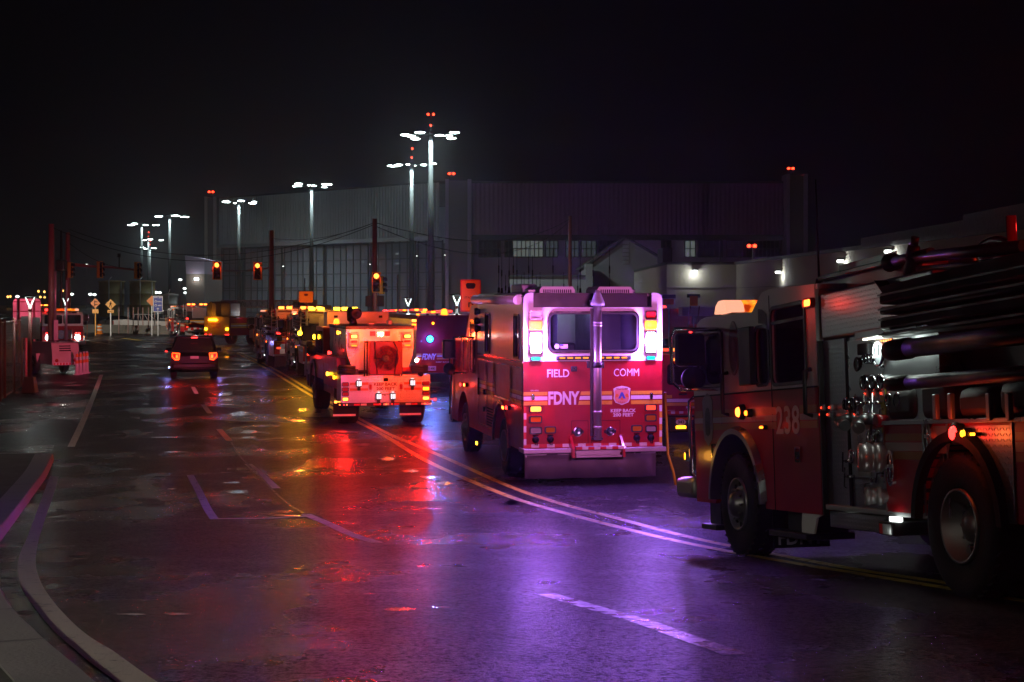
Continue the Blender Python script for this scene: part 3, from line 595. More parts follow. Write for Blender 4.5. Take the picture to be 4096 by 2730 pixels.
T, h_ = upole(861, 503, 86, .14, 'reddish wooden pole with a lit red signal and overhead wires', m='redpole'); b = MB(); b.box(-.5,.5,-.05,.05,wz(705,86),wz(680,86),.02); b.build('notice_board', M['dark'], T)
upole(1310, 497, 170, .2, 'thin reddish wooden pole far behind the command truck roof', m='redpole')
upole(700, 640, 130, .05, 'thin bare antenna pole behind the yellow beacons', m='galv'); upole(914, 632, 90, .05, 'slim dark pole right of the signal', m='galv')
def wirething(pts, lab, sag=.0, r=.014):
    b = MB(); b.tube(pts, r, 5); tag(b.build('overhead_wire', M['wire']), lab, 'wire', 'overhead wires between the poles')
def cat(a, c, s, n=16): return [a.lerp(c, i/n)-Vector((0,0,s*4*(i/n)*(1-i/n))) for i in range(n+1)]
pA = W(861,512,86)
wirething(cat(pA, W(622,548,97), .4), 'wire from the signal pole to the leaning reddish pole')
wirething(cat(pA, W(160,528,104), 1.7, 30), 'long sagging wire from the signal pole to the far left pole', r=.02)
wirething(cat(W(861,516,86), W(118,522,96), 2.0, 30), 'lower sagging wire running left before the hangar', r=.02)
wirething(cat(pA, W(1310,503,170), 1.6, 24), 'sagging wire right of the signal pole before the plum hall', r=.022)
wirething(cat(W(862,520,86), W(1310,508,170), 2.4, 24), 'lowest sagging wire before the plum hall', r=.022)
wirething(cat(W(160,560,104), W(300,617,104.8), .4), 'thin stay wire over the left signal arm', r=.015)
# signs
def board(P_, py, Z, w_, h, m, lab, name='road_sign', cat_='sign', post=True, diamond_=False, group=None, head=0, postm='galv', r=.05, edge=None):
    g = Vector((wx(P_,Z), Z, 0)); zc = wz(py,Z); T = Veh(name, lab, cat_, g, head, group=group)
    b = MB()
    if diamond_: b.prism('y', [(0,zc-h/2),(w_/2,zc),(0,zc+h/2),(-w_/2,zc)], -.03, -.01)
    else: b.prism('y', rr(-w_/2,w_/2,zc-h/2,zc+h/2,r), -.03, -.01)
    b.build('sign_panel', m, T)
    if edge:
        b = MB(); b.ring('y', rr(-w_/2,w_/2,zc-h/2,zc+h/2,r), rr(-w_/2+.05,w_/2-.05,zc-h/2+.05,zc+h/2-.05,r*.7), -.034, -.031); b.build('border', edge, T)
    if post:
        b = MB(); b.box(-.04,.04,-.005,.05,0,zc+h/2*.8); b.build('post', M[postm], T)
    return T, zc
T, z = board(219.3, 697.5, 150, .92, .95, M['orange'], 'orange diamond sign with side road symbol', diamond_=True, group='orange warning signs')
ol = mat('orange_yellow_sheeting', (.8,.34,.01), .4)
T.o.children[0].data.materials[0] = ol if len(T.o.children) else ol
b = MB(); b.box(-.1,-.03,-.035,-.031,z-.28,z+.28); b.box(-.03,.2,-.035,-.031,z+.1,z+.17); b.box(-.03,.2,-.035,-.031,z-.17,z-.1); b.build('symbol', M['black'], T)
b = MB(); b.box(-.29,.29,-.03,-.01,z-.93,z-.55); b.build('plaque', ol, T)
T, z = board(254.3, 700, 150, .98, .98, ol, 'amber diamond sign with walking figure', diamond_=True, group='orange warning signs')
b = MB(); b.lathe((.02,-.031,z+.24),(0,-1,0),[(.045,0),(.045,.004),(0,.004)],10)
for q in ([(-.05,.18),(.08,.18),(.06,-.02),(-.06,-.02)],[(-.06,0),(0,0),(-.1,-.27),(-.15,-.25)],[(0,0),(.06,0),(.11,-.26),(.06,-.27)],[(.05,.17),(.08,.14),(.17,.03),(.13,.02)],[(-.05,.17),(-.1,.12),(-.14,-.0),(-.1,0)]): b.prism('y', [(a,z+c) for a,c in q], -.035, -.031)
b.build('symbol', M['black'], T)
b = MB(); b.box(-.29,.29,-.03,-.01,z-.8,z-.52); b.build('plaque', ol, T)
b = MB(); b.text('AHEAD', 'back', -.034, -.2, .2, z-.72, z-.6, ext=0); b.build('lettering', M['black'], T)
board(349, 692, 151, 1.0, 1.0, M['orange'], 'orange diamond work sign half hidden behind the blue sign', diamond_=True, group='orange warning signs')
T, z = board(363, 699, 149, .9, 1.48, M['blue'], 'tall blue direction sign with white lettering and up arrow', edge=M['refl_w'])
b = MB(); b.text('Bldg', 'back', -.034, -.34, -.02, z+.52, z+.66, bold=.02); b.text('269', 'back', -.034, .08, .34, z+.52, z+.66, bold=.02); b.text('Police', 'back', -.034, -.04, .34, z+.16, z+.28, bold=.02); b.text('ARFF', 'back', -.034, -.02, .34, z-.2, z-.08, bold=.02)
b.lathe((-.2,-.03,z+.22),(0,-1,0),[(.11,0),(.11,.004),(.07,.004)],14); b.lathe((-.2,-.03,z-.14),(0,-1,0),[(.11,0),(.11,.004),(.07,.004)],14)
b.box(-.03,.03,-.036,-.031,z-.62,z-.44); b.prism('y', [(-.12,z-.47),(.12,z-.47),(0,z-.33)], -.036, -.031); b.build('lettering', M['refl_w'], T)
# orange staging boards (retroreflective sheets on stands), crest as a plain shield
sb = mat('staging_sheeting', (.8,.22,.03), .4, 0, .08, 1); sy = mat('staging_sheeting_pale', (.85,.5,.02), .4, 0, .08, 1)
T, z = board(1081.5, 680, 60, 47/61.7, 74/61.7, sb, 'tall orange board reading STAGING behind the command truck', name='staging_sign', edge=M['refl_r'], postm='wood', group='orange staging boards')
def crest(b, x, z, w_):
    b.prism('y', [(x-w_*.5,z+w_*.3),(x-w_*.36,z+w_*.46),(x+w_*.36,z+w_*.46),(x+w_*.5,z+w_*.3),(x+w_*.42,z),(x+w_*.28,z-w_*.12),(x-w_*.28,z-w_*.12),(x-w_*.42,z)], -.036, -.031)
b = MB(); crest(b, 0, z+.3, .37); b.text('STAGING', 'back', -.034, -.23, .23, z-.11, z-.03, bold=.015); b.box(-.09,-.04,-.036,-.031,z-.43,z-.25); b.box(-.04,.1,-.036,-.031,z-.29,z-.25); b.prism('y', [(.04,z-.36),(.22,z-.27),(.04,z-.19)], -.036, -.031); b.build('lettering', M['black'], T)
T, z = board(703.5, 683, 79, 32/46.8, 26/46.8, sy, 'small square yellow orange board with dark crest above the engines', name='staging_sign', postm='wood', group='orange staging boards', edge=M['refl_y'])
b = MB(); crest(b, 0, z+.07, .2); b.build('lettering', mat('crest_maroon', (.12,.01,.01), .6), T)
# panels in the distance at the right
for P_, py, Z, w_, h, m, lab in ((1537,694,95,.52,.3,'orange','small orange panel on a stand right of the command truck'),(1594,692,100,.45,.56,'orange','dim red orange board standing before the cream building')):
    T, z = board(P_, py, Z, w_*1.1, h*1.1, M[m], lab, name='notice_board'); b = MB(); b.box(-.4,.4,-.0,.3,z+.2,z+.42,.02); b.build('hood', M['dark'], T)
T = Veh('storage_container', 'pale lavender low container with slanting props before the cream building', 'container', (wx(1625,90),90,0)); b = MB(); b.box(-1.4,1.6,0,2,wz(727,90),wz(706,90),.03); b.build('box', M['grey'], T); b = MB()
for x in (-1.1,-.6,.6): b.tube([(x-.2,-.3,0),(x+.15,-.1,wz(704,90))], .04)
b.build('leg', M['wood'], T)
# barrier
for i in range(12):
    t = i/11; P0, P1 = 60+i*28.3, 60+(i+1)*28.3-.8; Z0 = 172-1.5*i; a = Vector((wx(P0,Z0),Z0,0)); c = Vector((wx(P1,Z0-1.5),Z0-1.5,0)); L_ = (c-a).length
    b = MB(); b.prism('x', [(-.3,0),(-.3,.08),(-.12,.35),(-.08,.82),(.08,.82),(.12,.35),(.3,.08),(.3,0)], 0, L_)
    tag(b.build('jersey_barrier', M['concrete'], loc=a, rot=(0,0,math.atan2(c.y-a.y,c.x-a.x))), 'concrete jersey barrier section in the line before the parked pickup', 'barrier', 'concrete barrier sections across the junction')
def drum(x, y, lab, s=1):
    T = Veh('traffic_drum', lab, 'traffic drum', (x,y,gz(y))); b = MB(); b.lathe((0,0,0),(0,0,1),[(.36*s,0),(.36*s,.08),(.28*s,.09),(.27*s,.3),(.25*s,.31),(.24*s,.6),(.22*s,.61),(.21*s,.92),(.14*s,.98),(0,.98)],20); b.build('body', M['orange'], T)
    b = MB()
    for z in (.34,.66): b.lathe((0,0,z),(0,0,1),[(.262*s,0),(.262*s,.14)],20)
    b.build('reflective_band', M['refl_w'], T); return T
drum(wx(229,156), 156, 'orange drum with white bands in front of the concrete barrier')
for i, P_ in enumerate((176,184,192,199)):
    x, y = wx(P_+1,71+i*.5), 71+i*.5; T = Veh('channelizer_cone', 'slim white and orange cone in the cluster beside the pink trailer', 'traffic cone', (x,y,0), group='slim cones beside the trailer')
    b = MB(); b.prism('z', rr(-.14,.14,-.14,.14,.05), 0, .05); b.cyl((0,0,.05),(0,0,1.0),.085,.05,16); b.build('body', M['white'], T)
    b = MB(); b.cyl((0,0,.5),(0,0,.64),.075,.07,16,cap=False); b.cyl((0,0,.78),(0,0,.93),.068,.06,16,cap=False); b.build('orange_band', M['orange'], T)
# slim marker posts beyond barrier
for i, x_ in enumerate((800,1035,1165,1290,1410,1555,1710)):
    P_ = 201+x_/11.07; T = Veh('marker_post', 'thin pale red marker post standing before the parked pickup', 'post', (wx(P_,158),158,0), group='thin posts behind the concrete barrier'); b = MB(); b.cyl((0,0,0),(0,0,wz(707,158)),.045,n=8); b.build('shaft', mat('pink_post',(.5,.3,.27),.5) if i == 0 else bpy.data.materials['pink_post'], T)
# ---- generic car
def car(name, lab, cat_, loc, head, prof, glassz, m, L_, w_, wheels=(.9,3.6), pick=False, group=None):
    """prof: side outline (y,z), y=0 rear bumper to L front"""
    T = Veh(name, lab, cat_, loc, head, group=group)
    low = [p for p in prof]; b = MB(); b.prism('x', low, -w_/2, w_/2); b.build('body', m, T)
    (ya, yb, za, zb, ins) = glassz
    b = MB(); V0 = [(-w_/2+.02,ya,za),(w_/2-.02,ya,za),(w_/2-.02,yb,za),(-w_/2+.02,yb,za)]; V1 = [(-w_/2+.18,ya+ins[0],zb),(w_/2-.18,ya+ins[0],zb),(w_/2-.18,yb-ins[1],zb),(-w_/2+.18,yb-ins[1],zb)]
    A = [b.b.verts.new(p) for p in V0]; B_ = [b.b.verts.new(p) for p in V1]
    for i in range(4): b.b.faces.new((A[i],A[(i+1)%4],B_[(i+1)%4],B_[i]))
    b.build('window', M['glass'], T)
    b = MB(); b.box(-w_/2+.16,w_/2-.16,ya+ins[0]-.04,yb-ins[1]+.04,zb,zb+.07,.03)
    for s in (-1,1):
        for t in (.02,.36,.66,.98):
            y0 = ya+(yb-ya)*t; y1 = ya+ins[0]+(yb-ins[1]-ya-ins[0])*t; b.tube([(s*(w_/2-.015),y0,za),(s*(w_/2-.17),y1,zb)], .035, 6)
    b.build('roof', m, T)
    for y in wheels:
        for s in (-1, 1):
            b = MB(); b.lathe((s*(w_/2-.2),y,.36),(s,0,0),[(.2,0),(.36,.0),(.37,.04),(.37,.2),(.33,.23),(.22,.23)],24); wl = b.build('wheel', M['rubber'], T)
            b = MB(); b.lathe((s*(w_/2-.2),y,.36),(s,0,0),[(.22,.22),(.2,.15),(.07,.19),(0,.2)],16); b.build('rim', M['alu'], wl)
    return T
cw = mat('white_car_paint', (.6,.6,.58), .3, 0, .05, 1, coat=.8); ck = mat('black_car_paint', (.002,.002,.003), .35, 0, .1, 1, coat=.15, spec=.15)
# pickup seen from its right side: front toward +x -> heading -90
T = car('pickup_truck', 'white pickup truck parked side on behind the barrier', 'pickup', (wx(264,168),168,0), -88, [(0,.45),(0,1.2),(1.85,1.22),(1.9,1.18),(4.3,1.15),(5.7,1.05),(5.85,.5),(5.3,.35),(.5,.35)], (2.05,4.5,1.16,1.78,(.12,.75)), cw, 5.85, 2.0, (1.15,4.75))
b = MB(); b.tube([(s_*.9,.1+.12*i,1.26) for s_ in (1,) for i in range(15)], .04); b.build('bed_rail', M['chrome'], T); b = MB(); b.box(.85,1.01,-.02,.1,.75,1.15,.02); b.build('tail_light', M['red_off'], T)
sv = [(0,.45),(0,1.0),(.15,1.08),(3.6,1.05),(4.6,.95),(4.75,.5),(4.4,.3),(.3,.3)]
car('parked_car', 'dark parked suv behind the cab of the white pickup', 'car', (wx(297,188),188,0), -85, sv, (.2,3.5,1.05,1.7,(.2,.7)), ck, 4.75, 1.9)
car('parked_car', 'dark parked car behind the tail of the white pickup', 'car', (wx(232,178),178,0), -87, sv, (.6,3.3,1.05,1.5,(.6,.7)), ck, 4.75, 1.85)
car('parked_car', 'white parked car partly hidden beyond the blue sign', 'car', (wx(352,200),200,0), -88, sv, (.3,3.4,1.05,1.6,(.3,.7)), cw, 4.75, 1.85)
# ---- V lamps
def vlamp(P_, pybase, lab, W_=60, pole_key='redpole', loc=None, lit=True, k=1.0, top=None):
    if loc is None: g = gp(P_*1.7408, pybase*1.7408); loc = (g.x, g.y, 0)
    T = Veh('post_lamp', lab, 'lamp post', (loc[0],loc[1],gz(loc[1])), group='slim lamp posts with v shaped heads'); H_ = top or 3.42
    b = MB(); b.cyl((0,0,.48),(0,0,H_-.5), .085, .055, 12); b.cyl((0,0,H_-.5),(0,0,H_-.42),.07,.07,12); b.build('pole', M[pole_key], T)
    b = MB(); A = [(-.24,-.24,0),(.24,-.24,0),(.24,.24,0),(-.24,.24,0)]; B_ = [(x*.68,y*.68,.55) for x,y,z in A]; b.face(A[::-1]); b.face(B_)
    for i in range(4): b.face((A[i],A[(i+1)%4],B_[(i+1)%4],B_[i]))
    b.build('base', M[pole_key], T)
    b = MB()
    for s in (-1,1):
        P = [(s*.02,0,H_-.42),(s*.05,0,H_-.3),(s*.13,0,H_-.12),(s*.16,0,H_-.02)]
        b.tube(P, .022, 8)
    b.build('diffuser', E['vlamp'], T)
    b = MB(); b.lathe((0,0,H_),(0,0,1),[(.0,0),(.3,.0),(.32,.02),(.1,.06),(0,.07)],20); b.build('cap', M['dark'], T)
    light((0,0,H_-.2), (.85,1,.93), W_, .12, T)
    return T
M['wpole'] = mat('grey_lamp_pole', (.3,.27,.28), .4, .2)
T = vlamp(69, 902, 'nearest post lamp, on a square base beside the chain link fence', 70)
b = MB()
b.prism('y', rr(-.34,.0,1.95,2.72,.03), .06, .075); b.prism('y', rr(.06,.34,1.9,2.68,.03), .06, .075); b.build('sign_back', M['galv'], T)
vlamp(151, 822, 'post lamp behind the pink trailer among the poles', 60, 'wpole')
vlamp(938, 830, 'post lamp left of the staging board beyond the rac bus', 60, 'wpole', loc=(wx(938,84),84,0), top=3.4)
vlamp(1050, 830, 'post lamp directly beside the tall staging board', 60, 'wpole', loc=(wx(1050,66),66,0), top=3.5)
vlamp(0, 0, 'post lamp on the near pavement corner, out at the left', 0, 'wpole', loc=(-9.2,6.5,0), top=3.9)
vlamp(0, 0, 'post lamp beyond the left edge before the chain link fence', 170, 'wpole', loc=(-14.6,34.3,0), top=3.9)
_c = [o for o in bpy.data.objects if o.name.startswith('post_lamp') and o.location.y < 10][0]; beam((0,0,3.6), (.38,.42,-1), (1,.93,.78), 1000, 106, .12, _c)
# ---- big sign back
T = Veh('sign_board', 'large rounded pale board seen from behind by the fence', 'sign board', (wx(62,80),80,0), 25); k = 80/3700
b = MB(); b.prism('y', rr(-31*k,31*k,wz(745,80),wz(687,80),.18), 0, .02); b.build('sign_panel', mat('back_of_sign',(.6,.55,.53),.35,.2,.1,.8), T)
b = MB()
for x in (-18,16): b.box(x*k-.05,x*k+.05,-.04,-.002,.2,wz(687,80))
for py in (694,716,741): b.box(-31*k,31*k,-.03,-.003,wz(py,80)-.025,wz(py,80)+.025)
b.build('bracing', redpole, T)
# ---- chain link fence
T = Veh('chain_link_fence', 'tall chain link fence with red lit posts at the left', 'fence', (0,0,0)); f0, f1 = Vector((wx(-60,45),45,0)), Vector((wx(60,63.5),63.5,0)); fd = (f1-f0); fl = fd.length; fd.normalize(); FH = 2.55
b = MB(); st = .085; n_ = int((fl+FH)/st); wv = .004
for i in range(n_):
    s0 = i*st-FH
    for sg in (0, 1):
        a0, a1 = (s0, 0), (s0+FH, FH)
        if a0[0] < 0: a0 = (0, -a0[0])
        if a1[0] > fl: a1 = (fl, fl-s0)
        if a1[0] <= a0[0]: continue
        z0, z1 = (a0[1], a1[1]) if sg == 0 else (FH-a0[1], FH-a1[1])
        p, q = f0+fd*a0[0], f0+fd*a1[0]; p.z, q.z = z0, z1; o = Vector((0,0,wv)); pr = Vector((fd.y,-fd.x,0))*wv*(1 if sg else -1)
        b.face((p-o+pr,q-o+pr,q+o+pr,p+o+pr)); b.face((p-o+pr*3,p+o+pr*3,q+o+pr*3,q-o+pr*3))
b.build('wire_mesh', M['galv'], T, recalc=False)
b = MB(); b.tube([f0+Vector((0,0,FH)), f1+Vector((0,0,FH))], .03); b.tube([f0+Vector((0,0,.06)), f1+Vector((0,0,.06))], .02); b.build('rail', redpole, T)
b = MB()
for k_ in range(3): b.tube([f0+Vector((-.1-.08*k_,0,FH+.12*k_)), f1+Vector((-.1-.08*k_,0,FH+.12*k_))], .006, 4)
b.build('barbed_wire', M['dark'], T)
for t in (.0,.22,.4,.49,.7,.88,1):
    p = f0.lerp(f1, t); b = MB(); b.cyl(p, p+Vector((0,0,FH+.1)), .05 if t not in (.4,.49) else .075, n=10); b.build('post', redpole, T)
# ---- light tower trailer
T = Veh('generator_trailer', 'pinkish white towable generator trailer with louvred rear beside the cones', 'trailer', (wx(151,71.5),71.5,0), 36); tw = mat('generator_paint', (.55,.52,.44), .4, 0, .15, 3, coat=.3)
b = MB(); b.prism('x', [(0,.42),(-.03,.75),(.1,1.38),(.22,1.43),(3.2,1.4),(3.3,.5),(2.9,.42)], -.62, .62); b.build('body', tw, T)
b = MB()
for i in range(3): b.box(-.28,.22,-.02+.03*i-.02,.05,1.05+.1*i-.02,1.1+.1*i-.02)
b.build('louvre', M['black'], T)
for s in (-.42,.4):
    b = MB(); b.lathe((s,-.02,.62),(0,-1,0),[(.075,-.02),(.075,.03),(0,.035)],16); b.build('tail_light', M['red_off'], T)
    b = MB(); b.lathe((s*1.62,2.0,.42),(1 if s>0 else -1,0,0),[(.2,-.1),(.41,-.1),(.42,-.05),(.42,.1),(.38,.13),(.2,.13)],24); b.build('wheel', M['rubber'], T)
    b = MB(); b.prism('y', [(-.05+s*1.7,.5)]+[(s*1.7+q,.9) for q in (-.1,.1)], 1.5, 2.6); b.build('mudguard', tw, T)
for i in range(8):
    b = MB(); b.box(-.56+i*.14,-.49+i*.14,-.06,-.03,.42,.52); b.build('reflective_stripe', M['refl_r'], T)
b = MB(); b.box(-.57,.57,-.055,.02,.41,.53,.01); b.build('bumper', M['refl_w'], T)
b = MB(); b.box(-.1,.1,1.2,1.4,1.43,2.4); b.cyl((0,1.3,2.4),(0,1.3,4.6),.06); b.cyl((.3,.7,1.4),(.3,.7,4.2),.04); b.build('folded_mast', M['galv'], T)
b = MB(); b.text('POWER', 'left', -.626, 2.9, 1.6, 1.08, 1.2); b.build('lettering', M['black'], T) if False else b.b.free()
b = MB(); b.box(-.3,-.2,.3,.35,1.43,1.5); b.tube([(-.4,.3,1.42),(-.4,.3,1.5),(.4,.3,1.5),(.4,.3,1.42)],.015); b.build('lifting_bar', M['dark'], T)
# ================================================================== VEHICLES
M['rim'] = mat('rim_metal', (.2,.2,.2), .42, .7, .2)
def wheel(par, x, y, z, r, wd, s, rimr=.3, off=True):
    """s=-1 left side; x = outer face"""
    b = MB(); b.lathe((x,y,z),(s,0,0),[(rimr,-wd),(r*.93,-wd),(r,-wd+.04),(r,-.05),(r*.965,-.01),(r*.9,.0),(rimr*1.08,-.01),(rimr,-.03)],40)
    for k in range(36):
        a = 2*math.pi*k/36; c_, s_ = math.cos(a), math.sin(a)
        for q in (-wd*.8, -wd*.45, -wd*.1): b.cyl((x+s*q, y+c_*(r-.01), z+s_*(r-.01)), (x+s*q, y+c_*(r+.012), z+s_*(r+.012)), .028, n=4, sm=False)
    o = b.build('wheel', M['rubber'], par)
    b = MB(); d = .02 if off else -.12
    b.lathe((x,y,z),(s,0,0),[(rimr,-.03),(rimr*1.0,.005),(rimr*.93,.0),(rimr*.86,d-.08),(rimr*.5,d-.03),(rimr*.42,d+.03),(rimr*.2,d+.06),(0,d+.065)],32)
    for k in range(10):
        a = 2*math.pi*k/10; p = Vector((x+s*(d-.02), y+math.cos(a)*rimr*.56, z+math.sin(a)*rimr*.56)); b.cyl(p, p+Vector((s*.035,0,0)), .014, n=6)
    b.build('rim', M['rim'], o); b = MB()
    for k in range(10):
        a = 2*math.pi*(k+.5)/10; p = Vector((x+s*(d-.075), y+math.cos(a)*rimr*.76, z+math.sin(a)*rimr*.76)); b.cyl(p, p+Vector((s*.02,0,0)), .032, n=12)
    b.build('vent_hole', M['black'], o)
    return o
def arc(cy_, cz, r, a0, a1, n=10): return [(cy_+r*math.cos(R(a0+(a1-a0)*i/n)), cz+r*math.sin(R(a0+(a1-a0)*i/n))) for i in range(n+1)]
# ------------------------------------------------------------------ COMMAND TRUCK
FC = Veh('command_truck', 'red and white field command truck seen from behind with blue white strobes lit', 'fire truck', (1.457,28.9,0), 11)
def f1(cx, cy): return ((cx-1111)/361.3, (1463-cy)/367.9)
def fs(cx, cy, x=-1.276): return FC.side(1750+cx/1.96, 1150+cy/1.96, x)
WL, WR = -1.276, 1.284
b = MB(); b.prism('x', [(0,.6),(1.2,.6)]+arc(2.05,.53,.8,175,5)+[(2.9,.6),(4.8,.6),(4.8,2.2),(0,2.2)], WL, WR); b.build('lower_body', M['red'], FC)
b = MB()
top = [(WR,3.3)]+[(WR-.12+.12*math.cos(R(t)),3.31+.12*math.sin(R(t))) for t in (20,45,70,90)]+[(1.09,3.43),(1.09,3.17),(-1.096,3.17),(-1.096,3.43)]+[(WL+.12+.12*math.cos(R(t)),3.31+.12*math.sin(R(t))) for t in (90,110,135,160)]+[(WL,3.3)]
hole = rr(-.805,.814,2.39,3.06,.1,5)
b.holed('y', [(WL,2.205),(WR,2.205)]+top, [hole], 0, .06)
sw1, sw2 = fs(378,500), fs(412,215); sw3, sw4 = fs(603,500), fs(640,215)
h1 = rr(sw1[0], sw2[0], sw1[1], sw2[1], .04, 2); h2 = rr(sw3[0], sw4[0], sw1[1], sw2[1], .04, 2)
b.holed('x', [(.06,2.205),(4.8,2.205),(4.8,3.36),(.06,3.36)], [h1, h2], WL, WL+.05); b.box(WR-.05, WR, .06, 4.8, 2.205, 3.36)
b.box(WL+.01, WR-.01, .4, 4.8, 3.36, 3.43, .03); b.box(WL, WR, 4.75, 4.8, 2.205, 3.36); b.build('upper_body', M['white'], FC)
b = MB(); b.box(-1.095, 1.089, .3, .42, 3.1, 3.425); b.box(-1.09,1.085,.06,.32,3.1,3.165); b.build('roof_recess', M['dark'], FC)
for hh in (h1, h2):
    b = MB(); b.prism('x', hh, WL+.015, WL+.025); o = b.build('side_window', M['glass'], FC)
    ys_ = [p[0] for p in hh]; zs_ = [p[1] for p in hh]; b = MB(); b.ring('x', rr(min(ys_)-.04,max(ys_)+.04,min(zs_)-.04,max(zs_)+.04,.06,2), hh, WL-.02, WL); b.build('window_frame', M['dark'], o)
b = MB(); b.prism('y', hole, .02, .03); o = b.build('rear_window', M['clear'], FC)
b = MB(); b.ring('y', rr(-.845,.854,2.35,3.1,.13,5), hole, -.02, .0); b.build('window_frame', M['chrome'], o)
b = MB(); b.ring('y', rr(-.82,.829,2.375,3.075,.11,5), rr(-.79,.8,2.405,3.045,.1,5), -.024, .01); b.build('window_seal', M['dark'], o)
# interior behind the rear window
inw = mat('interior_panel', (.4,.42,.44), .6); b = MB(); b.box(-1.2,1.2,2.6,2.65,2.21,3.35); b.box(-.35,.0,1.4,2.6,2.21,3.2); b.build('interior_wall', inw, FC)
b = MB(); b.box(.0,.05,.1,2.6,2.21,3.3); b.box(-.62,-.2,.5,.9,2.21,2.52,.04); b.box(-.75,-.68,.9,1.0,2.3,3.2); b.box(-1.15,-.8,.6,2.0,2.21,2.9); b.build('interior_cabinet', M['dark'], FC)
light((-.4,.9,3.1), (.75,.95,1), 5, .06, FC)
b = MB(); b.box(-.46,-.38,.9,1.2,3.2,3.24); b.build('interior_lamp', E['led'], FC)
sx, sz = f1(1120,300)
b = MB(); b.box(*f1(895,567)[::-1][1:]+(f1(943,567)[0],), -.001+.012, .016, *sorted((f1(0,567)[1], f1(0,540)[1]))) if False else b.box(f1(895,0)[0], f1(943,0)[0], .012, .016, f1(0,567)[1], f1(0,540)[1]); fl = b.build('flag_sticker', M['refl_w'], FC)
b = MB()
for i in range(3): b.box(f1(895,0)[0]+(.05 if i > 1 else 0), f1(943,0)[0], .008, .011, f1(0,563-i*9)[1], f1(0,560-i*9)[1])
b.build('stripe', M['refl_r'], fl); b = MB(); b.box(f1(895,0)[0], f1(915,0)[0], .008, .011, f1(0,553)[1], f1(0,541)[1]); b.build('canton', M['blue'], fl)
b = MB(); b.prism('y', circ(*f1(872,554), .045), .012, .016); b.build('round_sticker', M['grey'], FC)
# roof units
def acunit(x0, x1, y0, y1, z0, z1):
    b = MB(); P = [(x0,z0),(x1,z0),(x1-.02,z1-.06),(x1-.06,z1),(x0+.07,z1),(x0+.03,z1-.05)]; b.prism('y', P, y0, y1); o = b.build('air_conditioner', M['white'], FC)
    b = MB(); g0, g1 = z0+.05, z1-.045; n = 14
    for r_ in range(2):
        for i in range(n):
            x = x0+.09+(x1-x0-.2)*i/(n-1); b.box(x, x+.022, y0-.004, y0+.01, g0+(g1-g0)*(r_*.52), g0+(g1-g0)*(r_*.52+.44))
    b.build('vent_slots', M['black'], o)
    b = MB(); b.box(x0+.05, x1-.05, y0+.05, y1-.05, z0-.06, z0-.002); b.build('mounting_tray', M['dark'], o)
acunit(f1(782,0)[0], f1(1035,0)[0], .45, 1.3, 3.27, f1(0,163)[1]+.01); acunit(f1(1168,0)[0], f1(1427,0)[0], .45, 1.3, 3.27, f1(0,163)[1]+.01)
# stack pipe
px = .05
b = MB(); b.cyl((px,-.12,.8),(px,-.12,3.22),.073,n=24)
for z in (1.3,1.03,2.85,2.9): b.lathe((px,-.12,z),(0,0,1),[(.073,-.02),(.082,-.01),(.082,.01),(.073,.02)],24)
b.cyl((px,-.12,2.6),(px,-.12,2.605),.076,n=24); b.build('exhaust_stack', mat('stack_metal',(.45,.4,.36),.35,.8), FC)
b = MB(); b.lathe((px,-.12,3.2),(0,0,1),[(.0,0),(.125,.0),(.125,.06),(.105,.1),(.06,.22),(.04,.27),(0,.28)],24); b.build('rain_cap', M['grey'], FC)
b = MB(); b.box(px-.17,px+.15,-.03,-.003,2.08,2.2,.01); b.lathe((px,-.12,2.14),(0,0,1),[(.075,-.05),(.09,-.05),(.09,.05),(.075,.05)],20); b.box(px-.09,px+.1,-.14,-.003,.8,.84); b.box(px-.11,px-.04,-.05,-.003,.86,3.15); b.build('bracket_and_shade', M['dark'], FC)  # tall dark strip beside the pipe stands for the shadow there
# LED direction bar
b = MB(); b.box(f1(865,0)[0], f1(1362,0)[0], -.045, -.003, 2.225, 2.302, .012); o = b.build('direction_bar', M['dark'], FC)
for i in range(9):
    cx = 903+i*51.5+(0 if i < 4 else 0)
    if 1080 < cx < 1150: continue
    b = MB(); x = (cx-1111)/361.3; b.box(x-.05, x+.05, -.055, -.044, 2.25, 2.278, .008); b.build('lens', E['dim'], o)
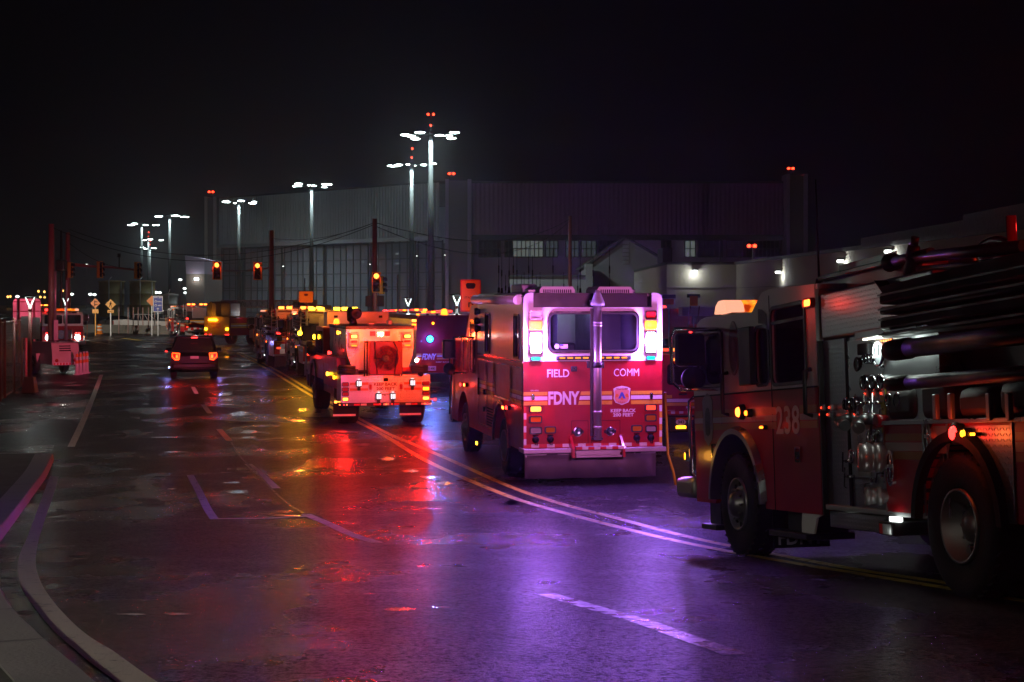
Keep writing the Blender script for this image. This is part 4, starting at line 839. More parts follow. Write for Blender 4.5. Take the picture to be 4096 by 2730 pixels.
# lamps at both sides
for s, (xa, xb), (xc, xd) in ((-1, (-1.175,-.945), (-.895,-.69)), (1, (.955,1.17), (.70,.905))):
    lampunit(FC, 'y', 0, xa, xb, f1(0,378)[1], f1(0,318)[1], M['clear_off'] if s < 0 else M['red_off'])
    lampunit(FC, 'y', 0, xa-.01, xb+.01, f1(0,447)[1], f1(0,385)[1], E['amber'] if s > 0 else E['dim'], M['amber_off'])
    lampunit(FC, 'y', 0, xa, xb, f1(0,604)[1], f1(0,456)[1], E['strobe'], M['chrome'], name='strobe_light')  # lens enlarged to stand for the strobe's glare
    lampunit(FC, 'y', 0, xa+.02, xb-.02, f1(0,646)[1], f1(0,619)[1], E['teal'], M['dark'], r=.04)
    lampunit(FC, 'y', 0, xa, xb, f1(0,986)[1], f1(0,940)[1], E['hot'] if s < 0 else E['soft'], M['dark'])
    lampunit(FC, 'y', 0, xa, xb, f1(0,1056)[1], f1(0,1007)[1], M['amber_off'], M['dark'])
    lampunit(FC, 'y', 0, xa, xb, f1(0,1128)[1], f1(0,1080)[1], M['clear_off'])
    lampunit(FC, 'y', 0, xc, xd, f1(0,1125)[1], f1(0,1078)[1], M['amber_off'], M['dark'])
    for x in ((xa+xb)/2, (xc+xd)/2):
        b = MB(); b.lathe((x,-.003,f1(0,1163)[1]),(0,-1,0),[(.06,0),(.06,.05),(.04,.09),(0,.09)],18); b.box(x-.05,x+.05,-.04,-.003,f1(0,1140)[1],f1(0,1133)[1]); b.tube([(x-.02,-.08,.8),(x-.02,-.09,.73),(x+.02,-.09,.72),(x+.03,-.05,.78)],.008,5); b.build('power_socket', M['black'], FC)
    b = MB(); x = -.287 if s < 0 else .31; z = f1(0,1118)[1]; b.lathe((x,-.001,z),(0,-1,0),[(.085,0),(.085,.02),(.065,.03),(.06,.015),(0,.02)],28); b.box(x-.11,x+.11,-.012,-.002,z-.03,z+.03,.004); b.box(x-.05,x+.05,-.04,-.015,z-.008,z+.008); b.build('fuel_cap', M['chrome'], FC)
    b = MB(); x = s*1.09-.02; b.box(x-.02,x+.03,-.04,-.003,f1(0,908)[1],f1(0,866)[1],.006); b.cyl((x,-.05,f1(0,890)[1]),(x,-.03,f1(0,890)[1]),.03); b.build('latch', M['chrome'], FC)
    light(((xa+xb)/2, -.17, 2.56), (.45,.16,1), 270, .09, FC); beam(((xa+xb)/2, -.2, 2.5), (0,-1,-.12), (.3,.07,1), 380, 165, .1, FC)
light((-1.05,-.12,1.36), (1,.03,.02), 5, .05, FC); light((1.06,-.12,2.85), (1,.4,.03), 10, .05, FC)
b = MB(); b.box(-.415,-.3,-.04,-.003,f1(0,720)[1],f1(0,685)[1],.01); o = b.build('rear_camera', M['dark'], FC); b = MB(); b.cyl((-.36,-.05,2.07),(-.36,-.035,2.07),.02); b.build('camera_lens', M['chrome'], o)
# stripes and lettering
b = MB(); b.mi = 0
Y_, Wt = [(1.598,1.661),(1.422,1.49)], (1.512,1.58)
def slant(b, x0, x1, z0, z1, k0=0, k1=0, y=-.004): b.face([(x0+k0*(z0-1.42)/.24,y,z0),(x1+k1*(z0-1.42)/.24,y,z0),(x1+k1*(z1-1.42)/.24,y,z1),(x0+k0*(z1-1.42)/.24,y,z1)])
for x0, x1, k0 in ((-1.274,-.84,0),(-.28,.35,.055),(.70,1.282,0)):
    b.mi = 0
    for z0, z1 in Y_: slant(b, x0, x1, z0, z1, k0)
    b.mi = 1; slant(b, x0, x1, *Wt, k0)
b.build('reflective_stripe', [M['refl_y'], M['refl_w']], FC, recalc=False)
b = MB(); tx = lambda s_, a0, a1, b0, b1, **k: b.text(s_, 'back', -.0045, f1(a0,0)[0], f1(a1,0)[0], f1(0,b1)[1], f1(0,b0)[1], **k)
tx('FIELD', 806, 951, 706, 756, bold=.01); tx('COMM', 1249, 1418, 704, 754, bold=.0); tx('FDNY', 813, 1020, 850, 938, bold=.04); tx('KEEP BACK', 1228, 1397, 970, 993, bold=.03); tx('200 FEET', 1243, 1383, 998, 1021, bold=.03); tx('SM14001', 696, 750, 838, 847)
b.build('lettering', M['refl_w'], FC, recalc=False)
cxm, czm = f1(1303,880); b = MB()
sh = [(-.16,.12),(-.1,.15),(0,.17),(.1,.15),(.16,.12),(.145,.03),(.155,-.06),(.12,-.13),(0,-.175),(-.12,-.13),(-.155,-.06),(-.145,.03)]
b.face([(cxm+x,-.005,czm+z) for x,z in sh]); cr_ = b.build('crest', M['refl_w'], FC, recalc=False)
b = MB(); b.face([(cxm+x*.86,-.0065,czm+z*.8-.012) for x,z in sh]); b.build('crest_field', mat('crest_salmon',(.75,.3,.2),.4), cr_, recalc=False)
b = MB(); b.text('FIELD COMM','back',-.008,cxm-.11,cxm+.11,czm+.1,czm+.135,bold=.02); b.text('F.D.N.Y.','back',-.008,cxm-.07,cxm+.07,czm-.14,czm-.11,bold=.02); b.build('crest_lettering', mat('crest_red',(.35,.01,.02),.4), cr_, recalc=False)
b = MB(); b.face([(cxm+x,-.0078,czm+z) for x,z in ((-.07,-.06),(.07,-.06),(.02,.05),(-.0,.06),(-.02,.05))]); b.build('tent_emblem', mat('crest_blue',(.05,.1,.45),.4), cr_, recalc=False)
b = MB()
for s in (-1,1): b.face([(cxm+s*x,-.0078,czm+z) for x,z in ((.08,-.03),(.13,-.04),(.12,.02),(.08,.03),(.06,.0))])
b.face([(cxm+x,-.0085,czm+z) for x,z in ((-.03,-.08),(.03,-.08),(.01,-.03),(0,-.01),(-.015,-.04))]); b.build('maltese_emblem', mat('crest_orange',(.75,.2,.02),.4), cr_, recalc=False)
b = MB()
n = 18
for i in range(n):
    b.mi = i % 2; x0, x1 = WL+(WR-WL)*i/n, WL+(WR-WL)*(i+1)/n; b.box(x0+.001,x1-.001,-.006,-.002,f1(0,1217)[1],f1(0,1195)[1])
for s, x0, x1 in ((-1,-1.272,-1.225),(1,1.232,1.28)):
    for i in range(6):
        b.mi = i % 2 if s < 0 else 2*(i % 2)+ (0 if i % 2 else 1); z1 = 1.4-i*.115; b.box(x0,x1,-.006,-.002,z1-.112,z1)
b.build('chevron_tape', [M['refl_r'], M['refl_w'], M['refl_y']], FC)
b = MB()
for x0_, x1_, z0_, z1_ in ((-.4,-.09,.68,1.14),(.12,.5,.68,1.14)): b.ring('y', rr(x0_,x1_,z0_,z1_,.01,1), rr(x0_+.008,x1_-.008,z0_+.008,z1_-.008,.008,1), -.0025, -.001)
b.box(WL+.04,WR-.04,-.003,-.001,2.196,2.204); b.box(-.035,-.028,-.003,-.001,.68,2.19); b.build('panel_seam', M['black'], FC)
b = MB(); b.box(WL-.03, WR+.05, -.16, .3, .575, .655, .012); b.build('bumper', M['alu'], FC)
b = MB()
for x in (-.42,.50):
    b.prism('x', [(-.02,.86),(-.05,.86),(-.28,.66),(-.3,.5),(-.2,.5),(-.02,.6)], x-.025, x+.02); b.box(x-.03,x+.05,-.03,-.002,.7,.88,.01)
b.build('step_arm', M['red'], FC)
b = MB(); b.box(-.38,.5,-.29,-.2,.64,.7,.006); b.box(-.38,.46,-.28,-.18,.5,.54,.006); b.box(-.36,.44,-.2,-.17,.54,.64); st_ = b.build('folding_step', M['alu'], FC)
b = MB()
for i in range(8): b.mi = i % 2; b.box(-.38+i*.11,-.272+i*.11,-.293,-.289,.645,.695)
b.build('step_tape', [M['refl_r'],M['refl_w']], st_)
b = MB(); V0 = []
for i in range(25):
    x = -1.26+2.42*i/24; w_ = .012*math.sin(i*.9)+.008*math.sin(i*2.3); V0.append((x, w_))
A = [[b.b.verts.new((x, -.02+w_*(1+j), .565-.45*j)) for x, w_ in V0] for j in (0,.5,1)]
for j in range(2):
    for i in range(24): b.b.faces.new((A[j][i],A[j][i+1],A[j+1][i+1],A[j+1][i])).smooth = True
o = b.build('mudflap', M['flap'], FC); sm_ = o.modifiers.new('t','SOLIDIFY'); sm_.thickness = .012
b = MB(); b.box(-1.25,-1.22,-.03,-.02,.5,.54); b.box(-1.26,1.15,-.035,-.022,.535,.56); b.build('flap_retainer', M['steel'], FC)
# side
b = MB(); b.cyl((WL-.08,.12,3.3),(WL-.08,4.75,3.3),.085); b.box(WL-.12,WL,.12,4.75,3.36,3.4,.01); b.build('awning_roll', M['white'], FC)
b = MB()
for y0, y1, z0, z1 in ((.1,1.15,1.35,2.1),(2.95,3.7,.75,2.1),(3.8,4.7,.75,2.1),(1.2,2.8,1.42,2.1)):
    b.ring('x', rr(y0,y1,z0,z1,.03,2), rr(y0+.03,y1-.03,z0+.03,z1-.03,.02,2), WL-.012, WL-.002)
b.box(WL-.02,WL-.001,0.02,4.8,2.17,2.21); b.build('locker_trim', M['chrome'], FC)
b = MB()
for i in range(7): b.box(WL-.014,WL-.002,3.0,3.65,.8+i*.055,.83+i*.055)
b.build('side_grille', M['black'], FC)
b = MB()
for i in range(3): b.mi = i % 2; b.box(WL-.004,WL-.001,.02,1.2,[1.422,1.512,1.598][i],[1.49,1.58,1.661][i]); b.box(WL-.004,WL-.001,2.9,4.78,[1.422,1.512,1.598][i],[1.49,1.58,1.661][i])
b.build('side_stripe', [M['refl_y'],M['refl_w']], FC)
for sd, x in ((-1, WL), (1, WR)):
    b = MB(); P_ = arc(2.05,.53,.86,178,2,14); Q_ = arc(2.05,.53,.8,178,2,14); b.ring('x', P_+Q_[::-1][:0], Q_, x+sd*.05, x) if False else None
    for i in range(14):
        a, c, d, e = P_[i], P_[i+1], Q_[i+1], Q_[i]; b.face([(x+sd*.05,*a),(x+sd*.05,*c),(x+sd*.05,*d),(x+sd*.05,*e)]); b.face([(x+sd*.05,*a),(x+sd*.05,*c),(x,*c),(x,*a)])
    b.build('wheel_arch', M['chrome'], FC)
    wheel(FC, x-sd*.03, 2.05, .53, .53, .6, sd, off=False); wheel(FC, x-sd*.03, 6.62, .53, .53, .32, sd)
for cx, cy, m in ((203,762,E['red']),(233,765,E['hot']),(538,943,E['hot']),(567,944,E['red']),(332,1222,E['yellow'])):
    y, z = fs(cx, cy); b = MB(); b.box(WL-.06,WL-.002,y-.09,y+.09,z-.04,z+.04,.012); o = b.build('side_marker', M['dark'], FC); b = MB(); b.box(WL-.075,WL-.061,y-.075,y+.075,z-.03,z+.03,.006); b.build('lens', m, o); 
y, z = fs(538,943); light((WL-.15,y,z), (1,.02,.015), 1.6, .05, FC); y, z = fs(220,765); light((WL-.15,y,z), (1,.02,.015), 1.6, .05, FC)
b = MB(); b.box(WL-.03,WL-.002,4.6,4.7,1.35,1.7,.01); b.cyl((WL-.06,3.85,1.45),(WL-.002,3.85,1.45),.05); b.cyl((WL-.06,3.85,1.1),(WL-.002,3.85,1.1),.05); b.build('door_handle', M['dark'], FC)
b = MB()
for cx, cy in ((333,190),(333,265),(337,322)):
    y, z = fs(cx,cy); b.lathe((WL,y,z),(-1,0,0),[(.0,.12),(.07,.12),(.08,.08),(.05,.0)],14)
b.build('scene_light', M['dark'], FC)
# cab
ct = [fs(*q) for q in ((322,128),(262,148),(246,235),(222,398),(130,408),(118,520),(112,1060))]
cz0 = .6; cabo = [(4.81,cz0),(5.75,cz0)]+arc(6.62,.53,.78,175,5)+[(7.5,cz0),(ct[-1][0],.6)]+[(ct[5][0],ct[5][1])]+[(ct[4][0]-.1,ct[4][1]),ct[3],ct[2],ct[1],(4.81,ct[0][1])]
b = MB(); b.prism('x', cabo, WL, WR); b.build('cab', M['red'], FC)
for q0, q1 in (((262,650),(300,270)),((206,645),(246,412)),((140,645),(190,412))):
    y0, z0 = fs(*q0); y1, z1 = fs(*q1); b = MB(); b.prism('x', rr(y0,y1,z0,z1,.05), WL-.012, WL-.002); o = b.build('cab_window', M['glass'], FC); b = MB(); b.ring('x', rr(min(y0,y1)-.04,max(y0,y1)+.04,z0-.04,z1+.04,.07), rr(y0,y1,z0,z1,.05), WL-.022, WL-.001); b.build('window_frame', M['chrome'], o)
xm = -1.62; y, z0 = FC.side(1750+90/1.96,1150+560/1.96,xm); _, z1 = FC.side(1750+90/1.96,1150+410/1.96,xm)
b = MB(); b.box(xm-.14,xm+.14,y-.05,y+.1,z0,z1,.04); b.lathe((xm,y-.03,z0-.22),(0,1,0),[(0,-.02),(.13,0),(.12,.1),(0,.12)],18); o = b.build('mirror', M['dark'], FC)
b = MB(); b.tube([(xm+.1,y+.05,z1+.04),(WL,y-.25,z1+.06)],.02); b.tube([(xm+.1,y+.05,z0-.3),(WL,y-.25,z0-.3)],.02); b.tube([(xm+.12,y+.05,z1+.04),(xm+.12,y+.05,z0-.35)],.02); b.build('mirror_arm', M['chrome'], o)
b = MB(); b.tube([(WL-.05,ct[-1][0]-.05,2.3),(WL-.05,ct[-1][0]-.05,.7)],.025); b.box(WL-.02,WR,ct[-1][0],ct[-1][0]+.35,.5,.85,.05); b.build('front_bumper', M['chrome'], FC)
xs_ = [410,487,507,532,557,583,607,637,655,685,710,736,760,845,1025,1055,1080,1352,1390]
for i, cx in enumerate(xs_):
    u, v = 1700+cx/1.651, 1050+(200+6*(i%3))/1.651; yy = 2.0+(i*1.37)%5.5
    x, _ = FC.back(u, v, yy); x = max(-1.15, min(1.15, x)); zb = 3.43 if yy < 4.8 else ct[0][1]; h = [.7,.9,.8,.62][i%4]
    b = MB(); b.cyl((x,yy,zb),(x,yy,zb+.12),.03,.02,8); b.cyl((x,yy,zb+.1),(x,yy,zb+h),.008,.005,6); b.cyl((x,yy,zb+h*.45),(x,yy,zb+h*.62),.014,.014,6); b.build('antenna', M['black'], FC)
b = MB(); b.box(-1.1,-.95,.5,.8,3.43,3.5,.02); b.box(-1.0,-.7,1.6,2.6,3.43,3.6,.03); b.box(.95,1.2,1.5,2.3,3.43,3.5,.02); b.build('roof_box', M['alu'], FC)
b = MB(); b.prism('x', [(.3,.58),(8,.58),(8,.45),(.3,.45)], -.45, .45); b.box(-1.1,1.1,1.95,2.15,.4,.66); b.build('chassis', M['black'], FC)
# ------------------------------------------------------------------ ENGINE (near, right)
EN = Veh('fire_engine', 'dark red and white fire engine with large 238 on its door, nearest on the right', 'fire truck', (0,0,0), 12.4, -4.95, group='fire engines parked in the line')
hub = at(1695*1.7408, 1157*1.7408, 17.1); o_ = hub - EN.M.to_3x3() @ Vector((-1.2,0,.53)); EN.o.location = o_; EN.M = Matrix.Translation(o_) @ EN.M.to_3x3().to_4x4(); EN.I = EN.M.inverted(); EN.c = EN.I @ Vector((0,0,EYE))
XL, XR = -1.25, 1.25
def g2(x, y): return (2650+x/1.96, 950+y/1.96)
def g3(x, y): return (3250+x/1.96, 950+y/1.96)
def g4(x, y): return (2650+x/1.96, 1500+y/1.96)
def g5(x, y): return (3250+x/1.96, 1600+y/1.96)
def S(q, x=XL): return EN.side(*q, x)
def rc(qa, qb, x=XL):
    a, c = S(qa, x), S(qb, x); return (min(a[0],c[0]), max(a[0],c[0]), min(a[1],c[1]), max(a[1],c[1]))
yf, _ = S(g2(247,1225)); yr, _ = S(g2(1208,900)); zs = (S(g2(300,1222))[1]+S(g2(1100,1202))[1])/2; zb = S(g4(900,1060))[1]
topl = [S(g2(*q)) for q in ((258,745),(272,680),(300,645),(345,625),(700,588),(757,470),(778,432),(840,405),(1205,362))]
upo = [(yr,zs),(yr,topl[-1][1])]+topl[::-1][1:]+[(yf,topl[0][1]-.02),(yf,zs)]
wA = rc(g2(292,1165), g2(460,740)); wB = rc(g2(745,1150), g2(828,705)); wC = rc(g2(872,1145), g2(1110,518))
b = MB()
for x0, x1 in ((XL,XL+.05),(XR-.05,XR)): b.holed('x', upo, [rr(*wA,.07), rr(*wB,.07), rr(*wC,.07)], x0, x1)
tb = topl+[(p[0],p[1]-.05) for p in topl[::-1]]; b.prism('x', tb, XL+.01, XR-.01)
b.box(XL+.05,XR-.05,yr,yr+.04,zs,topl[-1][1]-.05)
fw = [(XL+.05,zs),(XR-.05,zs),(XR-.05,topl[0][1]),(XL+.05,topl[0][1])]; b.holed('y', fw, [rr(XL+.14,-.03,wA[2]+.02,wA[3],.08), rr(.03,XR-.14,wA[2]+.02,wA[3],.08)], yf-.05, yf)
b.build('upper_cab', M['white'], EN)
ar = arc(0, .53, .80, 168, 8, 16)
lo = [(yr,zb),(.80,zb),(.8,.55)]
loo = [(yr,zb),(-.96,zb)]+[(p[0],p[1]) for p in arc(-.2,.53,.74,180,0,16)]+[(.56,zb),(yf,zb),(yf,zs-.003),(yr,zs-.003)]
b = MB()
for x0, x1 in ((XL,XL+.3),(XR-.3,XR)): b.prism('x', loo, x0, x1)
b.box(XL+.3,XR-.3,yf-.06,yf,zb,zs-.003); b.box(XL+.3,XR-.3,yr,yr+.05,zb,zs-.003); b.build('lower_cab', M['red'], EN)
b = MB(); b.box(XL+.05,XR-.05,yr+.05,yf-.06,zs-.25,zs-.2); b.box(-.9,-.35,.15,.6,zs-.2,zs+.15,.05); b.box(-.9,-.35,.05,.2,zs-.1,zs+.7,.05); b.box(-.4,.4,-.9,.7,zs-.2,zs+.1,.05); b.box(XL+.05,XR-.05,yf-.45,yf-.07,zs-.2,zs+.02,.04); b.build('cab_interior', M['dark'], EN)
b = MB(); P = [(-.62+.22*math.cos(R(a)), yf-.52-.06*math.sin(R(a)), zs+.17+.2*math.sin(R(a))) for a in range(0,361,24)]; b.tube(P, .018); b.tube([P[4],(-.62,yf-.5,zs+.15),(-.62,yf-.3,zs)], .02); P = [(-1.1,.85,zs+.25),(-1.1,1.0,zs+.25),(-1.1,1.05,zs+.3),(-1.1,1.05,zs+.6),(-1.1,1.0,zs+.66),(-1.1,.85,zs+.66)]; b.tube(P,.025); b.build('steering_wheel', M['black'], EN)
for wv_, m in ((wA,M['clear']),(wB,M['glass']),(wC,M['glass'])):
    for x, s in ((XL,-1),(XR,1)):
        b = MB(); b.prism('x', rr(*wv_,.07), x-s*.02, x-s*.03); o = b.build('cab_window', m, EN)
        b = MB(); b.ring('x', rr(wv_[0]-.035,wv_[1]+.035,wv_[2]-.035,wv_[3]+.035,.1), rr(*wv_,.07), x, x+s*.018); b.build('window_frame', M['chrome'] if wv_ is wB else M['dark'], o)
b = MB(); ym, zm = S(g2(900,665)); b.box(XL-.012,XL-.002,wC[0],wC[1],zm-.02,zm+.01); b.build('window_bar', M['dark'], EN)
for x0, x1 in ((XL+.14,-.03),(.03,XR-.14)):
    b = MB(); b.prism('y', rr(x0,x1,wA[2]+.02,wA[3],.08), yf-.03, yf-.02); b.build('windscreen', M['glass'], EN)
# chrome trims, seams, grab rails
b = MB(); b.box(XL-.006,XL,yr,yf,zs-.012,zs+.004)
for q, z0, z1 in ((g2(848,900),zb,topl[6][1]-.05),(g4(473,600),.55+.8,zs),(g2(475,900),zs,wA[3])):
    y, _ = S(q); b.box(XL-.005,XL,y-.006,y+.006,z0,z1)
b.build('door_seam', M['black'], EN)
for qa, qb in ((g2(497,1320),g2(520,1060)),(g4(497,0),g4(520,0))): pass
def vrail(qt, qb, w_=.02, nm='grab_rail', m='dark', pad=.07):
    y, zt = S(qt); _, z0 = S(qb); b = MB(); b.tube([(XL,y,zt),(XL-pad,y,zt-.02),(XL-pad,y,z0+.02),(XL,y,z0)], w_); b.build(nm, M[m], EN)
vrail(g2(512,1062), g4(510,315), .022); vrail(g2(1165,1035), g4(1165,320), .022)
a = rc(g2(642,1165), g2(720,697)); b = MB(); b.box(XL-.06,XL-.001,a[0],a[1],a[2],a[3],.01); b.build('air_intake', M['dark'], EN)
a = rc(g2(603,1140), g2(675,705)); b = MB(); b.box(XL-.008,XL-.001,a[0],a[1],a[2],a[3],.003); b.build('polished_panel', M['steel'], EN)
y, z = S(g2(560,870)); b = MB(); b.prism('x', circ(y,z,.15,.29,28), XL-.006, XL-.001); o = b.build('door_emblem', mat('emblem_grey',(.16,.15,.17),.4), EN)
b = MB(); b.ring('x', circ(y,z,.145,.28,28), circ(y,z,.125,.25,28), XL-.009, XL-.006); b.prism('x', circ(y,z,.05,.1,12), XL-.009, XL-.006); b.build('emblem_ring', M['grey'], o)
a = rc(g2(752,660), g2(815,548)); b = MB()
for i in range(5): b.prism('x', [(a[1]-(a[1]-a[0])*t, a[3]-(a[3]-a[2])*(i*.2)-.03*math.sin(t*7)-t*.05-d) for t, d in ((0,0),(.5,0),(1,0),(1,.045),(.5,.045),(0,.045))], XL-.004, XL-.001)
b.build('flag_decal', M['dark'], EN)
# stripes / lettering
zy = [S(g4(700,318))[1], S(g4(700,262))[1], S(g4(700,368))[1], S(g4(700,323))[1], S(g4(700,428))[1], S(g4(700,376))[1]]
b = MB()
for m_, z0, z1 in ((0,zy[0],zy[1]),(1,zy[2],zy[3]),(0,zy[4],zy[5])):
    b.mi = m_
    for y0, y1 in ((yr+.03, S(g4(1078,300))[0]-.0),(S(g4(895,300))[0]+.0, S(g4(398,300))[0]),(S(g4(318,300))[0], yf-.01)): b.box(XL-.005,XL-.001,y0,y1,z0,z1)
dy = mat('dull_yellow_tape',(.3,.14,.02),.4); dw = mat('dull_white_tape',(.38,.36,.36),.4)
b.build('reflective_stripe', [dy, dw], EN)
b = MB(); a = rc(g4(897,468), g4(1075,236)); b.text('238', 'left', XL-.0062, a[1], a[0], a[2], a[3], bold=.02); b.build('number', mat('number_tape',(.6,.58,.6),.4), EN, recalc=False)
b = MB(); a = rc(g4(700,362), g4(806,328)); b.text('nyc.gov/fdny', 'left', XL-.0075, a[1], a[0], a[2], a[3], bold=.01); b.build('lettering', M['red'], EN, recalc=False)
y, z = S(g4(358,350)); b = MB(); b.prism('x', [(y+p[0]*1.05,z+p[1]*1.7) for p in sh], XL-.006, XL-.001); cr2 = b.build('crest', mat('crest_dull',(.22,.17,.18),.4), EN); b = MB(); b.prism('x', circ(y,z,.08,.13,16), XL-.009, XL-.006); b.prism('x', [(y+p[0]*.5,z-.1+p[1]*.5) for p in sh], XL-.009, XL-.006); b.build('crest_emblem', M['dark'], cr2)
for qa, qb in ((g4(397,652),g4(431,540)),(g4(1053,686),g4(1090,562))):
    a = rc(qa, qb); b = MB(); b.ring('x', rr(*a,.02), rr(a[0]+.015,a[1]-.015,a[2]+.02,a[3]-.02,.01), XL-.02, XL-.001); o = b.build('door_handle', M['chrome'], EN); b = MB(); b.box(XL-.012,XL-.002,a[0]+.016,a[1]-.016,a[2]+.05,a[3]-.05); b.box(XL-.03,XL-.012,(a[0]+a[1])/2-.012,(a[0]+a[1])/2+.012,a[2]+.06,a[3]-.12); b.build('latch', M['dark'], o)
# lamps on the cab
def roundlamp(q, r, m, w_=0, col=(1,.03,.015), nm='marker_lamp'):
    y, z = S(q); b = MB(); b.lathe((XL,y,z),(-1,0,0),[(r*1.5,0),(r*1.4,.05),(r,.06)],20); o = b.build(nm, M['dark'], EN)
    b = MB(); b.lathe((XL-.045,y,z),(-1,0,0),[(r,0),(r*.8,.03),(0,.04)],18); b.build('lens', m, o)
    if w_: light((XL-.2,y,z), col, w_, .05, EN)
roundlamp(g4(635,292), .055, E['hot'], .8); roundlamp(g4(700,300), .03, E['orange'], 0)
def boxlamp(qa, qb, m, w_=0, col=(1,.03,.015), x=XL, fr='dark'):
    a = rc(qa, qb, x); o = lampunit(EN, 'x', x, *a, m, M[fr]); 
    if w_: light((x-.25,(a[0]+a[1])/2,(a[2]+a[3])/2), col, w_, .06, EN)
boxlamp(g4(783,427), g4(827,396), E['orange'], .3); boxlamp(g2(1132,560), g2(1198,470), E['hot'], 1.2, (1,.03,.015), fr='red')
boxlamp(g4(190,677), g4(216,598), E['amber'], 1.5, (1,.4,.05))
# light bar on the low roof
yb0, zb0 = S(g2(600,580), -.9); zl = topl[4][1]
b = MB(); b.box(-.93,.95,.76,1.09,zl+.04,zl+.118,.02); b.box(-.86,-.6,.6,1.1,zl-.02,zl+.06,.02); b.box(.6,.86,.6,1.1,zl-.02,zl+.06,.02); lb = b.build('light_bar_base', M['dark'], EN)
segs = [(-1.0,-.78,emi('pale_dome',(1,.4,.25),1.2)),(-.78,-.3,dome('amber_dome',(1,.06,.004),(1,.3,.015),.5,1.7)),(-.3,.3,dome('red_dome',(1,.02,.005),(1,.15,.01),.5,1.6)),(.3,.78,dome('orange_dome',(1,.04,.005),(1,.25,.01),.6,1.6)),(.78,1.0,E['red'])]
for x0, x1, m in segs:
    b = MB(); b.prism('x', [(.72,zl+.12),(.76,zl+.21),(.83,zl+.26),(.98,zl+.26),(1.08,zl+.21),(1.13,zl+.12)], x0+.003, x1-.003); b.build('light_bar_dome', m, lb)
light((-.5,.9,zl+.5), (1,.08,.02), 5, .12, EN); beam((.3,1.25,zl+.2), (.02,1,-.02), (1,.22,.7), 1150, 32, .12, EN); beam((-.6,1.25,zl+.2), (.02,1,-.05), (1,.22,.75), 1150, 32, .12, EN)
# roof details
zt = topl[-1][1]; ya, _ = S(g2(965,380)); b = MB(); b.cyl((-.9,ya,zt-.05),(-.9,ya,zt+.12),.06,.03); b.cyl((-.9,ya,zt+.1),(-.9,ya,zt+1.1),.012,.006); b.build('antenna', M['black'], EN)
b = MB(); b.box(-1.0,.6,ya+.05,ya+.5,zt-.12,zt+.05,.03); b.build('roof_hatch', M['dark'], EN); b = MB(); b.lathe((-.6,ya-.5,zt),(0,0,1),[(.25,0),(.24,.08),(.1,.13),(0,.14)],18); b.build('roof_dome', M['red'], EN)
# mirror
xm = -1.55; a = rc(g2(160,1020), g2(272,738), xm); b = MB(); ymm = (a[0]+a[1])/2; wd_ = .17
b.box(xm-wd_,xm+wd_,ymm-.05,ymm+.08,a[2],a[3],.05); z5 = S(g2(215,1110), xm)[1]; b.lathe((xm+.02,ymm-.02,z5),(0,1,0),[(0,-.06),(.13,-.04),(.12,.06),(0,.1)],20); o = b.build('mirror', M['dark'], EN)
b = MB(); b.box(xm-wd_+.02,xm+wd_-.02,ymm-.062,ymm-.05,a[2]+.03,a[3]-.03,.003); b.build('mirror_glass', M['mirror'], o)
b = MB(); z6 = S(g2(200,1195), xm)[1]; P = [(XL,ymm-.1,a[3]+.03),(xm-wd_-.0,ymm,a[3]+.04),(xm-wd_-.04,ymm,a[3]-.05),(xm-wd_-.04,ymm,z6+.08),(xm-wd_+.05,ymm,z6),(XL,ymm-.15,z6)]; b.tube(P, .022); b.build('mirror_arm', M['chrome'], o)
# front bumper, grille, headlamps, pole
zb1, zb2 = S(g4(160,960))[1], S(g4(160,800))[1]
b = MB(); b.box(-1.3,1.3,yf,yf+.62,zb1,zb2,.06); b.build('front_bumper', mat('bumper_steel',(.3,.3,.31),.35,.7), EN)
b = MB(); b.box(-.55,.55,yf+.001,yf+.05,zb2+.1,zs-.25,.02); b.build('grille', M['chrome'], EN)
for s in (-1,1):
    for z_, m, nm in ((zb2+.2,E['white'],'headlight'),(zb2+.45,E['red'],'warning_light')):
        b = MB(); b.box(s*.9-.2,s*.9+.2,yf+.001,yf+.06,z_-.09,z_+.09,.03); hl = b.build(nm, M['chrome'], EN); b = MB()
        for dx in (-.09,.09): b.lathe((s*.9+dx,yf+.061,z_),(0,1,0),[(.075,0),(.05,.015),(0,.02)],16)
        b.build('lens', m, hl)
P = [EN.M.inverted() @ at(*q, 19.4) for q in (((1700+1585/1.651),(1050+858/1.651)),((1700+1592/1.651),(1050+1000/1.651)),((1700+1605/1.651),(1050+1270/1.651)),((1700+1640/1.651),(1050+1380/1.651)),((1700+1655/1.651),(1050+1470/1.651)))]
b = MB(); b.tube(P[:], .017); b.build('marker_wand', M['orange'], EN)  # orange lamp light on the wand put into its colour
b = MB(); y1, z1 = S(g4(12,120)); 
b.tube([(XL+.02,yf+.03,zs),(XL-.04,yf+.05,zs-.05),(XL-.04,yf+.05,zb2+.05),(XL,yf+.03,zb2)], .022); b.build('entry_rail', M['chrome'], EN)
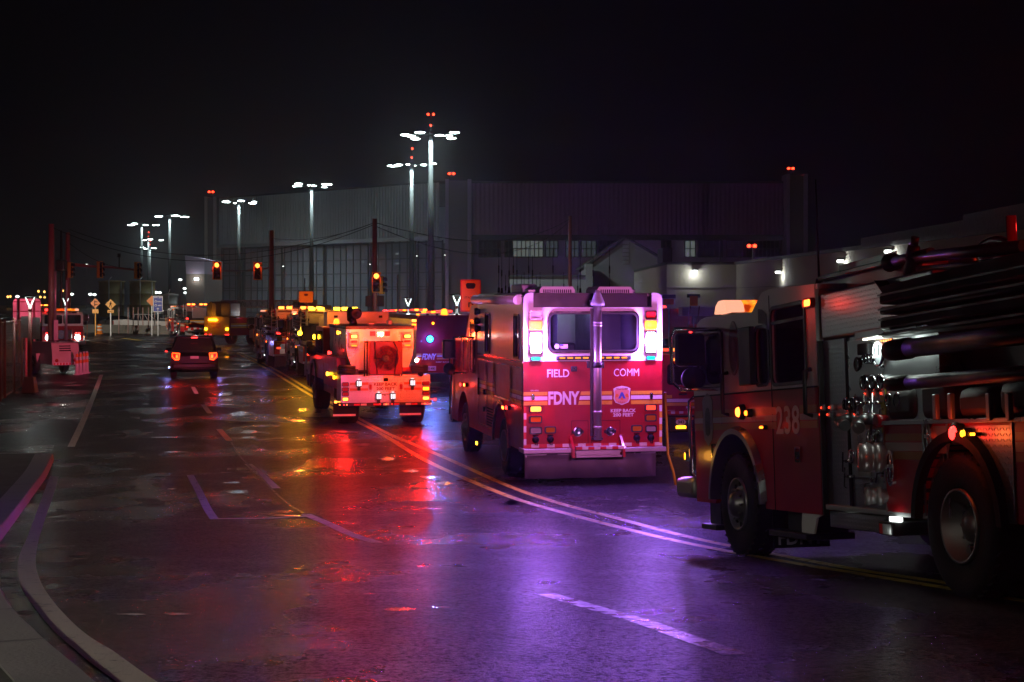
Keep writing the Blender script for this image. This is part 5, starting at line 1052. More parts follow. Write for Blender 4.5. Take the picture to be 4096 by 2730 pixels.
# wheels, arches, steps
wheel(EN, XL-.02, -.17, .53, .53, .34, -1, .275); wheel(EN, XR+.02, -.17, .53, .53, .34, 1, .275)
yR = -5.0; rR = .54
wheel(EN, XL-.03, yR, .54, rR, .6, -1, .285, off=False); wheel(EN, XR+.03, yR, .54, rR, .6, 1, .285, off=False)
def fender(yc, zc, r0, r1, x, s, m, nm='wheel_arch', a0=178, a1=2, d=.07):
    b = MB(); P_, Q_ = arc(yc,zc,r1,a0,a1,22), arc(yc,zc,r0,a0,a1,22)
    for i in range(22):
        A_, B__, C_, D_ = P_[i],P_[i+1],Q_[i+1],Q_[i]
        b.face([(x+s*d,*A_),(x+s*d,*B__),(x+s*d,*C_),(x+s*d,*D_)],True); b.face([(x+s*d,*A_),(x+s*d,*B__),(x,B__[0],B__[1]+.03),(x,A_[0],A_[1]+.03)],True); b.face([(x+s*d,*D_),(x+s*d,*C_),(x-s*.3,*C_),(x-s*.3,*D_)],True)
    b.build(nm, m, EN)
for x, s in ((XL,-1),(XR,1)): fender(-.2,.53,.735,.79,x,s,M['steel'])
y0 = S(g4(280,1000))[0]; b = MB(); b.box(XL+.02,XL+.5,.62,1.1,zb-.3,zb-.24,.01); b.box(XL+.1,XL+.4,.68,1.02,zb-.25,zb); b.build('cab_step', M['dark'], EN); b = MB(); b.box(XL+.0,XL+.5,-1.95,-1.0,zb-.26,zb-.2,.01); b.box(XL+.15,XL+.5,-1.8,-1.15,zb-.22,zb); b.build('cab_step', M['dark'], EN)
a = rc(g4(1100,1236), g4(1250,1100)); b = MB(); b.prism('x', [(a[1],a[3]),(a[0],a[3]),(a[0]+.12,a[2]+.15),(a[0]+.2,a[2]),(a[1]+.02,a[2]),(a[1]+.02,a[2]+.08)], XL+.0, XL+.02); b.build('step_bracket', M['white'], EN)
b = MB(); b.box(XL+.05,-.6,-1.0,-.98,.12,zb); fp = b.build('mudflap', M['black'], EN); b = MB(); b.text('FDNY','back',-1.0015,XL+.1,-.66,.15,.29,bold=.02); b.build('lettering', M['grey'], fp, recalc=False)
b = MB(); b.box(-.5,.5,-8.6,1.6,.55,.8); b.box(-1,1,-.3,0,.4,.66); b.box(-1,1,yR-.15,yR+.15,.45,.75); b.box(-.9,.9,-2.2,yr-.05,.7,1.9); b.build('chassis', M['black'], EN)
# ---- pump section
yp1 = yr-.0; ypl, _ = S(g3(410,900)); yp0, _ = S(g5(572,500)); xP = XL+.06
zrun = S(g5(300,836))[1]; ztopw = S(g3(400,360))[1]; zmid = S(g3(200,790))[1]
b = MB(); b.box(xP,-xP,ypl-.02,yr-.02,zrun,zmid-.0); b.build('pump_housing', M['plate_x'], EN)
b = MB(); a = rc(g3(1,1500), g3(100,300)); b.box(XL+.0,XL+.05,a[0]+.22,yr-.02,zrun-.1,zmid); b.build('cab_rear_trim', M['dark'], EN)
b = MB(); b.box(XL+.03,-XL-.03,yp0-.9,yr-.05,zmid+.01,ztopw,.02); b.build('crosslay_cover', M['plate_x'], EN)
a = rc(g3(232,790), g3(245,1560)); b = MB(); b.box(xP-.02,xP-.001,a[0],a[0]+.05,zrun,zmid); b.build('corner_post', M['black'], EN)
a = rc(g3(262,1560), g3(415,790)); b = MB(); b.box(xP-.015,xP-.001,a[0],a[1],zrun+.25,a[3],.004); b.build('side_panel', M['steel'], EN)
b = MB(); b.box(xP-.02,-xP,yp0-.95,ypl-.02,zrun,zmid,.004); b.build('pump_panel', M['steel'], EN)
# canopy and strip light
a = rc(g3(370,785), g3(760,735)); xC = xP-.11; b = MB(); b.box(xC,xP+.2,yp0-.95,S(g3(370,770))[0],a[3]-.02,a[3]+.05,.01); cn = b.build('panel_canopy', M['steel'], EN)
b = MB(); 
for i in range(15): y_ = yp0-.9+(ypl-yp0+.8)*i/14; b.box(xC+.01,xC+.04,y_,y_+.05,a[3]-.036,a[3]-.021,.004)
b.build('strip_light', emi('strip_led',(1,.93,.7),5), cn)
for yy in (ypl-.2, yp0, yp0-.5): light((xC+.02,yy,a[3]-.12), (.85,1,.92), 2.8, .08, EN)
def gauge(q, r, dark=False):
    y, z = S(q, xP); b = MB(); b.lathe((xP-.02,y,z),(-1,0,0),[(r*1.12,0),(r*1.15,.03),(r,.045),(r*.92,.03)],24); o = b.build('gauge', M['chrome'], EN)
    b = MB(); b.lathe((xP-.02,y,z),(-1,0,0),[(r*.93,.02),(0,.021)],20); b.build('dial', mat('dial_face',(.3,.33,.35),.4) if 'dial_face' not in bpy.data.materials else bpy.data.materials['dial_face'], o); b = MB(); b.box(xP-.046,xP-.042,y-.004,y+.004,z-.01,z+r*.8); b.build('needle', M['black'], o)
for q, r in ((g3(555,915),.1),(g3(445,1140),.062),(g3(510,1140),.062),(g3(575,1135),.062),(g3(305,1310),.055),(g3(365,1305),.055),(g3(640,1280),.055),(g3(712,1275),.055),(g3(448,955),.035),(g3(472,950),.035),(g3(495,950),.035),(g3(516,948),.035)): gauge(q, r)
a = rc(g3(415,925), g3(495,825), xP); b = MB(); b.box(xP-.08,xP-.02,a[0],a[1],a[2],a[3],.01); b.build('control_box', M['black'], EN)
a = rc(g3(560,830), g3(645,790), xP); b = MB(); b.box(xP-.03,xP-.02,a[0],a[1],a[2],a[3],.004); o = b.build('display', M['dark'], EN); b = MB(); 
for i in range(5): b.box(xP-.034,xP-.03,a[1]-.03-i*.045,a[1]-.01-i*.045,(a[2]+a[3])/2-.008,(a[2]+a[3])/2+.008)
b.build('indicator', E['orange'], o)
for q in (g3(453,1228),g3(519,1226),g3(583,1224),g3(308,1388),g3(372,1388),g5(110,62),g5(172,60),g5(100,115),g5(158,116),g5(408,520)):
    y, z = S(q, xP); b = MB(); b.box(xP-.04,xP-.02,y-.025,y+.025,z-.028,z+.028,.006); o = b.build('valve_indicator', M['alu'], EN); b = MB(); b.lathe((xP-.05,y,z),(-1,0,0),[(.012,0),(.008,.01),(0,.012)],10); b.build('lens', E['soft'], o)
for q in (g3(430,1300),g3(498,1298),g3(566,1296),g5(330,480),g5(345,600)):
    y, z = S(q, xP); b = MB(); b.cyl((xP-.02,y-.0,z),(xP-.09,y,z),.014); b.tube([(xP-.09,y+.04,z+.08),(xP-.1,y+.04,z-.09),(xP-.1,y-.02,z-.1)],.008); b.tube([(xP-.09,y,z),(xP-.09,y+.04,z)],.009); b.build('valve_handle', M['chrome'], EN)
a = rc(g3(560,1350), g3(598,1200), xP); b = MB(); b.prism('x', circ((a[0]+a[1])/2,(a[2]+a[3])/2,.05,.16), xP-.03, xP-.018); b.box(xP-.028,xP-.018,a[0]+.02,a[1],a[2]-.2,a[2]-.05); b.build('label_plate', mat('yellow_plate',(.45,.38,.03),.5), EN)
def outlet(q, q2, r, m='steel', cap=None, L_=.3):
    y, z = S(q, xP); y2, z2 = S(q2, xP-.17); b = MB(); b.cyl((xP-.02,y,z),(xP-.08,y,z),r*1.08,n=20); b.tube([(xP-.06,y,z),(xP-.12,y+.02,z),(xP-.16,y+.06,z-.02),(xP-.17,y2,z2)], r, 16); e_ = Vector((xP-.17,y2,z2)); d_ = (e_-Vector((xP-.16,y+.06,z-.02))).normalized(); b.cyl(e_-d_*.02, e_+d_*.06, r*1.12, n=20); b.build('hose_outlet', M[m], EN)
outlet(g3(360,1420), g3(240,1465), .045); outlet(g3(505,1425), g3(355,1470), .048)
y, z = S(g3(545,1440), xP-.06); b = MB(); b.cyl((xP-.02,y,z),(xP-.12,y,z),.055,n=20); b.build('outlet_cap', M['red_off'], EN)
y, z = S(g5(490,450), xP-.12); b = MB(); b.lathe((xP-.02,y-.05,z),(-1,.35,0),[(.105,0),(.105,.06),(.125,.06),(.125,.12),(.11,.12),(.11,.15),(.12,.15),(.12,.24),(.1,.25),(0,.255)],28); b.build('intake_cap', mat('intake_metal',(.45,.4,.4),.35,.7), EN)
y, z = S(g5(520,755), xP-.1); b = MB(); b.lathe((xP-.02,y-.05,z),(-1,.35,0),[(.06,0),(.06,.07),(.078,.07),(.078,.11),(.066,.11),(.066,.17),(.075,.17),(.075,.21),(.055,.21),(.04,.16)],24); b.build('intake_valve', M['alu'], EN)
for q in (g5(325,445),g5(392,425),g3(370,995),g5(470,285),g5(510,285)):
    y, z = S(q, xP); b = MB(); b.lathe((xP-.015,y,z),(-1,0,0),[(.06,0),(.066,.015),(.056,.02),(.04,.014),(.034,.0)],22); b.box(xP-.04,xP-.02,y-.01,y+.01,z-.04,z+.04,.005); b.build('latch_handle', M['chrome'] if q[1] > 1700 else M['dark'], EN)
for i in range(26):
    rnd = random.Random(i*3+1); y_ = rnd.uniform(yp0+.05, ypl+.1); z_ = rnd.uniform(zrun+.15, zmid-.35); b = MB(); L_ = rnd.uniform(.02,.05)
    if i % 3 == 0: b.cyl((xP-.02,y_,z_),(xP-.02-L_,y_,z_),rnd.uniform(.01,.022),n=12)
    elif i % 3 == 1: b.box(xP-.03,xP-.02,y_-.03,y_+.03,z_-.014,z_+.014,.003)
    else: b.tube([(xP-.02,y_,z_),(xP-.06,y_,z_),(xP-.065,y_+.02,z_-.08)],.006)
    b.build('panel_fitting', M[['chrome','alu','dark'][i%3]], EN)
b = MB(); b.box(XL+.0,XL+.55,yp0-.95,yr-.08,zrun-.05,zrun,.01); b.build('running_board', M['alu'], EN)
b = MB(); b.box(XL+.02,XL+.5,S(g5(545,1000))[0],S(g5(122,1000))[0],S(g5(545,1050))[1],zrun-.06,.01); b.build('step_box', M['plate_x'], EN)
b = MB(); a = rc(g5(605,1052), g5(715,930)); b.box(XL-.1,XL+.5,a[0],a[1],a[2],a[3]-.03,.01); sf = b.build('outrigger', M['dark'], EN); b = MB(); b.box(XL-.105,XL-.101,a[0]+.02,a[1]-.09,a[2]+.01,a[3]-.05); b.build('reflective_plate', M['alu'], sf); b = MB(); b.box(XL-.105,XL-.101,a[1]-.085,a[1]-.03,a[2]+.01,a[3]-.05); b.build('reflective_stripe', M['refl_r'], sf)
y, z = S(g5(690,936)); b = MB(); b.box(XL-.06,XL-.02,y-.09,y+.09,z-.02,z+.02,.008); b.build('step_light', emi('step_led',(.9,1,.95),4), EN); light((XL-.1,y,z-.1), (.9,1,.95), .35, .05, EN)
light((XL+.1,yr-.4,zrun-.1), (.9,1,.95), .5, .1, EN)
# ---- rear body
yE = -7.9; zB = S(g5(720,186))[1]; zL = S(g5(700,890))[1]
b = MB(); b.prism('x', [(yp0,zL),(yp0,zB),(yE,zB),(yE,zL),(yR-.66,zL)]+arc(yR,.545,.64,176,4,18)+[(yR+.66,zL)], XL, XL+.3); b.prism('x', [(yp0,zL),(yp0,zB),(yE,zB),(yE,zL),(yR-.66,zL)]+arc(yR,.545,.64,176,4,18)+[(yR+.66,zL)], XR-.3, XR); b.box(XL+.3,XR-.3,yE,yp0,1.2,zB); b.build('body', M['red'], EN)
a1 = rc(g5(880,420), g5(1060,205)); a2y = S(g5(1590,600))[0]
b = MB(); b.box(XL-.006,XL-.001,a1[0],a1[1],a1[2],a1[3],.002); b.build('locker_panel', mat('tan_panel',(.4,.36,.3),.45,.3), EN)
b = MB(); P = [(a1[0],zB-.03),(a2y,zB-.03),(a2y,zL)]+[p for p in arc(yR,.545,.66,180,0,18) if p[0] > a2y][:0]+[(yR-.67,zL)]+arc(yR,.545,.66,176,60,12)+[(a1[0],a1[2])]; b.prism('x', P, XL-.005, XL-.001); b.build('tread_panel', M['plate_x'], EN)
for q in (g5(922,300),g5(630,535)):
    y, z = S(q); b = MB(); b.ring('x', circ(y,z,.075,.15,24), circ(y,z,.055,.12,24), XL-.03, XL-.001); b.box(XL-.03,XL-.01,y-.012,y+.012,z-.11,z+.11,.004); b.box(XL-.035,XL-.02,y-.05,y+.04,z+.0,z+.03,.004); b.build('locker_handle', M['chrome'], EN)
b = MB(); zz = [S(g5(720,c_))[1] for c_ in (320,265,400,335,468,405)]
for m_, z0, z1 in ((0,zz[0],zz[1]),(1,zz[2],zz[3]),(0,zz[4],zz[5])): b.mi = m_; b.box(XL-.005,XL-.001,S(g5(878,0+400))[0],yp0-.01,z0,z1); b.box(XL-.005,XL-.001,yE+.05,a2y-.03,z0,z1)
b.build('side_stripe', [dy,dw], EN)
b = MB(); b.text('FDNY','left',XL-.007,a2y-.35,a2y-1.5,zz[4]-.3,zz[1]+.05,bold=.03,shear=.2); b.build('side_lettering', dw, EN, recalc=False)
b = MB()
for q in (g5(880,500),g5(1062,300),g5(1585,600),g5(572,500)):
    y, _ = S(q); b.box(XL-.012,XL-.001,y-.008,y+.008,zL,zB)
b.box(XL-.03,XL,yE,yp0,zB-.01,zB+.025,.004); b.build('locker_trim', M['steel'], EN)
for x, s in ((XL,-1),(XR,1)): fender(yR,.545,.64,.71,x,s,M['rubber'])
roundlamp(g5(1160,263), .06, E['red'], 1.6); roundlamp(g5(1240,265), .03, E['amber'], 0); boxlamp(g5(1265,285), g5(1325,253), E['amber'], 1.3, (1,.15,.03))
# hose bed and suction tubes
zh = S(g3(1000,270))[1]
b = MB(); b.box(-1.0,1.0,yE,yp0-.3,zB+.02,2.3,.02); b.build('hose_bed', M['dark'], EN)
for i, (c0, c1_) in enumerate(((370,470),(475,560),(565,690),(695,760))):
    z1, z0 = S(g3(1200,c0+ -60 if i == 0 else c0-40), -1.3)[1], S(g3(1200,c1_-48), -1.3)[1]
    b = MB(); b.box(-1.36,-1.02,yE,yp0-.22,z0+.01,z1,.02); o = b.build('equipment_tray', M['black'], EN); b = MB(); b.box(-1.372,-1.361,yE,yp0-.22,z1-.028,z1-.012); b.build('tray_edge', M['dark'], o)
zt0 = S(g3(1200,370-60), -1.3)[1]
b = MB(); b.prism('x', [(yE,zt0),(yp0-.25,zt0),(yp0-.1,zt0+.12),(yp0-.2,S(g3(1200,250),-1.3)[1]),(yE,S(g3(1200,250),-1.3)[1]+.05)], -1.34, -1.0); b.build('hose_cover', M['black'], EN)
for ca, cb in ((805,965),(1090,1205)):
    ye, zt_ = S(g3(640,ca), -1.42); _, zb_ = S(g3(640,cb), -1.42); r = (zt_-zb_)/2; zc = (zt_+zb_)/2
    b = MB(); b.cyl((-1.42,ye,zc),(-1.42,yE,zc),r*.92,n=24); b.lathe((-1.42,ye-.02,zc),(0,1,0),[(r*.92,-.25),(r*1.05,-.24),(r*1.08,.0),(r*1.0,.1),(r*.7,.13),(0,.14)],24); b.build('suction_hose', mat('suction_rubber',(.01,.01,.011),.5,spec=.25) if 'suction_rubber' not in bpy.data.materials else bpy.data.materials['suction_rubber'], EN)
b = MB()
for i in range(9): y_ = yp0-.3-i*.62; b.box(-1.25,-.98,y_-.25,y_+.28,zB+.02,zB+.3+.05*math.sin(i*2),.08)
b.build('folded_hose', M['hose'], EN)
for q in (g3(950,1330),g3(1068,1325),g3(1370,1330),g3(1522,1330)):
    y, z = S(q, -1.3); b = MB(); b.box(-1.3,-1.26,y-.03,y+.03,z-.1,z+.1,.01); b.build('strap', M['alu'], EN)
# deck fittings on top: roof box, monitor, lit chequer boxes, loops
zq = 2.78
a = rc(g3(85,355), g3(750,205), -.9); b = MB(); b.box(-.95,.9,a[0],a[1],ztopw+.005,a[3],.02); b.build('roof_locker', M['alu'], EN); b = MB(); b.box(-1.0,.95,a[0],a[1]-.1,a[3]+.001,a[3]+.05,.01); b.box(-.955,-.951,a[0]+.1,a[1]-.5,ztopw+.2,ztopw+.28); b.build('locker_lid', M['red_off'], EN)
y, z = S(g3(785,330), -1.0); _, z2 = S(g3(800,0), -1.0); k_ = (z2-z)
b = MB(); b.tube([(-1,y,z),(-1,y+.03,z+k_*.25),(-1,y-.05,z+k_*.4),(-1,y,z+k_*.55)],.07,12); b.cyl((-1,y-.35,z+k_*.53),(-1,y+.38,z+k_*.53),.045); b.lathe((-1,y+.3,z+k_*.53),(0,1,0),[(.04,0),(.075,.03),(.05,.09),(.08,.13),(.0,.16)],14); b.cyl((-1,y-.02,z+k_*.5),(-1,y-.05,z+k_*.8),.07,.05); b.cyl((-1,y-.05,z+k_*.8),(-1,y-.08,z+k_*1.0),.035); b.build('water_monitor', M['dark'], EN)
p0, p1 = S(g3(830,160), -1.0), S(g3(1658,70), -1.0); b = MB(); b.tube([(-1,p0[0],p0[1]),(-1,p1[0],p1[1])],.05); b.tube([(-1,p0[0],p0[1]-.1),(-1,p1[0],p1[1]-.1)],.03); b.build('deck_pipe', M['dark'], EN)
for qa, qb in ((g3(1060,290),g3(1260,95)),(g3(1555,215),g3(1760,95))):
    a = rc(qa, qb, -.8); b = MB(); b.box(-.8,.3,a[0],a[1],a[2]-.3,a[3],.015); b.build('deck_locker', diamond('deck_plate','' or (.55,.5,.48),'x',n=14) if 'deck_plate' not in bpy.data.materials else bpy.data.materials['deck_plate'], EN)
a = rc(g3(1310,200), g3(1530,0), -.95); P = [(-.95,(a[0]+a[1])/2+(a[1]-a[0])/2*math.cos(R(t)),(a[2]+a[3])/2+(a[3]-a[2])/2*math.sin(R(t))) for t in range(0,361,20)]; b = MB(); b.tube(P,.035); b.cyl((-.95,P[0][1]-.5,a[2]-.2),(-.95,P[0][1]-.5,a[2]+.3),.04); b.build('hoop_rail', M['red_off'], EN)
# rear of the body
b = MB(); b.box(-1.2,1.2,yE,yE+.2,zB+.03,1.8,.01); b.build('rear_panel', M['red'], EN)
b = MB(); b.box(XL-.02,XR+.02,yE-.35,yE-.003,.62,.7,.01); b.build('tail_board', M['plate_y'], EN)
b = MB()
for i in range(10): b.mi = i % 2; b.box(XL+.05+.24*i,XL+.05+.24*i+.238,yE-.01,yE-.003,.72,.95)
b.mi = 1; b.box(-1.2,1.2,yE-.01,yE-.003,1.4,1.47); b.mi = 2; b.box(-1.2,1.2,yE-.01,yE-.003,1.5,1.57); b.box(-1.2,1.2,yE-.01,yE-.003,1.3,1.37); b.build('rear_tape', [M['refl_r'],M['refl_w'],M['refl_y']], EN)
for s in (-1,1):
    for z_, m in ((1.0,E['soft']),(1.2,M['amber_off']),(1.72,E['red'])): lampunit(EN,'y',yE-.011,s*1.02-.12,s*1.02+.12,z_-.07,z_+.07,m,M['dark'],name='tail_light')
    b = MB(); b.box(s*.95-.28,s*.95+.28,yE-.2,yE-.18,.12,.6); b.build('rear_mudflap', M['grey'], EN)
b = MB(); b.box(-1.1,1.1,yE+.02,yE+.1,2.8,2.86); b.box(-1.15,-1.05,yE-.0,yE+.08,1.8,2.95); b.box(1.05,1.15,yE-.0,yE+.08,1.8,2.95); b.box(-.6,.6,yE-.05,yE-.003,1.75,2.6,.02); b.build('rear_frame', M['plate_y'], EN)
b = MB(); b.box(-1.1,1.1,yE-.02,yE+.06,2.87,2.92); rb = b.build('rear_light_bar', M['dark'], EN)
for x in (-1.0,-.62,.05,.4,.8): b = MB(); b.box(x-.02,x+.24,yE-.035,yE-.021,2.872,2.99,.02); b.build('bar_lens', E['hot'], rb)
b = MB()
for i in range(7): b.box(-1.36,-1.1,yE-.1,yE-.02,1.85+i*.16,1.87+i*.16)
b.tube([(-1.36,yE-.06,1.8),(-1.36,yE-.06,2.95)],.02); b.tube([(-1.1,yE-.06,1.8),(-1.1,yE-.06,2.95)],.02); b.build('rear_ladder', M['alu'], EN)
beam((.3,yE-.3,2.98), (-.2,-1,-.15), (1,.01,.02), 420, 150, .1, EN); light((.2,yE+3,3.4), (1,.02,.015), 20, .1, EN)
light((-.9,yE+1.2,3.25), (1,.02,.015), 12, .1, EN)  # red lights added over the unseen rear for glow from vehicles behind
# ------------------------------------------------------------------ TANKER WITH FAN
TK = Veh('high_axle_truck', 'high wheeled red truck carrying a big ventilation fan on its tail', 'fire truck', (-3.35,42.5,0), 13)
def k1(cx, cy): return ((cx-1021)/386, (1440-cy)/395.9)
def ksd(cx, cy, x=-1.19): return TK.side(1150+cx/2.614, 1150+cy/2.614, x)
(x0, zt_), (x1, zb_) = k1(570,915), k1(1488,1205)
b = MB(); b.box(x0,x1,0,.9,zb_,zt_,.01); b.build('tail_deck', M['plate_y'], TK)
b = MB(); prf = [k1(*q) for q in ((642,440),(1335,440),(1335,640),(1325,720),(1290,830),(1280,870),(705,870),(690,820),(655,720),(642,640))]
b.prism('y', prf, .35, 4.2); b.build('water_tank', mat('tank_metal',(.6,.54,.48),.36,.4,.45,3.5,rvar=.2), TK)
b = MB(); b.box(k1(640,0)[0]-.03,k1(1338,0)[0]+.03,.3,4.2,k1(0,438)[1],k1(0,402)[1],.02); b.build('tank_top_walkway', M['dark'], TK)
b = MB()
for xa, xb in ((885,940),(1040,1092)): b.box(k1(xa,0)[0],k1(xb,0)[0],.342,.348,k1(0,512)[1],k1(0,462)[1])
b.box(k1(1210,0)[0],k1(1300,0)[0],.342,.348,k1(0,885)[1],k1(0,845)[1]); b.build('tank_reflector', M['refl_r'], TK)
b = MB(); b.box(k1(955,0)[0],k1(1022,0)[0],.335,.348,k1(0,518)[1],k1(0,472)[1]); b.build('tank_plate', M['chrome'], TK)
for xa, xb in ((668,765),(1215,1315)):
    b = MB(); b.box(k1(xa,0)[0],k1(xb,0)[0],.25,.348,k1(0,636)[1],k1(0,478)[1],.01); b.build('lamp_cluster_box', M['dark'] if 0 else M['alu'], TK)
    lampunit(TK,'y',.25,k1(xa+10,0)[0],k1(xb-10,0)[0],k1(0,540)[1],k1(0,490)[1],E['hot'],M['dark'])
    lampunit(TK,'y',.25,k1(xa+15,0)[0],k1(xb-15,0)[0],k1(0,578)[1],k1(0,556)[1],M['red_off'],M['dark'])
    lampunit(TK,'y',.25,k1(xa+12,0)[0],k1(xb-12,0)[0],k1(0,624)[1],k1(0,596)[1],E['dim'],M['dark'])
# fan
fx0, fz1 = k1(800,568); fx1, fz0 = k1(1192,905); fcx, fcz = k1(1015,740)
b = MB(); b.holed('y', rr(k1(860,0)[0],k1(1165,0)[0],fz0,fz1,.02), [circ(fcx,fcz,.325,n=36)], -.28, -.26); b.box(k1(848,0)[0],k1(860,0)[0],-.28,.1,fz0,fz1); b.box(k1(1165,0)[0],k1(1177,0)[0],-.28,.1,fz0,fz1); b.box(k1(860,0)[0],k1(1165,0)[0],.08,.1,fz0,fz1); b.build('fan_housing', M['red'], TK)
b = MB()
for xx in (fx0, fx0+.07, fx1-.03, fx1-.1): b.cyl((xx,-.2,fz0-.05),(xx,-.2,fz1+.03),.02)
b.tube([(fx0,-.2,fz1),(fx1,-.2,fz1)],.02); b.tube([(k1(900,0)[0],-.3,fz1),(k1(905,0)[0],-.3,fz1-.3),(k1(925,0)[0],-.3,fz0)],.012); b.tube([(k1(1090,0)[0],-.3,fz1),(k1(1130,0)[0],-.3,fz1-.2),(k1(1100,0)[0],-.3,fz0)],.012); b.build('fan_cage', M['dark'], TK)
b = MB()
for rr_ in (.325,.25,.18,.1):
    b.tube([(fcx+rr_*math.cos(R(t)),-.285,fcz+rr_*math.sin(R(t))) for t in range(0,361,12)], .005, 5)
for t in range(0,180,20): b.tube([(fcx+.32*math.cos(R(t)),-.285,fcz+.32*math.sin(R(t))),(fcx-.32*math.cos(R(t)),-.285,fcz-.32*math.sin(R(t)))],.004,5)
b.build('fan_guard', M['dark'], TK)
b = MB()
for k in range(5):
    t = R(72*k+18); c_, s_ = math.cos(t), math.sin(t); P = [(.06,-.035,-.2),(.3,-.075,-.16),(.3,.045,-.22),(.06,.035,-.24)]
    f_ = [(fcx+r_*c_-o*s_, y_, fcz+r_*s_+o*c_) for r_, o, y_ in P]; b.face(f_); b.face([(a,y+.01,z) for a,y,z in f_[::-1]])
b.build('fan_blades', mat('fan_blade',(.25,.02,.02),.5), TK, recalc=False)
b = MB(); b.lathe((fcx,-.2,fcz),(0,-1,0),[(.085,-.05),(.085,.06),(.06,.08),(0,.09)],20); b.build('fan_hub', M['grey'], TK)
b = MB(); b.box(k1(955,0)[0],k1(1070,0)[0],-.22,-.1,k1(0,905)[1],k1(0,876)[1]); b.build('fan_foot', M['plate_y'], TK)
# tail deck fittings
b = MB()
for z0_, z1_, m_ in ((992,1018,0),(1024,1048,1),(1053,1078,0)):
    for xa, xb in ((660,850),(1215,1398)): b.mi = m_; b.box(k1(xa,0)[0],k1(xb,0)[0],-.006,-.002,k1(0,z1_)[1],k1(0,z0_)[1])
b.build('reflective_stripe', [mat('faded_orange_tape',(.6,.18,.05),.4), M['refl_w']], TK)
b = MB(); b.box(k1(900,0)[0],k1(1152,0)[0],-.008,-.002,k1(0,1082)[1],k1(0,990)[1]); tp = b.build('text_plate', M['refl_w'], TK)
b = MB(); b.text('KEEP BACK','back',-.0105,k1(906,0)[0],k1(1145,0)[0],k1(0,1030)[1],k1(0,996)[1],bold=.03); b.text('200 FEET','back',-.0105,k1(930,0)[0],k1(1122,0)[0],k1(0,1076)[1],k1(0,1043)[1],bold=.03); b.build('lettering', mat('deep_red',(.2,.0,.0),.5), tp, recalc=False)
b = MB(); b.text('Seagrave','back',-.006,k1(972,0)[0],k1(1085,0)[0],k1(0,1135)[1],k1(0,1100)[1],bold=.01,shear=.3); b.build('maker_lettering', M['black'], TK, recalc=False)
for cx, cy in ((752,1000),(1300,998),(953,1137),(1098,1137)):
    x, z = k1(cx, cy); b = MB(); b.box(x-.075,x+.075,-.1,-.02,z-.1,z+.09,.03); b.box(x-.04,x+.04,-.07,-.01,z-.19,z-.1,.01); o = b.build('work_light', M['dark'], TK)
    b = MB()
    for dx in (-.045,0,.045): b.box(x+dx-.016,x+dx+.016,-.108,-.1,z-.07,z+.06,.008)
    b.box(x-.03,x+.03,-.1,-.03,z+.095,z+.115,.008); b.build('led_strip', E['led'], o); 
for cx in (870,1185):
    x, z = k1(cx,1042); b = MB(); b.prism('y', circ(x,z,.065,.13,24), -.012, -.003); o = b.build('step_recess', M['alu'], TK); b = MB(); b.prism('y', rr(x-.035,x+.035,z-.07,z+.07,.02), -.016, -.0125); b.build('reflector', M['red_off'], o)
b = MB(); x, z = k1(1027,965); b.box(x-.06,x+.06,-.05,-.002,z-.045,z+.045,.008); o = b.build('rear_camera', M['black'], TK)
for xa, xb, lit in ((580,650,(0,0,0,1)),(1403,1480,(0,2,0,1))):
    for i, cy in enumerate((1010,1064,1111,1164)):
        lampunit(TK,'y',-.003,k1(xa,0)[0],k1(xb,0)[0],k1(0,cy+23)[1],k1(0,cy-23)[1],[M['red_off'],E['hot'],E['amber']][lit[i]],M['dark'],name='tail_light',h=.03)
b = MB(); b.box(k1(555,0)[0],k1(1495,0)[0],-.05,.02,k1(0,1236)[1],k1(0,1207)[1],.006); bp_ = b.build('bumper', M['dark'], TK)
b = MB()
for i, (xa, xb) in enumerate(((700,760),(770,830),(900,960),(1000,1060),(1110,1165),(1230,1285),(1290,1350),(1390,1480))): b.mi = i % 2; b.box(k1(xa,0)[0],k1(xb,0)[0],-.054,-.051,k1(0,1232)[1],k1(0,1211)[1])
b.build('bumper_tape', [M['refl_r'],M['refl_w']], bp_)
for i, cx in enumerate((555,600,628,968,1028,1087,1428,1455,1490)):
    x, z = k1(cx,1221); b = MB(); b.box(x-.012,x+.012,-.062,-.055,z-.012,z+.012,.004); b.build('marker_light', E['red'] if i % 2 else E['hot'], bp_)
for xa, xb in ((500,730),(1180,1405)):
    b = MB(); b.box(k1(xa,0)[0],k1(xb,0)[0],.2,.215,k1(0,1355)[1],zb_); o = b.build('mudflap', M['black'], TK); b = MB(); b.box(k1(xa,0)[0],k1(xb,0)[0],.185,.197,k1(0,1345)[1],k1(0,1325)[1]); b.build('flap_strip', M['refl_w'], o)
for cx, s in ((640,-1),(1385,1)):
    for j in range(3):
        x, z = k1(cx, 885-j*26); b = MB(); L_ = .2; b.tube([(x-L_,.1+.05*j,z),(x-.05,.02,z+.01),(x+L_,.05,z-.01)],.05,10); b.build('folded_hose', M['hose'], TK)
x, z = k1(1385,908); b = MB(); b.cyl((x,.1,z),(x,-.15,z-.01),.055,.06); b.build('nozzle', M['black'], TK)
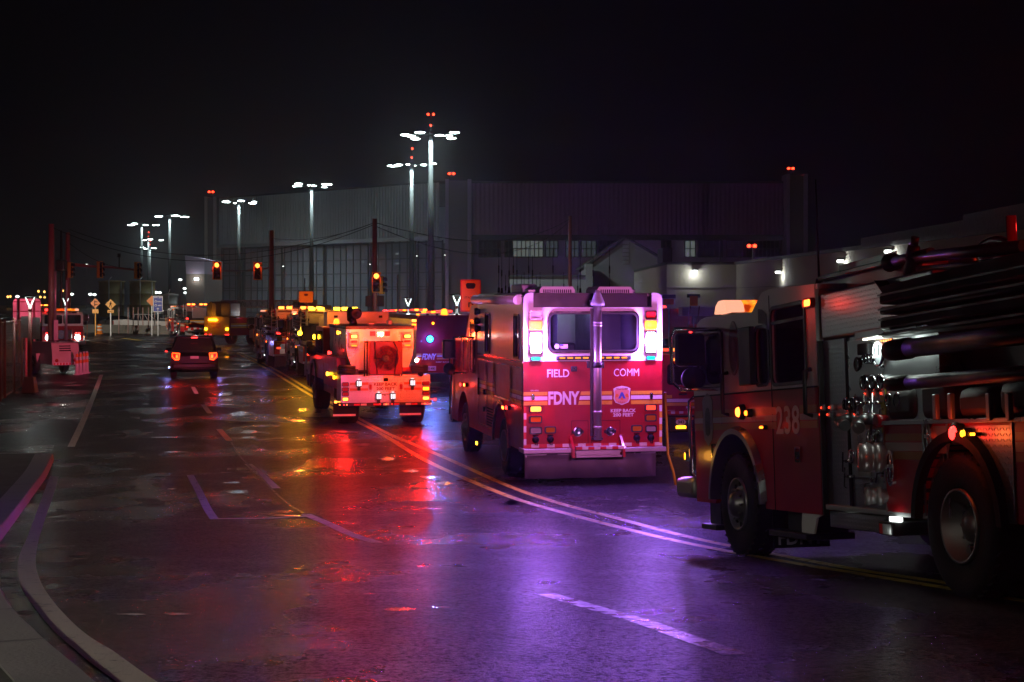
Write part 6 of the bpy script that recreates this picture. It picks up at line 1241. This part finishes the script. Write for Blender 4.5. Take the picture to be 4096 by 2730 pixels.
# front body, cab, wheels
b = MB(); b.box(-1.15,1.15,.9,4.3,.9,1.5,.02); b.box(-1.17,-.9,.9,4.3,1.5,1.75); b.build('side_lockers', M['red'], TK)
cabp = [(4.35,1.0),(4.35,2.5),(6.2,2.52),(6.7,1.9),(8.0,1.75),(8.2,1.0)]
b = MB(); b.prism('x', cabp, -1.15, 1.15); b.build('cab', M['red'], TK)
for y0, y1 in ((4.5,5.3),(5.4,6.25)):
    b = MB(); b.prism('x', rr(y0,y1,1.75,2.4,.05), -1.17, -1.152); b.prism('x', rr(y0,y1,1.75,2.4,.05), 1.152, 1.17); b.build('cab_window', M['glass'], TK)
def wk(cx, cy, Zl=5.6): return TK.back(1150+cx/2.614, 1150+cy/2.614, Zl)
(xa, zt2), (xb, zb2_) = wk(412,255), wk(1062,400)
b = MB(); b.box(xa,xb,5.6,6.4,zb2_,zt2,.02); cb = b.build('roof_box', M['white'], TK)
for cx in (505,972): x, z = wk(cx,307); b = MB(); b.box(x-.055,x+.055,5.585,5.598,z-.035,z+.035,.01); b.build('box_latch', M['dark'], cb)
x, z = k1(775,320); b = MB(); z = k1(0,400)[1]; b.cyl((x,1.6,z),(x,1.6,z+.18),.12,.07); b.lathe((x+.06,1.5,z+.3),(0,-1,.1),[(0,-.2),(.1,-.15),(.15,0),(.155,.06),(.1,.08),(0,.0)],20); b.cyl((x-.06,1.6,z+.15),(x-.05,1.9,z+.42),.11,.09); b.build('deck_monitor', M['dark'], TK)
b = MB(); x, z = k1(1130,395); b.box(x-.12,x,.6,.9,z,z+.12,.02); b.cyl((x-.06,.7,z),(x-.06,.7,z+.16),.03); b.build('deck_valve', M['alu'], TK)
for y, s in ((.95,-1),(.95,1),(6.9,-1),(6.9,1)): wheel(TK, s*1.13, y, .62, .62, .5 if y < 2 else .42, s, .3, off=y > 2)
b = MB(); b.prism('x', [(.1,.62)]+arc(.95,.62,.8,180,0,12)+[(2.2,.7),(4.3,.7),(4.3,.9),(.1,1.48)], -1.14, -.7); b.prism('x', arc(6.9,.62,.78,180,0,12)+arc(6.9,.62,.9,0,180,12), -1.2, -.75); b.build('mudguard', M['dark'], TK)
b = MB(); b.box(-.45,.45,.1,8.2,.72,.95); b.cyl((-1,.95,.62),(1,.95,.62),.1); b.cyl((-1,6.9,.62),(1,6.9,.62),.1); b.box(-1.2,1.2,8.0,8.5,.62,.98,.05); b.build('chassis', M['black'], TK)
b = MB(); b.tube([(-1.2,8.4,.8),(-1.22,8.5,1.2),(-1.25,8.45,1.9)],.03); b.build('marker_wand', M['steel'], TK)
xm = -1.42; a = (TK.side(1150+178/2.614,1150+552/2.614,xm), TK.side(1150+225/2.614,1150+405/2.614,xm))
b = MB(); b.box(xm-.14,xm+.14,6.25,6.4,a[0][1],a[1][1],.03); b.lathe((xm+.14,6.2,a[0][1]-.3),(0,1,0),[(0,-.05),(.16,-.03),(.15,.06),(0,.08)],18); o = b.build('mirror', M['black'], TK); b = MB(); b.tube([(xm+.1,6.3,a[1][1]+.02),(-1.1,6.2,a[1][1]+.03)],.02); b.tube([(xm,6.3,a[0][1]-.3),(-1.1,6.2,a[0][1]-.2)],.02); b.build('mirror_arm', M['dark'], o)
for cx, cy, m, nm in ((425,905,E['yellow'],'marker_light'),(495,942,E['amber'],'marker_light'),(612,487,E['amber'],'marker_light'),(440,685,E['red'],'marker_light'),(1535,1178,E['red'],'marker_light'),(516,1192,E['hot'],'marker_light')):
    if cx in (1535,516): x, z = k1(cx,cy); b = MB(); b.box(x-.03,x+.03,-.05,.02,z-.03,z+.03,.01); b.cyl((x,0,z),(x*.9,.05,z),.01)
    else:
        y, z = ksd(cx,cy); y = max(.3,min(6,y)); b = MB(); b.box(-1.24,-1.19,y-.05,y+.05,z-.05,z+.05,.01); b.box(-1.192,-1.14,y-.03,y+.03,z-.03,z+.03)
    b.build(nm, m, TK)
light((0,-.7,1.0), (1,.09,.02), 7, .15, TK)  # loose red light added behind the tail deck for spill
b = MB(); yq = ct[-1][0]
for s in (-1,1): b.box(s*.9-.18, s*.9+.18, yq+.0, yq+.05, 2.28, 2.42, .02)
b.build('front_warning_light', E['orange'], FC)
for s in (-1,1):
    p_ = FC.M @ Vector((s*.9, yq+.15, 2.35)); q_ = TK.M @ Vector((-.1, 0, 1.6)); d_ = FC.I.to_3x3() @ (q_-p_); beam((s*.9, yq+.15, 2.35), d_, (1,.055,.02), 1000, 42, .1, FC); light((-.75,-.1,2.35), (1,.08,.02), 45, .1, TK); light((.75,-.1,2.35), (1,.08,.02), 28, .1, TK)
for x, z, w_ in ((-1.05,.7,120),(1.05,.8,120),(-.75,2.35,120),(.75,2.35,120)): beam((x,-.12,z), (-1.0,-1,-.15), (1,.012,.01), w_*1.15, 84, .08, TK)
b = MB(); b.lathe((-1.0,2.4,2.64),(0,0,1),[(.08,0),(.08,.1),(.05,.14),(0,.15)],14); b.build('added_beacon', E['orange'], TK); light((-.85,4.9,2.85), (1,.2,.02), 22, .06, TK); light((.3,4.7,2.85), (1,.04,.02), 9, .06, TK)  # beacon and deck lights added for the glow on the roof box
b = MB(); b.lathe((-1.22,6.0,2.2),(-1,0,0),[(.08,0),(.06,.05),(0,.06)],12); b.build('side_beacon', E['yellow'], TK); beam((-1.35,7.2,2.0), (-.33,1,-.015), (1,.1,.2), 12000, 27, .08, TK); beam((-1.35,5.6,2.3), (-1,-.7,-.3), (1,.4,.01), 120, 100, .06, TK)  # long pink beam added to light the trailer and the sign back
# ------------------------------------------------------------------ RAC BUS
BU = Veh('canteen_bus', 'dark red bus marked RAC-3 with a round blue strobe lit', 'bus', ((1023-1176.5)*57/3700,57,0), 12)
def q8(cx, cy): return BU.back(1600+cx/3.484, 1100+cy/3.484, 0)
xl_, zt_ = q8(222,565); _, zb_ = q8(300,1400); wl = 2.5
b = MB(); b.prism('y', [(xl_+.0,zb_),(xl_+wl,zb_),(xl_+wl,zt_-.15),(xl_+wl-.12,zt_),(xl_+.15,zt_),(xl_+.02,zt_-.15)], 0, 9); b.build('body', M['red'], BU)
b = MB(); b.box(xl_+.05,xl_+wl-.05,.1,9,zb_-.25,zb_); b.box(xl_+.05,xl_+wl-.05,-.12,.05,zb_+.0,zb_+.08,.02); b.build('bumper', M['dark'], BU)
b = MB(); b.text('RAC-3','back',-.004,q8(470,0)[0],q8(652,0)[0],q8(0,630)[1],q8(0,597)[1],bold=.03); b.build('number', mat('red_letters',(.6,.03,.03),.4), BU, recalc=False)
b = MB(); b.text('FDNY','back',-.004,q8(305,0)[0],q8(510,0)[0],q8(0,1188)[1],q8(0,1102)[1],bold=.04,shear=.25); b.text('KEEP BACK','back',-.004,q8(500,0)[0],q8(700,0)[0],q8(0,1230)[1],q8(0,1212)[1],bold=.02); b.build('lettering', M['refl_w'], BU, recalc=False)
b = MB()
for i, (z0_, z1_) in enumerate(((1100,1122),(1128,1146),(1160,1185))):
    b.mi = 0 if i != 1 else 1
    for xa, xb in ((228,298),(512,720)): slant(b, q8(xa,0)[0], q8(xb,0)[0], q8(0,z1_)[1], q8(0,z0_)[1], y=-.004)
b.build('reflective_stripe', [mat('pink_orange_tape',(.7,.3,.1),.4), M['refl_w']], BU, recalc=False)
x, z = q8(415,895); b = MB(); b.lathe((x,-.01,z),(0,-1,0),[(.13,0),(.13,.04),(.1,.05)],20); o = b.build('strobe_light', M['dark'], BU); b = MB(); b.lathe((x,-.03,z),(0,-1,0),[(.13,0),(.1,.05),(0,.07)],16); b.build('lens', emi('teal_strobe',(.02,.35,1),14), o)
light((x,-.22,z), (.05,.1,1), 70, .08, BU); beam((x,-.2,z), (0,-1,-.2), (.1,.25,1), 400, 160, .08, BU); light((xl_+.6,-.9,1.0), (1,.08,.05), 6, .1, BU)  # blue point makes the strobe's halo; red point added, no lamp there
x, z = q8(460,676); b = MB(); b.lathe((x,-.004,z),(0,-1,0),[(.045,0),(.04,.03),(0,.04)],12); b.build('marker_light', E['amber'], BU)
b = MB(); x_, z_ = q8(760,590); b.lathe((x_,2.2,zt_),(0,0,1),[(.12,0),(.12,.1),(.09,.2),(0,.22)],14); b.build('roof_beacon', E['orange'], BU); light((x_+.1,2.0,zt_+.5), (1,.3,.01), 26, .08, BU); light((x_+.2,1.6,zt_+1.1), (1,.01,.03), 16, .08, BU)  # loose lights over the roof added to brighten the staging board
for cx in (257,390,525,800): x, z = q8(cx,545); b = MB(); b.box(x-.05,x+.05,.1,.2,zt_,zt_+.06,.02); b.build('roof_marker', E['orange'] if cx == 257 else M['dark'], BU)
x, z = q8(435,1305); b = MB(); b.box(x-.17,x+.17,-.01,-.003,z-.08,z+.08); o = b.build('number_plate', M['refl_w'], BU); b = MB(); b.text('FD 4082','back',-.012,x-.14,x+.14,z-.04,z+.04,bold=.02); b.build('lettering', M['black'], o, recalc=False)
for cy, m in ((640,E['hot']),(700,E['orange']),(740,E['red'])): x, z = q8(190,cy); b = MB(); b.box(x-.02,x+.12,.05,.3,z-.04,z+.04,.02); b.build('corner_light', m, BU)
x, z = q8(232,1190); b = MB(); b.lathe((x,-.02,z),(0,-1,0),[(.07,0),(.06,.03),(0,.04)],14); b.build('reverse_light', E['white'], BU)
for s in (xl_+.1, xl_+wl-.1):
    for y in (2.2,7.4): wheel(BU, s, y, .48, .48, .3, -1 if s < xl_+1 else 1, .28)
# ------------------------------------------------------------------ UTILITY (right, behind)
UT = Veh('utility_vehicle', 'dark red fire department utility vehicle with 343 plate between the command truck and the engine', 'fire vehicle', ((1592-1176.5)*38/3700,38,0), 8)
def q2(cx, cy, y=0): return UT.back(2550+cx/2.413, 1150+cy/2.413, y)
zT = q2(0,650)[1]; zB_ = q2(0,1260)[1]; xa_ = q2(180,0)[0]; xb_ = xa_+2.05
b = MB(); b.prism('y', [(xa_,zB_),(xb_,zB_),(xb_,1.2),(xb_-.12,zT-.08),(xb_-.2,zT),(xa_+.2,zT),(xa_+.12,zT-.08),(xa_,1.2)], 0, 4.6); b.prism('y', [(xa_,zB_),(xb_,zB_),(xb_,1.15),(xa_,1.15)], 4.6, 5.5); b.build('body', M['red'], UT)
wz0, wz1 = q2(0,945)[1], q2(0,742)[1]
b = MB(); b.prism('y', rr(q2(285,0)[0],xb_-.3,wz0,wz1,.08), -.02, -.003); b.prism('x', rr(.3,4.2,wz0,wz1,.08), xa_+.02,xa_+.06); b.build('window', M['glass'], UT)
b = MB()
for i, (z0_, z1_, xs0) in enumerate(((1118,1147,282),(1080,1112,282),(1043,1072,282))):
    b.mi = i % 2; b.box(q2(xs0,0)[0],xb_-.03 if i < 2 else q2(333,0)[0],-.006,-.002,q2(0,z1_)[1],q2(0,z0_)[1])
for i in range(9): b.mi = 1 if i % 2 else 2; b.box(q2(282,0)[0]+.1*i,q2(282,0)[0]+.1*(i+1),-.006,-.002,q2(0,1224)[1],q2(0,1202)[1])
b.build('reflective_stripe', [M['refl_y'],M['refl_w'],M['refl_r']], UT)
b = MB(); b.text('KEEP BACK','back',-.008,q2(468,0)[0],q2(468,0)[0]+.75,q2(0,1173)[1],q2(0,1152)[1],bold=.03); b.text('GM20019','back',-.008,q2(288,0)[0],q2(358,0)[0],q2(0,1197)[1],q2(0,1187)[1]); b.build('lettering', M['refl_w'], UT, recalc=False)
b = MB(); b.box(q2(270,0)[0],xb_-.05,-.3,.0,q2(0,1395)[1],q2(0,1235)[1],.03); bq = b.build('bumper', M['dark'], UT); b = MB(); b.box(q2(340,0)[0],q2(510,0)[0],-.306,-.301,q2(0,1276)[1],q2(0,1253)[1]); b.build('bumper_tape', M['orange'], bq)
x, z = q2(418,1300,-.3); b = MB(); b.prism('y', circ(x,z,.12,.075,24), -.312, -.302); o = b.build('number_plate', M['refl_w'], bq); b = MB(); b.text('343','back',-.314,x-.075,x+.075,z-.035,z+.035,bold=.03); b.build('lettering', M['black'], o, recalc=False)
x, z = q2(418,1350,-.3); b = MB(); b.box(x-.12,x+.12,-.33,-.302,z-.035,z+.035,.01); b.build('amber_light', E['amber'], bq)
b = MB(); x, z = q2(435,1032); b.box(x-.1,x+.1,-.03,-.003,z-.02,z+.02,.006); b.build('tailgate_handle', M['chrome'], UT)
b = MB(); b.box(xa_+.3,xb_-.3,.5,.8,zT+.03,zT+.16,.04); lb = b.build('light_bar', M['dark'], UT)
for cx, m in ((260,E['strobe'] if 0 else E['soft']),(355,E['hot']),(410,E['soft'])): x, _ = q2(cx,0,.5); b = MB(); b.box(x-.09,x+.09,.46,.499,zT+.06,zT+.13,.01); b.build('lens', m, lb)
b = MB(); x, z = q2(352,698); b.box(x-.09,x+.09,-.02,-.003,z-.03,z+.03,.01); b.build('brake_light', E['hot'], UT)
for s in (xa_+.05, xb_-.05):
    for y in (.95,4.4): wheel(UT, s, y, .38, .38, .25, -1 if s < xa_+1 else 1, .22)
# ------------------------------------------------------------------ POLICE SUV
SV = Veh('police_suv', 'black suv with lit red tail lamps driving away in the left lane', 'suv', ((447-1176.5)*67/3700,67,0), 12)
b = MB(); sd = [(0,.42),(-.02,.95),(.12,1.12),(3.6,1.08),(4.7,.95),(4.9,.6),(4.85,.32),(.15,.3)]
b.prism('x', sd, -.97, .97); b.build('body', ck, SV)
b = MB(); V0 = [(-.95,.15,1.12),(.95,.15,1.12),(.95,3.5,1.08),(-.95,3.5,1.08)]; V1 = [(-.72,.55,1.72),(.72,.55,1.72),(.72,2.7,1.72),(-.72,2.7,1.72)]
A = [b.b.verts.new(p) for p in V0]; B_ = [b.b.verts.new(p) for p in V1]
for i in range(4): b.b.faces.new((A[i],A[(i+1)%4],B_[(i+1)%4],B_[i]))
b.build('window', M['glass'], SV)
b = MB(); b.box(-.74,.74,.45,2.75,1.72,1.79,.03)
for s in (-1,1):
    for (y0,y1) in ((.15,.55),(1.1,1.2),(2.2,2.1),(3.5,2.7)): b.tube([(s*.94,y0,1.1),(s*.72,y1,1.74)],.04,6)
b.build('roof', ck, SV)
b = MB(); b.box(-.68,.68,.3,.55,1.7,1.76,.02); b.box(-.9,.9,-.1,.1,.45,.68,.05); b.build('spoiler_and_bumper', ck, SV)
b = MB(); b.box(-.13,.13,.285,.3,1.71,1.75,.006); b.build('brake_light', E['red'], SV)
b = MB(); b.tube([(-.7,.6,1.84),(-.7,2.6,1.84)],.02); b.tube([(.7,.6,1.84),(.7,2.6,1.84)],.02); b.build('roof_rack', M['chrome'], SV)
for s in (-1,1):
    b = MB(); b.prism('y', [(s*.62,.82),(s*.58,1.1),(s*.93,1.12),(s*.95,.9),(s*.8,.78)], -.05, .02); o = b.build('tail_light', M['red_off'], SV)
    b = MB(); b.tube([(s*.64,-.06,.83),(s*.61,-.06,1.08),(s*.9,-.06,1.1),(s*.9,-.06,.95),(s*.78,-.06,.82),(s*.64,-.06,.83)],.02,6); b.box(s*.72-.045,s*.72+.045,-.07,-.051,.88,1.03,.02); b.build('lens', E['tail'], o)
    light((s*.76,-.3,.9), (1,.01,.01), 5, .08, SV); beam((s*.76,-.12,.9), (0,-1,-.2), (1,.01,.01), 5, 150, .08, SV)
    b = MB(); b.box(s*1.05-.13,s*1.05+.13,2.85,2.97,1.08,1.24,.03); b.build('mirror', ck, SV)
    for y in (.95,3.95): wheel(SV, s*.97, y, .37, .37, .25, s, .22)
b = MB(); b.box(-1.2,-1.1,2.82,2.849,1.06,1.1); b.build('mirror_light', E['red'], SV)
b = MB(); b.box(-.17,.17,-.03,-.021,.86,.97); b.build('number_plate', M['grey'], SV)
for s in (-1,1): light((s*1.12,2.2,.4), (.25,.25,1), 9, .04, SV)
b = MB(); b.box(-1.06,-.975,2.15,2.25,.38,.44,.01); b.build('side_strobe', emi('violet_led',(.45,.5,1),12), SV)
# ------------------------------------------------------------------ LADDER TRUCK
LT = Veh('ladder_truck', 'aerial ladder truck with amber lit tail turning across the junction', 'fire truck', (wx(499,118),118,0), -30)
wd = 1.2
b = MB(); b.box(-wd,wd,0,9.5,.7,2.0,.03); b.build('body', M['red'], LT)
b = MB(); b.box(-wd,wd,-.06,-.003,.72,2.1,.02); b.build('tail_panel', mat('tail_sheeting',(.7,.4,.12),.4), LT)
b = MB(); b.box(-.6,-.5,-.08,3,2.05,3.2); b.box(-1.0,-.1,.0,1.2,2.1,3.1,.05); b.box(.1,1.0,.3,1.4,2.1,3.1,.05); b.box(-.3,.3,1.5,3,2.0,2.8,.1); b.build('turntable', mat('pale_lockers',(.4,.33,.3),.5), LT)
b = MB()
for z_ in (2.75,3.25):
    for x in (-.45,.45): b.box(x-.05,x+.05,1,11,z_-.04,z_+.04)
for i in range(24): 
    for x in (-.45,.45): b.tube([(x,1+i*.42,2.75),(x,1.21+i*.42,3.25),(x,1.42+i*.42,2.75)],.022,5)
    b.box(-.45,.45,1+i*.42,1.05+i*.42,2.73,2.77)
b.box(-.7,.7,9.8,11.2,2.4,3.3); b.build('aerial_ladder', M['alu'], LT)
for x, m in ((-.55,E['yellow']),(-.9,E['amber'])): pass
b = MB(); b.box(-.75,.05,-.12,-.061,1.78,1.9,.01); b.build('arrow_light_bar', E['yellow'], LT)
for s, m in ((-1,E['yellow']),(1,E['yellow'])): b = MB(); b.box(s*1.0-.11,s*1.0+.11,-.12,-.061,1.1,1.25,.02); b.build('tail_light', m, LT)
for x in (-1.0,-.6,.9,1.1): b = MB(); b.box(x-.05,x+.05,-.12,-.061,.75,.8); b.build('marker_light', E['red'], LT)
b = MB(); b.text('KEEP BACK','back',-.065,-.5,.4,1.45,1.6,bold=.02); b.text('200 FEET','back',-.065,-.5,.4,1.22,1.37,bold=.02); b.build('lettering', M['refl_r'], LT, recalc=False)
light((-.3,-.5,1.9), (1,.36,.02), 16, .1, LT); light((1.4,1.2,2.3), (.8,.9,1), 6, .1, LT)
b = MB()
for z0_, m_ in ((1.25,0),(1.37,1),(1.49,0)): b.mi = m_; b.box(wd+.002,wd+.006,.1,9.4,z0_,z0_+.09)
b.build('side_stripe', [M['refl_y'],M['refl_w']], LT)
b = MB(); b.box(wd+.002,wd+.03,2.2,3.4,.5,2.0); b.box(wd+.002,wd+.01,4.0,4.7,.8,1.2); b.build('side_locker', M['plate_x'], LT)
for s in (-1,1):
    for y in (2.8,8.2): wheel(LT, s*wd, y, .52, .52, .4, s, .29)
b = MB(); b.box(-1.2,1.2,9.6,12.5,.7,2.9,.1); b.build('cab', M['white'], LT)
# ------------------------------------------------------------------ further engines: copies of the near engine
def eng_copy(loc, head, lab, skip=('lamp_light','number','lettering','crest','side_lettering'), amber=False):
    c = copy_tree(EN.o, skip=skip); c.location = loc; c.rotation_euler = (0,0,R(head)); tag(c, lab)
    return c
def place(P_rear, Z, head, lab):       # rear-left corner at pixel column P_rear and depth Z
    h = R(head); rx, ry = wx(P_rear,Z), Z; lx, ly = -1.25, yE
    ox = rx-(lx*math.cos(h)-ly*math.sin(h)); oy = ry-(lx*math.sin(h)+ly*math.cos(h)); return eng_copy((ox,oy,0), head, lab)
e1 = place(629, 77, 14.5, 'farther engine of the pair parked nose to tail left of the fan truck')
e2_ = place(697, 68, 12.5, 'nearer engine of the pair behind the fan truck with amber roof beacons')
e3_ = place(424, 137, 21, 'dark engine turned across the junction behind the black suv')
e4_ = eng_copy((-28.3,100.5,0), 208, 'engine facing the camera with bright headlamps behind the pink trailer')
for o in kids(e2_):
    if o.name.startswith('rear_light_bar'):
        for l in kids(o):
            l.material_slots[0].link = 'OBJECT'; l.material_slots[0].material = E['yellow']
def elight(e, loc, col, wt, r=.1): light(loc, col, wt, r, e)
elight(e2_, (-.4,yE-.35,3.05), (1,.38,.03), 40); elight(e2_, (.7,yE-.35,3.05), (1,.35,.03), 40); elight(e2_, (-1.4,yE-.2,1.9), (1,.5,.04), 14, .06); elight(e1, (-.3,yE-.3,3.1), (1,.1,.02), 60); elight(e2_, (.0,.2,3.6), (1,.4,.02), 30)  # last amber light added to brighten the small orange board
beam((-1.3,yE-.2,2.9), (-.5,-1,-.3), (1,.42,.02), 180, 140, .08, e2_); elight(e1, (-1.6,yE+2,1.2), (.3,.25,1), 16, .06); elight(e2_, (-1.7,1.5,1.4), (.3,.25,1), 30, .06)
elight(e3_, (-.5,yE-.3,3.1), (1,.04,.02), 22); elight(e4_, (.9,yf+.6,.95), (1,1,.95), 2, .08); elight(e4_, (-.9,yf+.6,.95), (1,1,.95), 2, .08); elight(e4_, (.5,yf+.3,3.0), (1,.03,.02), 4)
for s in (-.9,.9): beam((s,yf+.2,zb2+.2), (0,1,-.08), (1,1,.95), 14, 36, .08, e4_)
b = MB(); b.lathe((-1.4,yE-.05,1.9),(0,-1,0),[(.1,0),(.09,.05),(0,.07)],16); b.build('side_beacon', E['yellow'], e2_)
for s in (-1,1): b = MB(); b.lathe((s*.9,yf+.085,zb2+.2),(0,1,0),[(.16,0),(.12,.05),(0,.07)],16); b.build('main_beam', E['white'], e4_)
# ------------------------------------------------------------------ distant emergency vehicles between the bus and the hangar
for i, (P_, py, Z, m, lab) in enumerate(((925,713,150,'orange','far fire vehicle with long orange roof beacon left of the bus lamps'),(962,712,135,'hot','far fire vehicle whose beacon shows above the bus roof'),(990,717,120,'orange','fire vehicle behind the bus with a wide orange light bar'),(1018,715,125,'red','dark fire vehicle behind the bus beside the lamp post'),(896,714,160,'red','farthest red fire vehicle with small beacon near the signal pole'),(1510,705,120,'red','dark vehicle behind the command truck at its right edge'))):
    x = wx(P_,Z); zt3 = wz(py,Z)-.15; T = Veh('fire_vehicle', lab, 'fire truck', (x,Z,0), 12+i*3, group='far fire vehicles beyond the bus')
    b = MB(); b.prism('x', [(-6,.5),(-6,zt3-.2),(-5.8,zt3),(.8,zt3),(1.3,1.5),(1.5,.5)], -1.2, 1.2); b.build('body', M['red'], T)
    b = MB(); b.prism('x', rr(-.3,.8,1.6,zt3-.25,.06), -1.215, -1.202); b.prism('y', rr(-.9,.9,1.6,zt3-.3,.06), -6.015,-6.002); b.build('window', M['glass'], T)
    b = MB(); b.box(-.75,.75,-.2,.15,zt3+.01,zt3+.06); o = b.build('light_bar', M['dark'], T)
    for k in range(4): b = MB(); b.box(-.7+k*.36,-.4+k*.36,-.2,.12,zt3+.062,zt3+.2,.03); b.build('lens', E[m if k % 2 == i % 2 else 'soft'], o)
    b = MB(); b.box(-1.1,-.9,-6.05,-6.002,.9,1.1,.02); b.box(.9,1.1,-6.05,-6.002,.9,1.1,.02); b.build('tail_light', E['red'], T)
    for s in (-1,1):
        for y in (0,-4.4): wheel(T, s*1.2, y, .5, .5, .3, s, .28) if Z < 130 else (lambda bb: bb.build('wheel', M['rubber'], T))(MB().cyl((s*1.2,y,.5),(s*.9,y,.5),.5,n=18))
    light((0,-1,zt3+.6), (1,.15,.03), 25, .1, T)
# ------------------------------------------------------------------ HAZE
hz_ = bpy.data.materials.new('night_haze'); hz_.use_nodes = True; N = hz_.node_tree.nodes; N.remove(N['Principled BSDF'])
pv = N.new('ShaderNodeVolumePrincipled'); pv.inputs['Color'].default_value = (.85,.88,.92,1); pv.inputs['Density'].default_value = .0005; pv.inputs['Anisotropy'].default_value = .82
hz_.node_tree.links.new(pv.outputs[0], N['Material Output'].inputs['Volume'])
b = MB(); b.box(-320,320,-60,800,-1.2,80); tag(b.build('haze', hz_), kind='stuff')
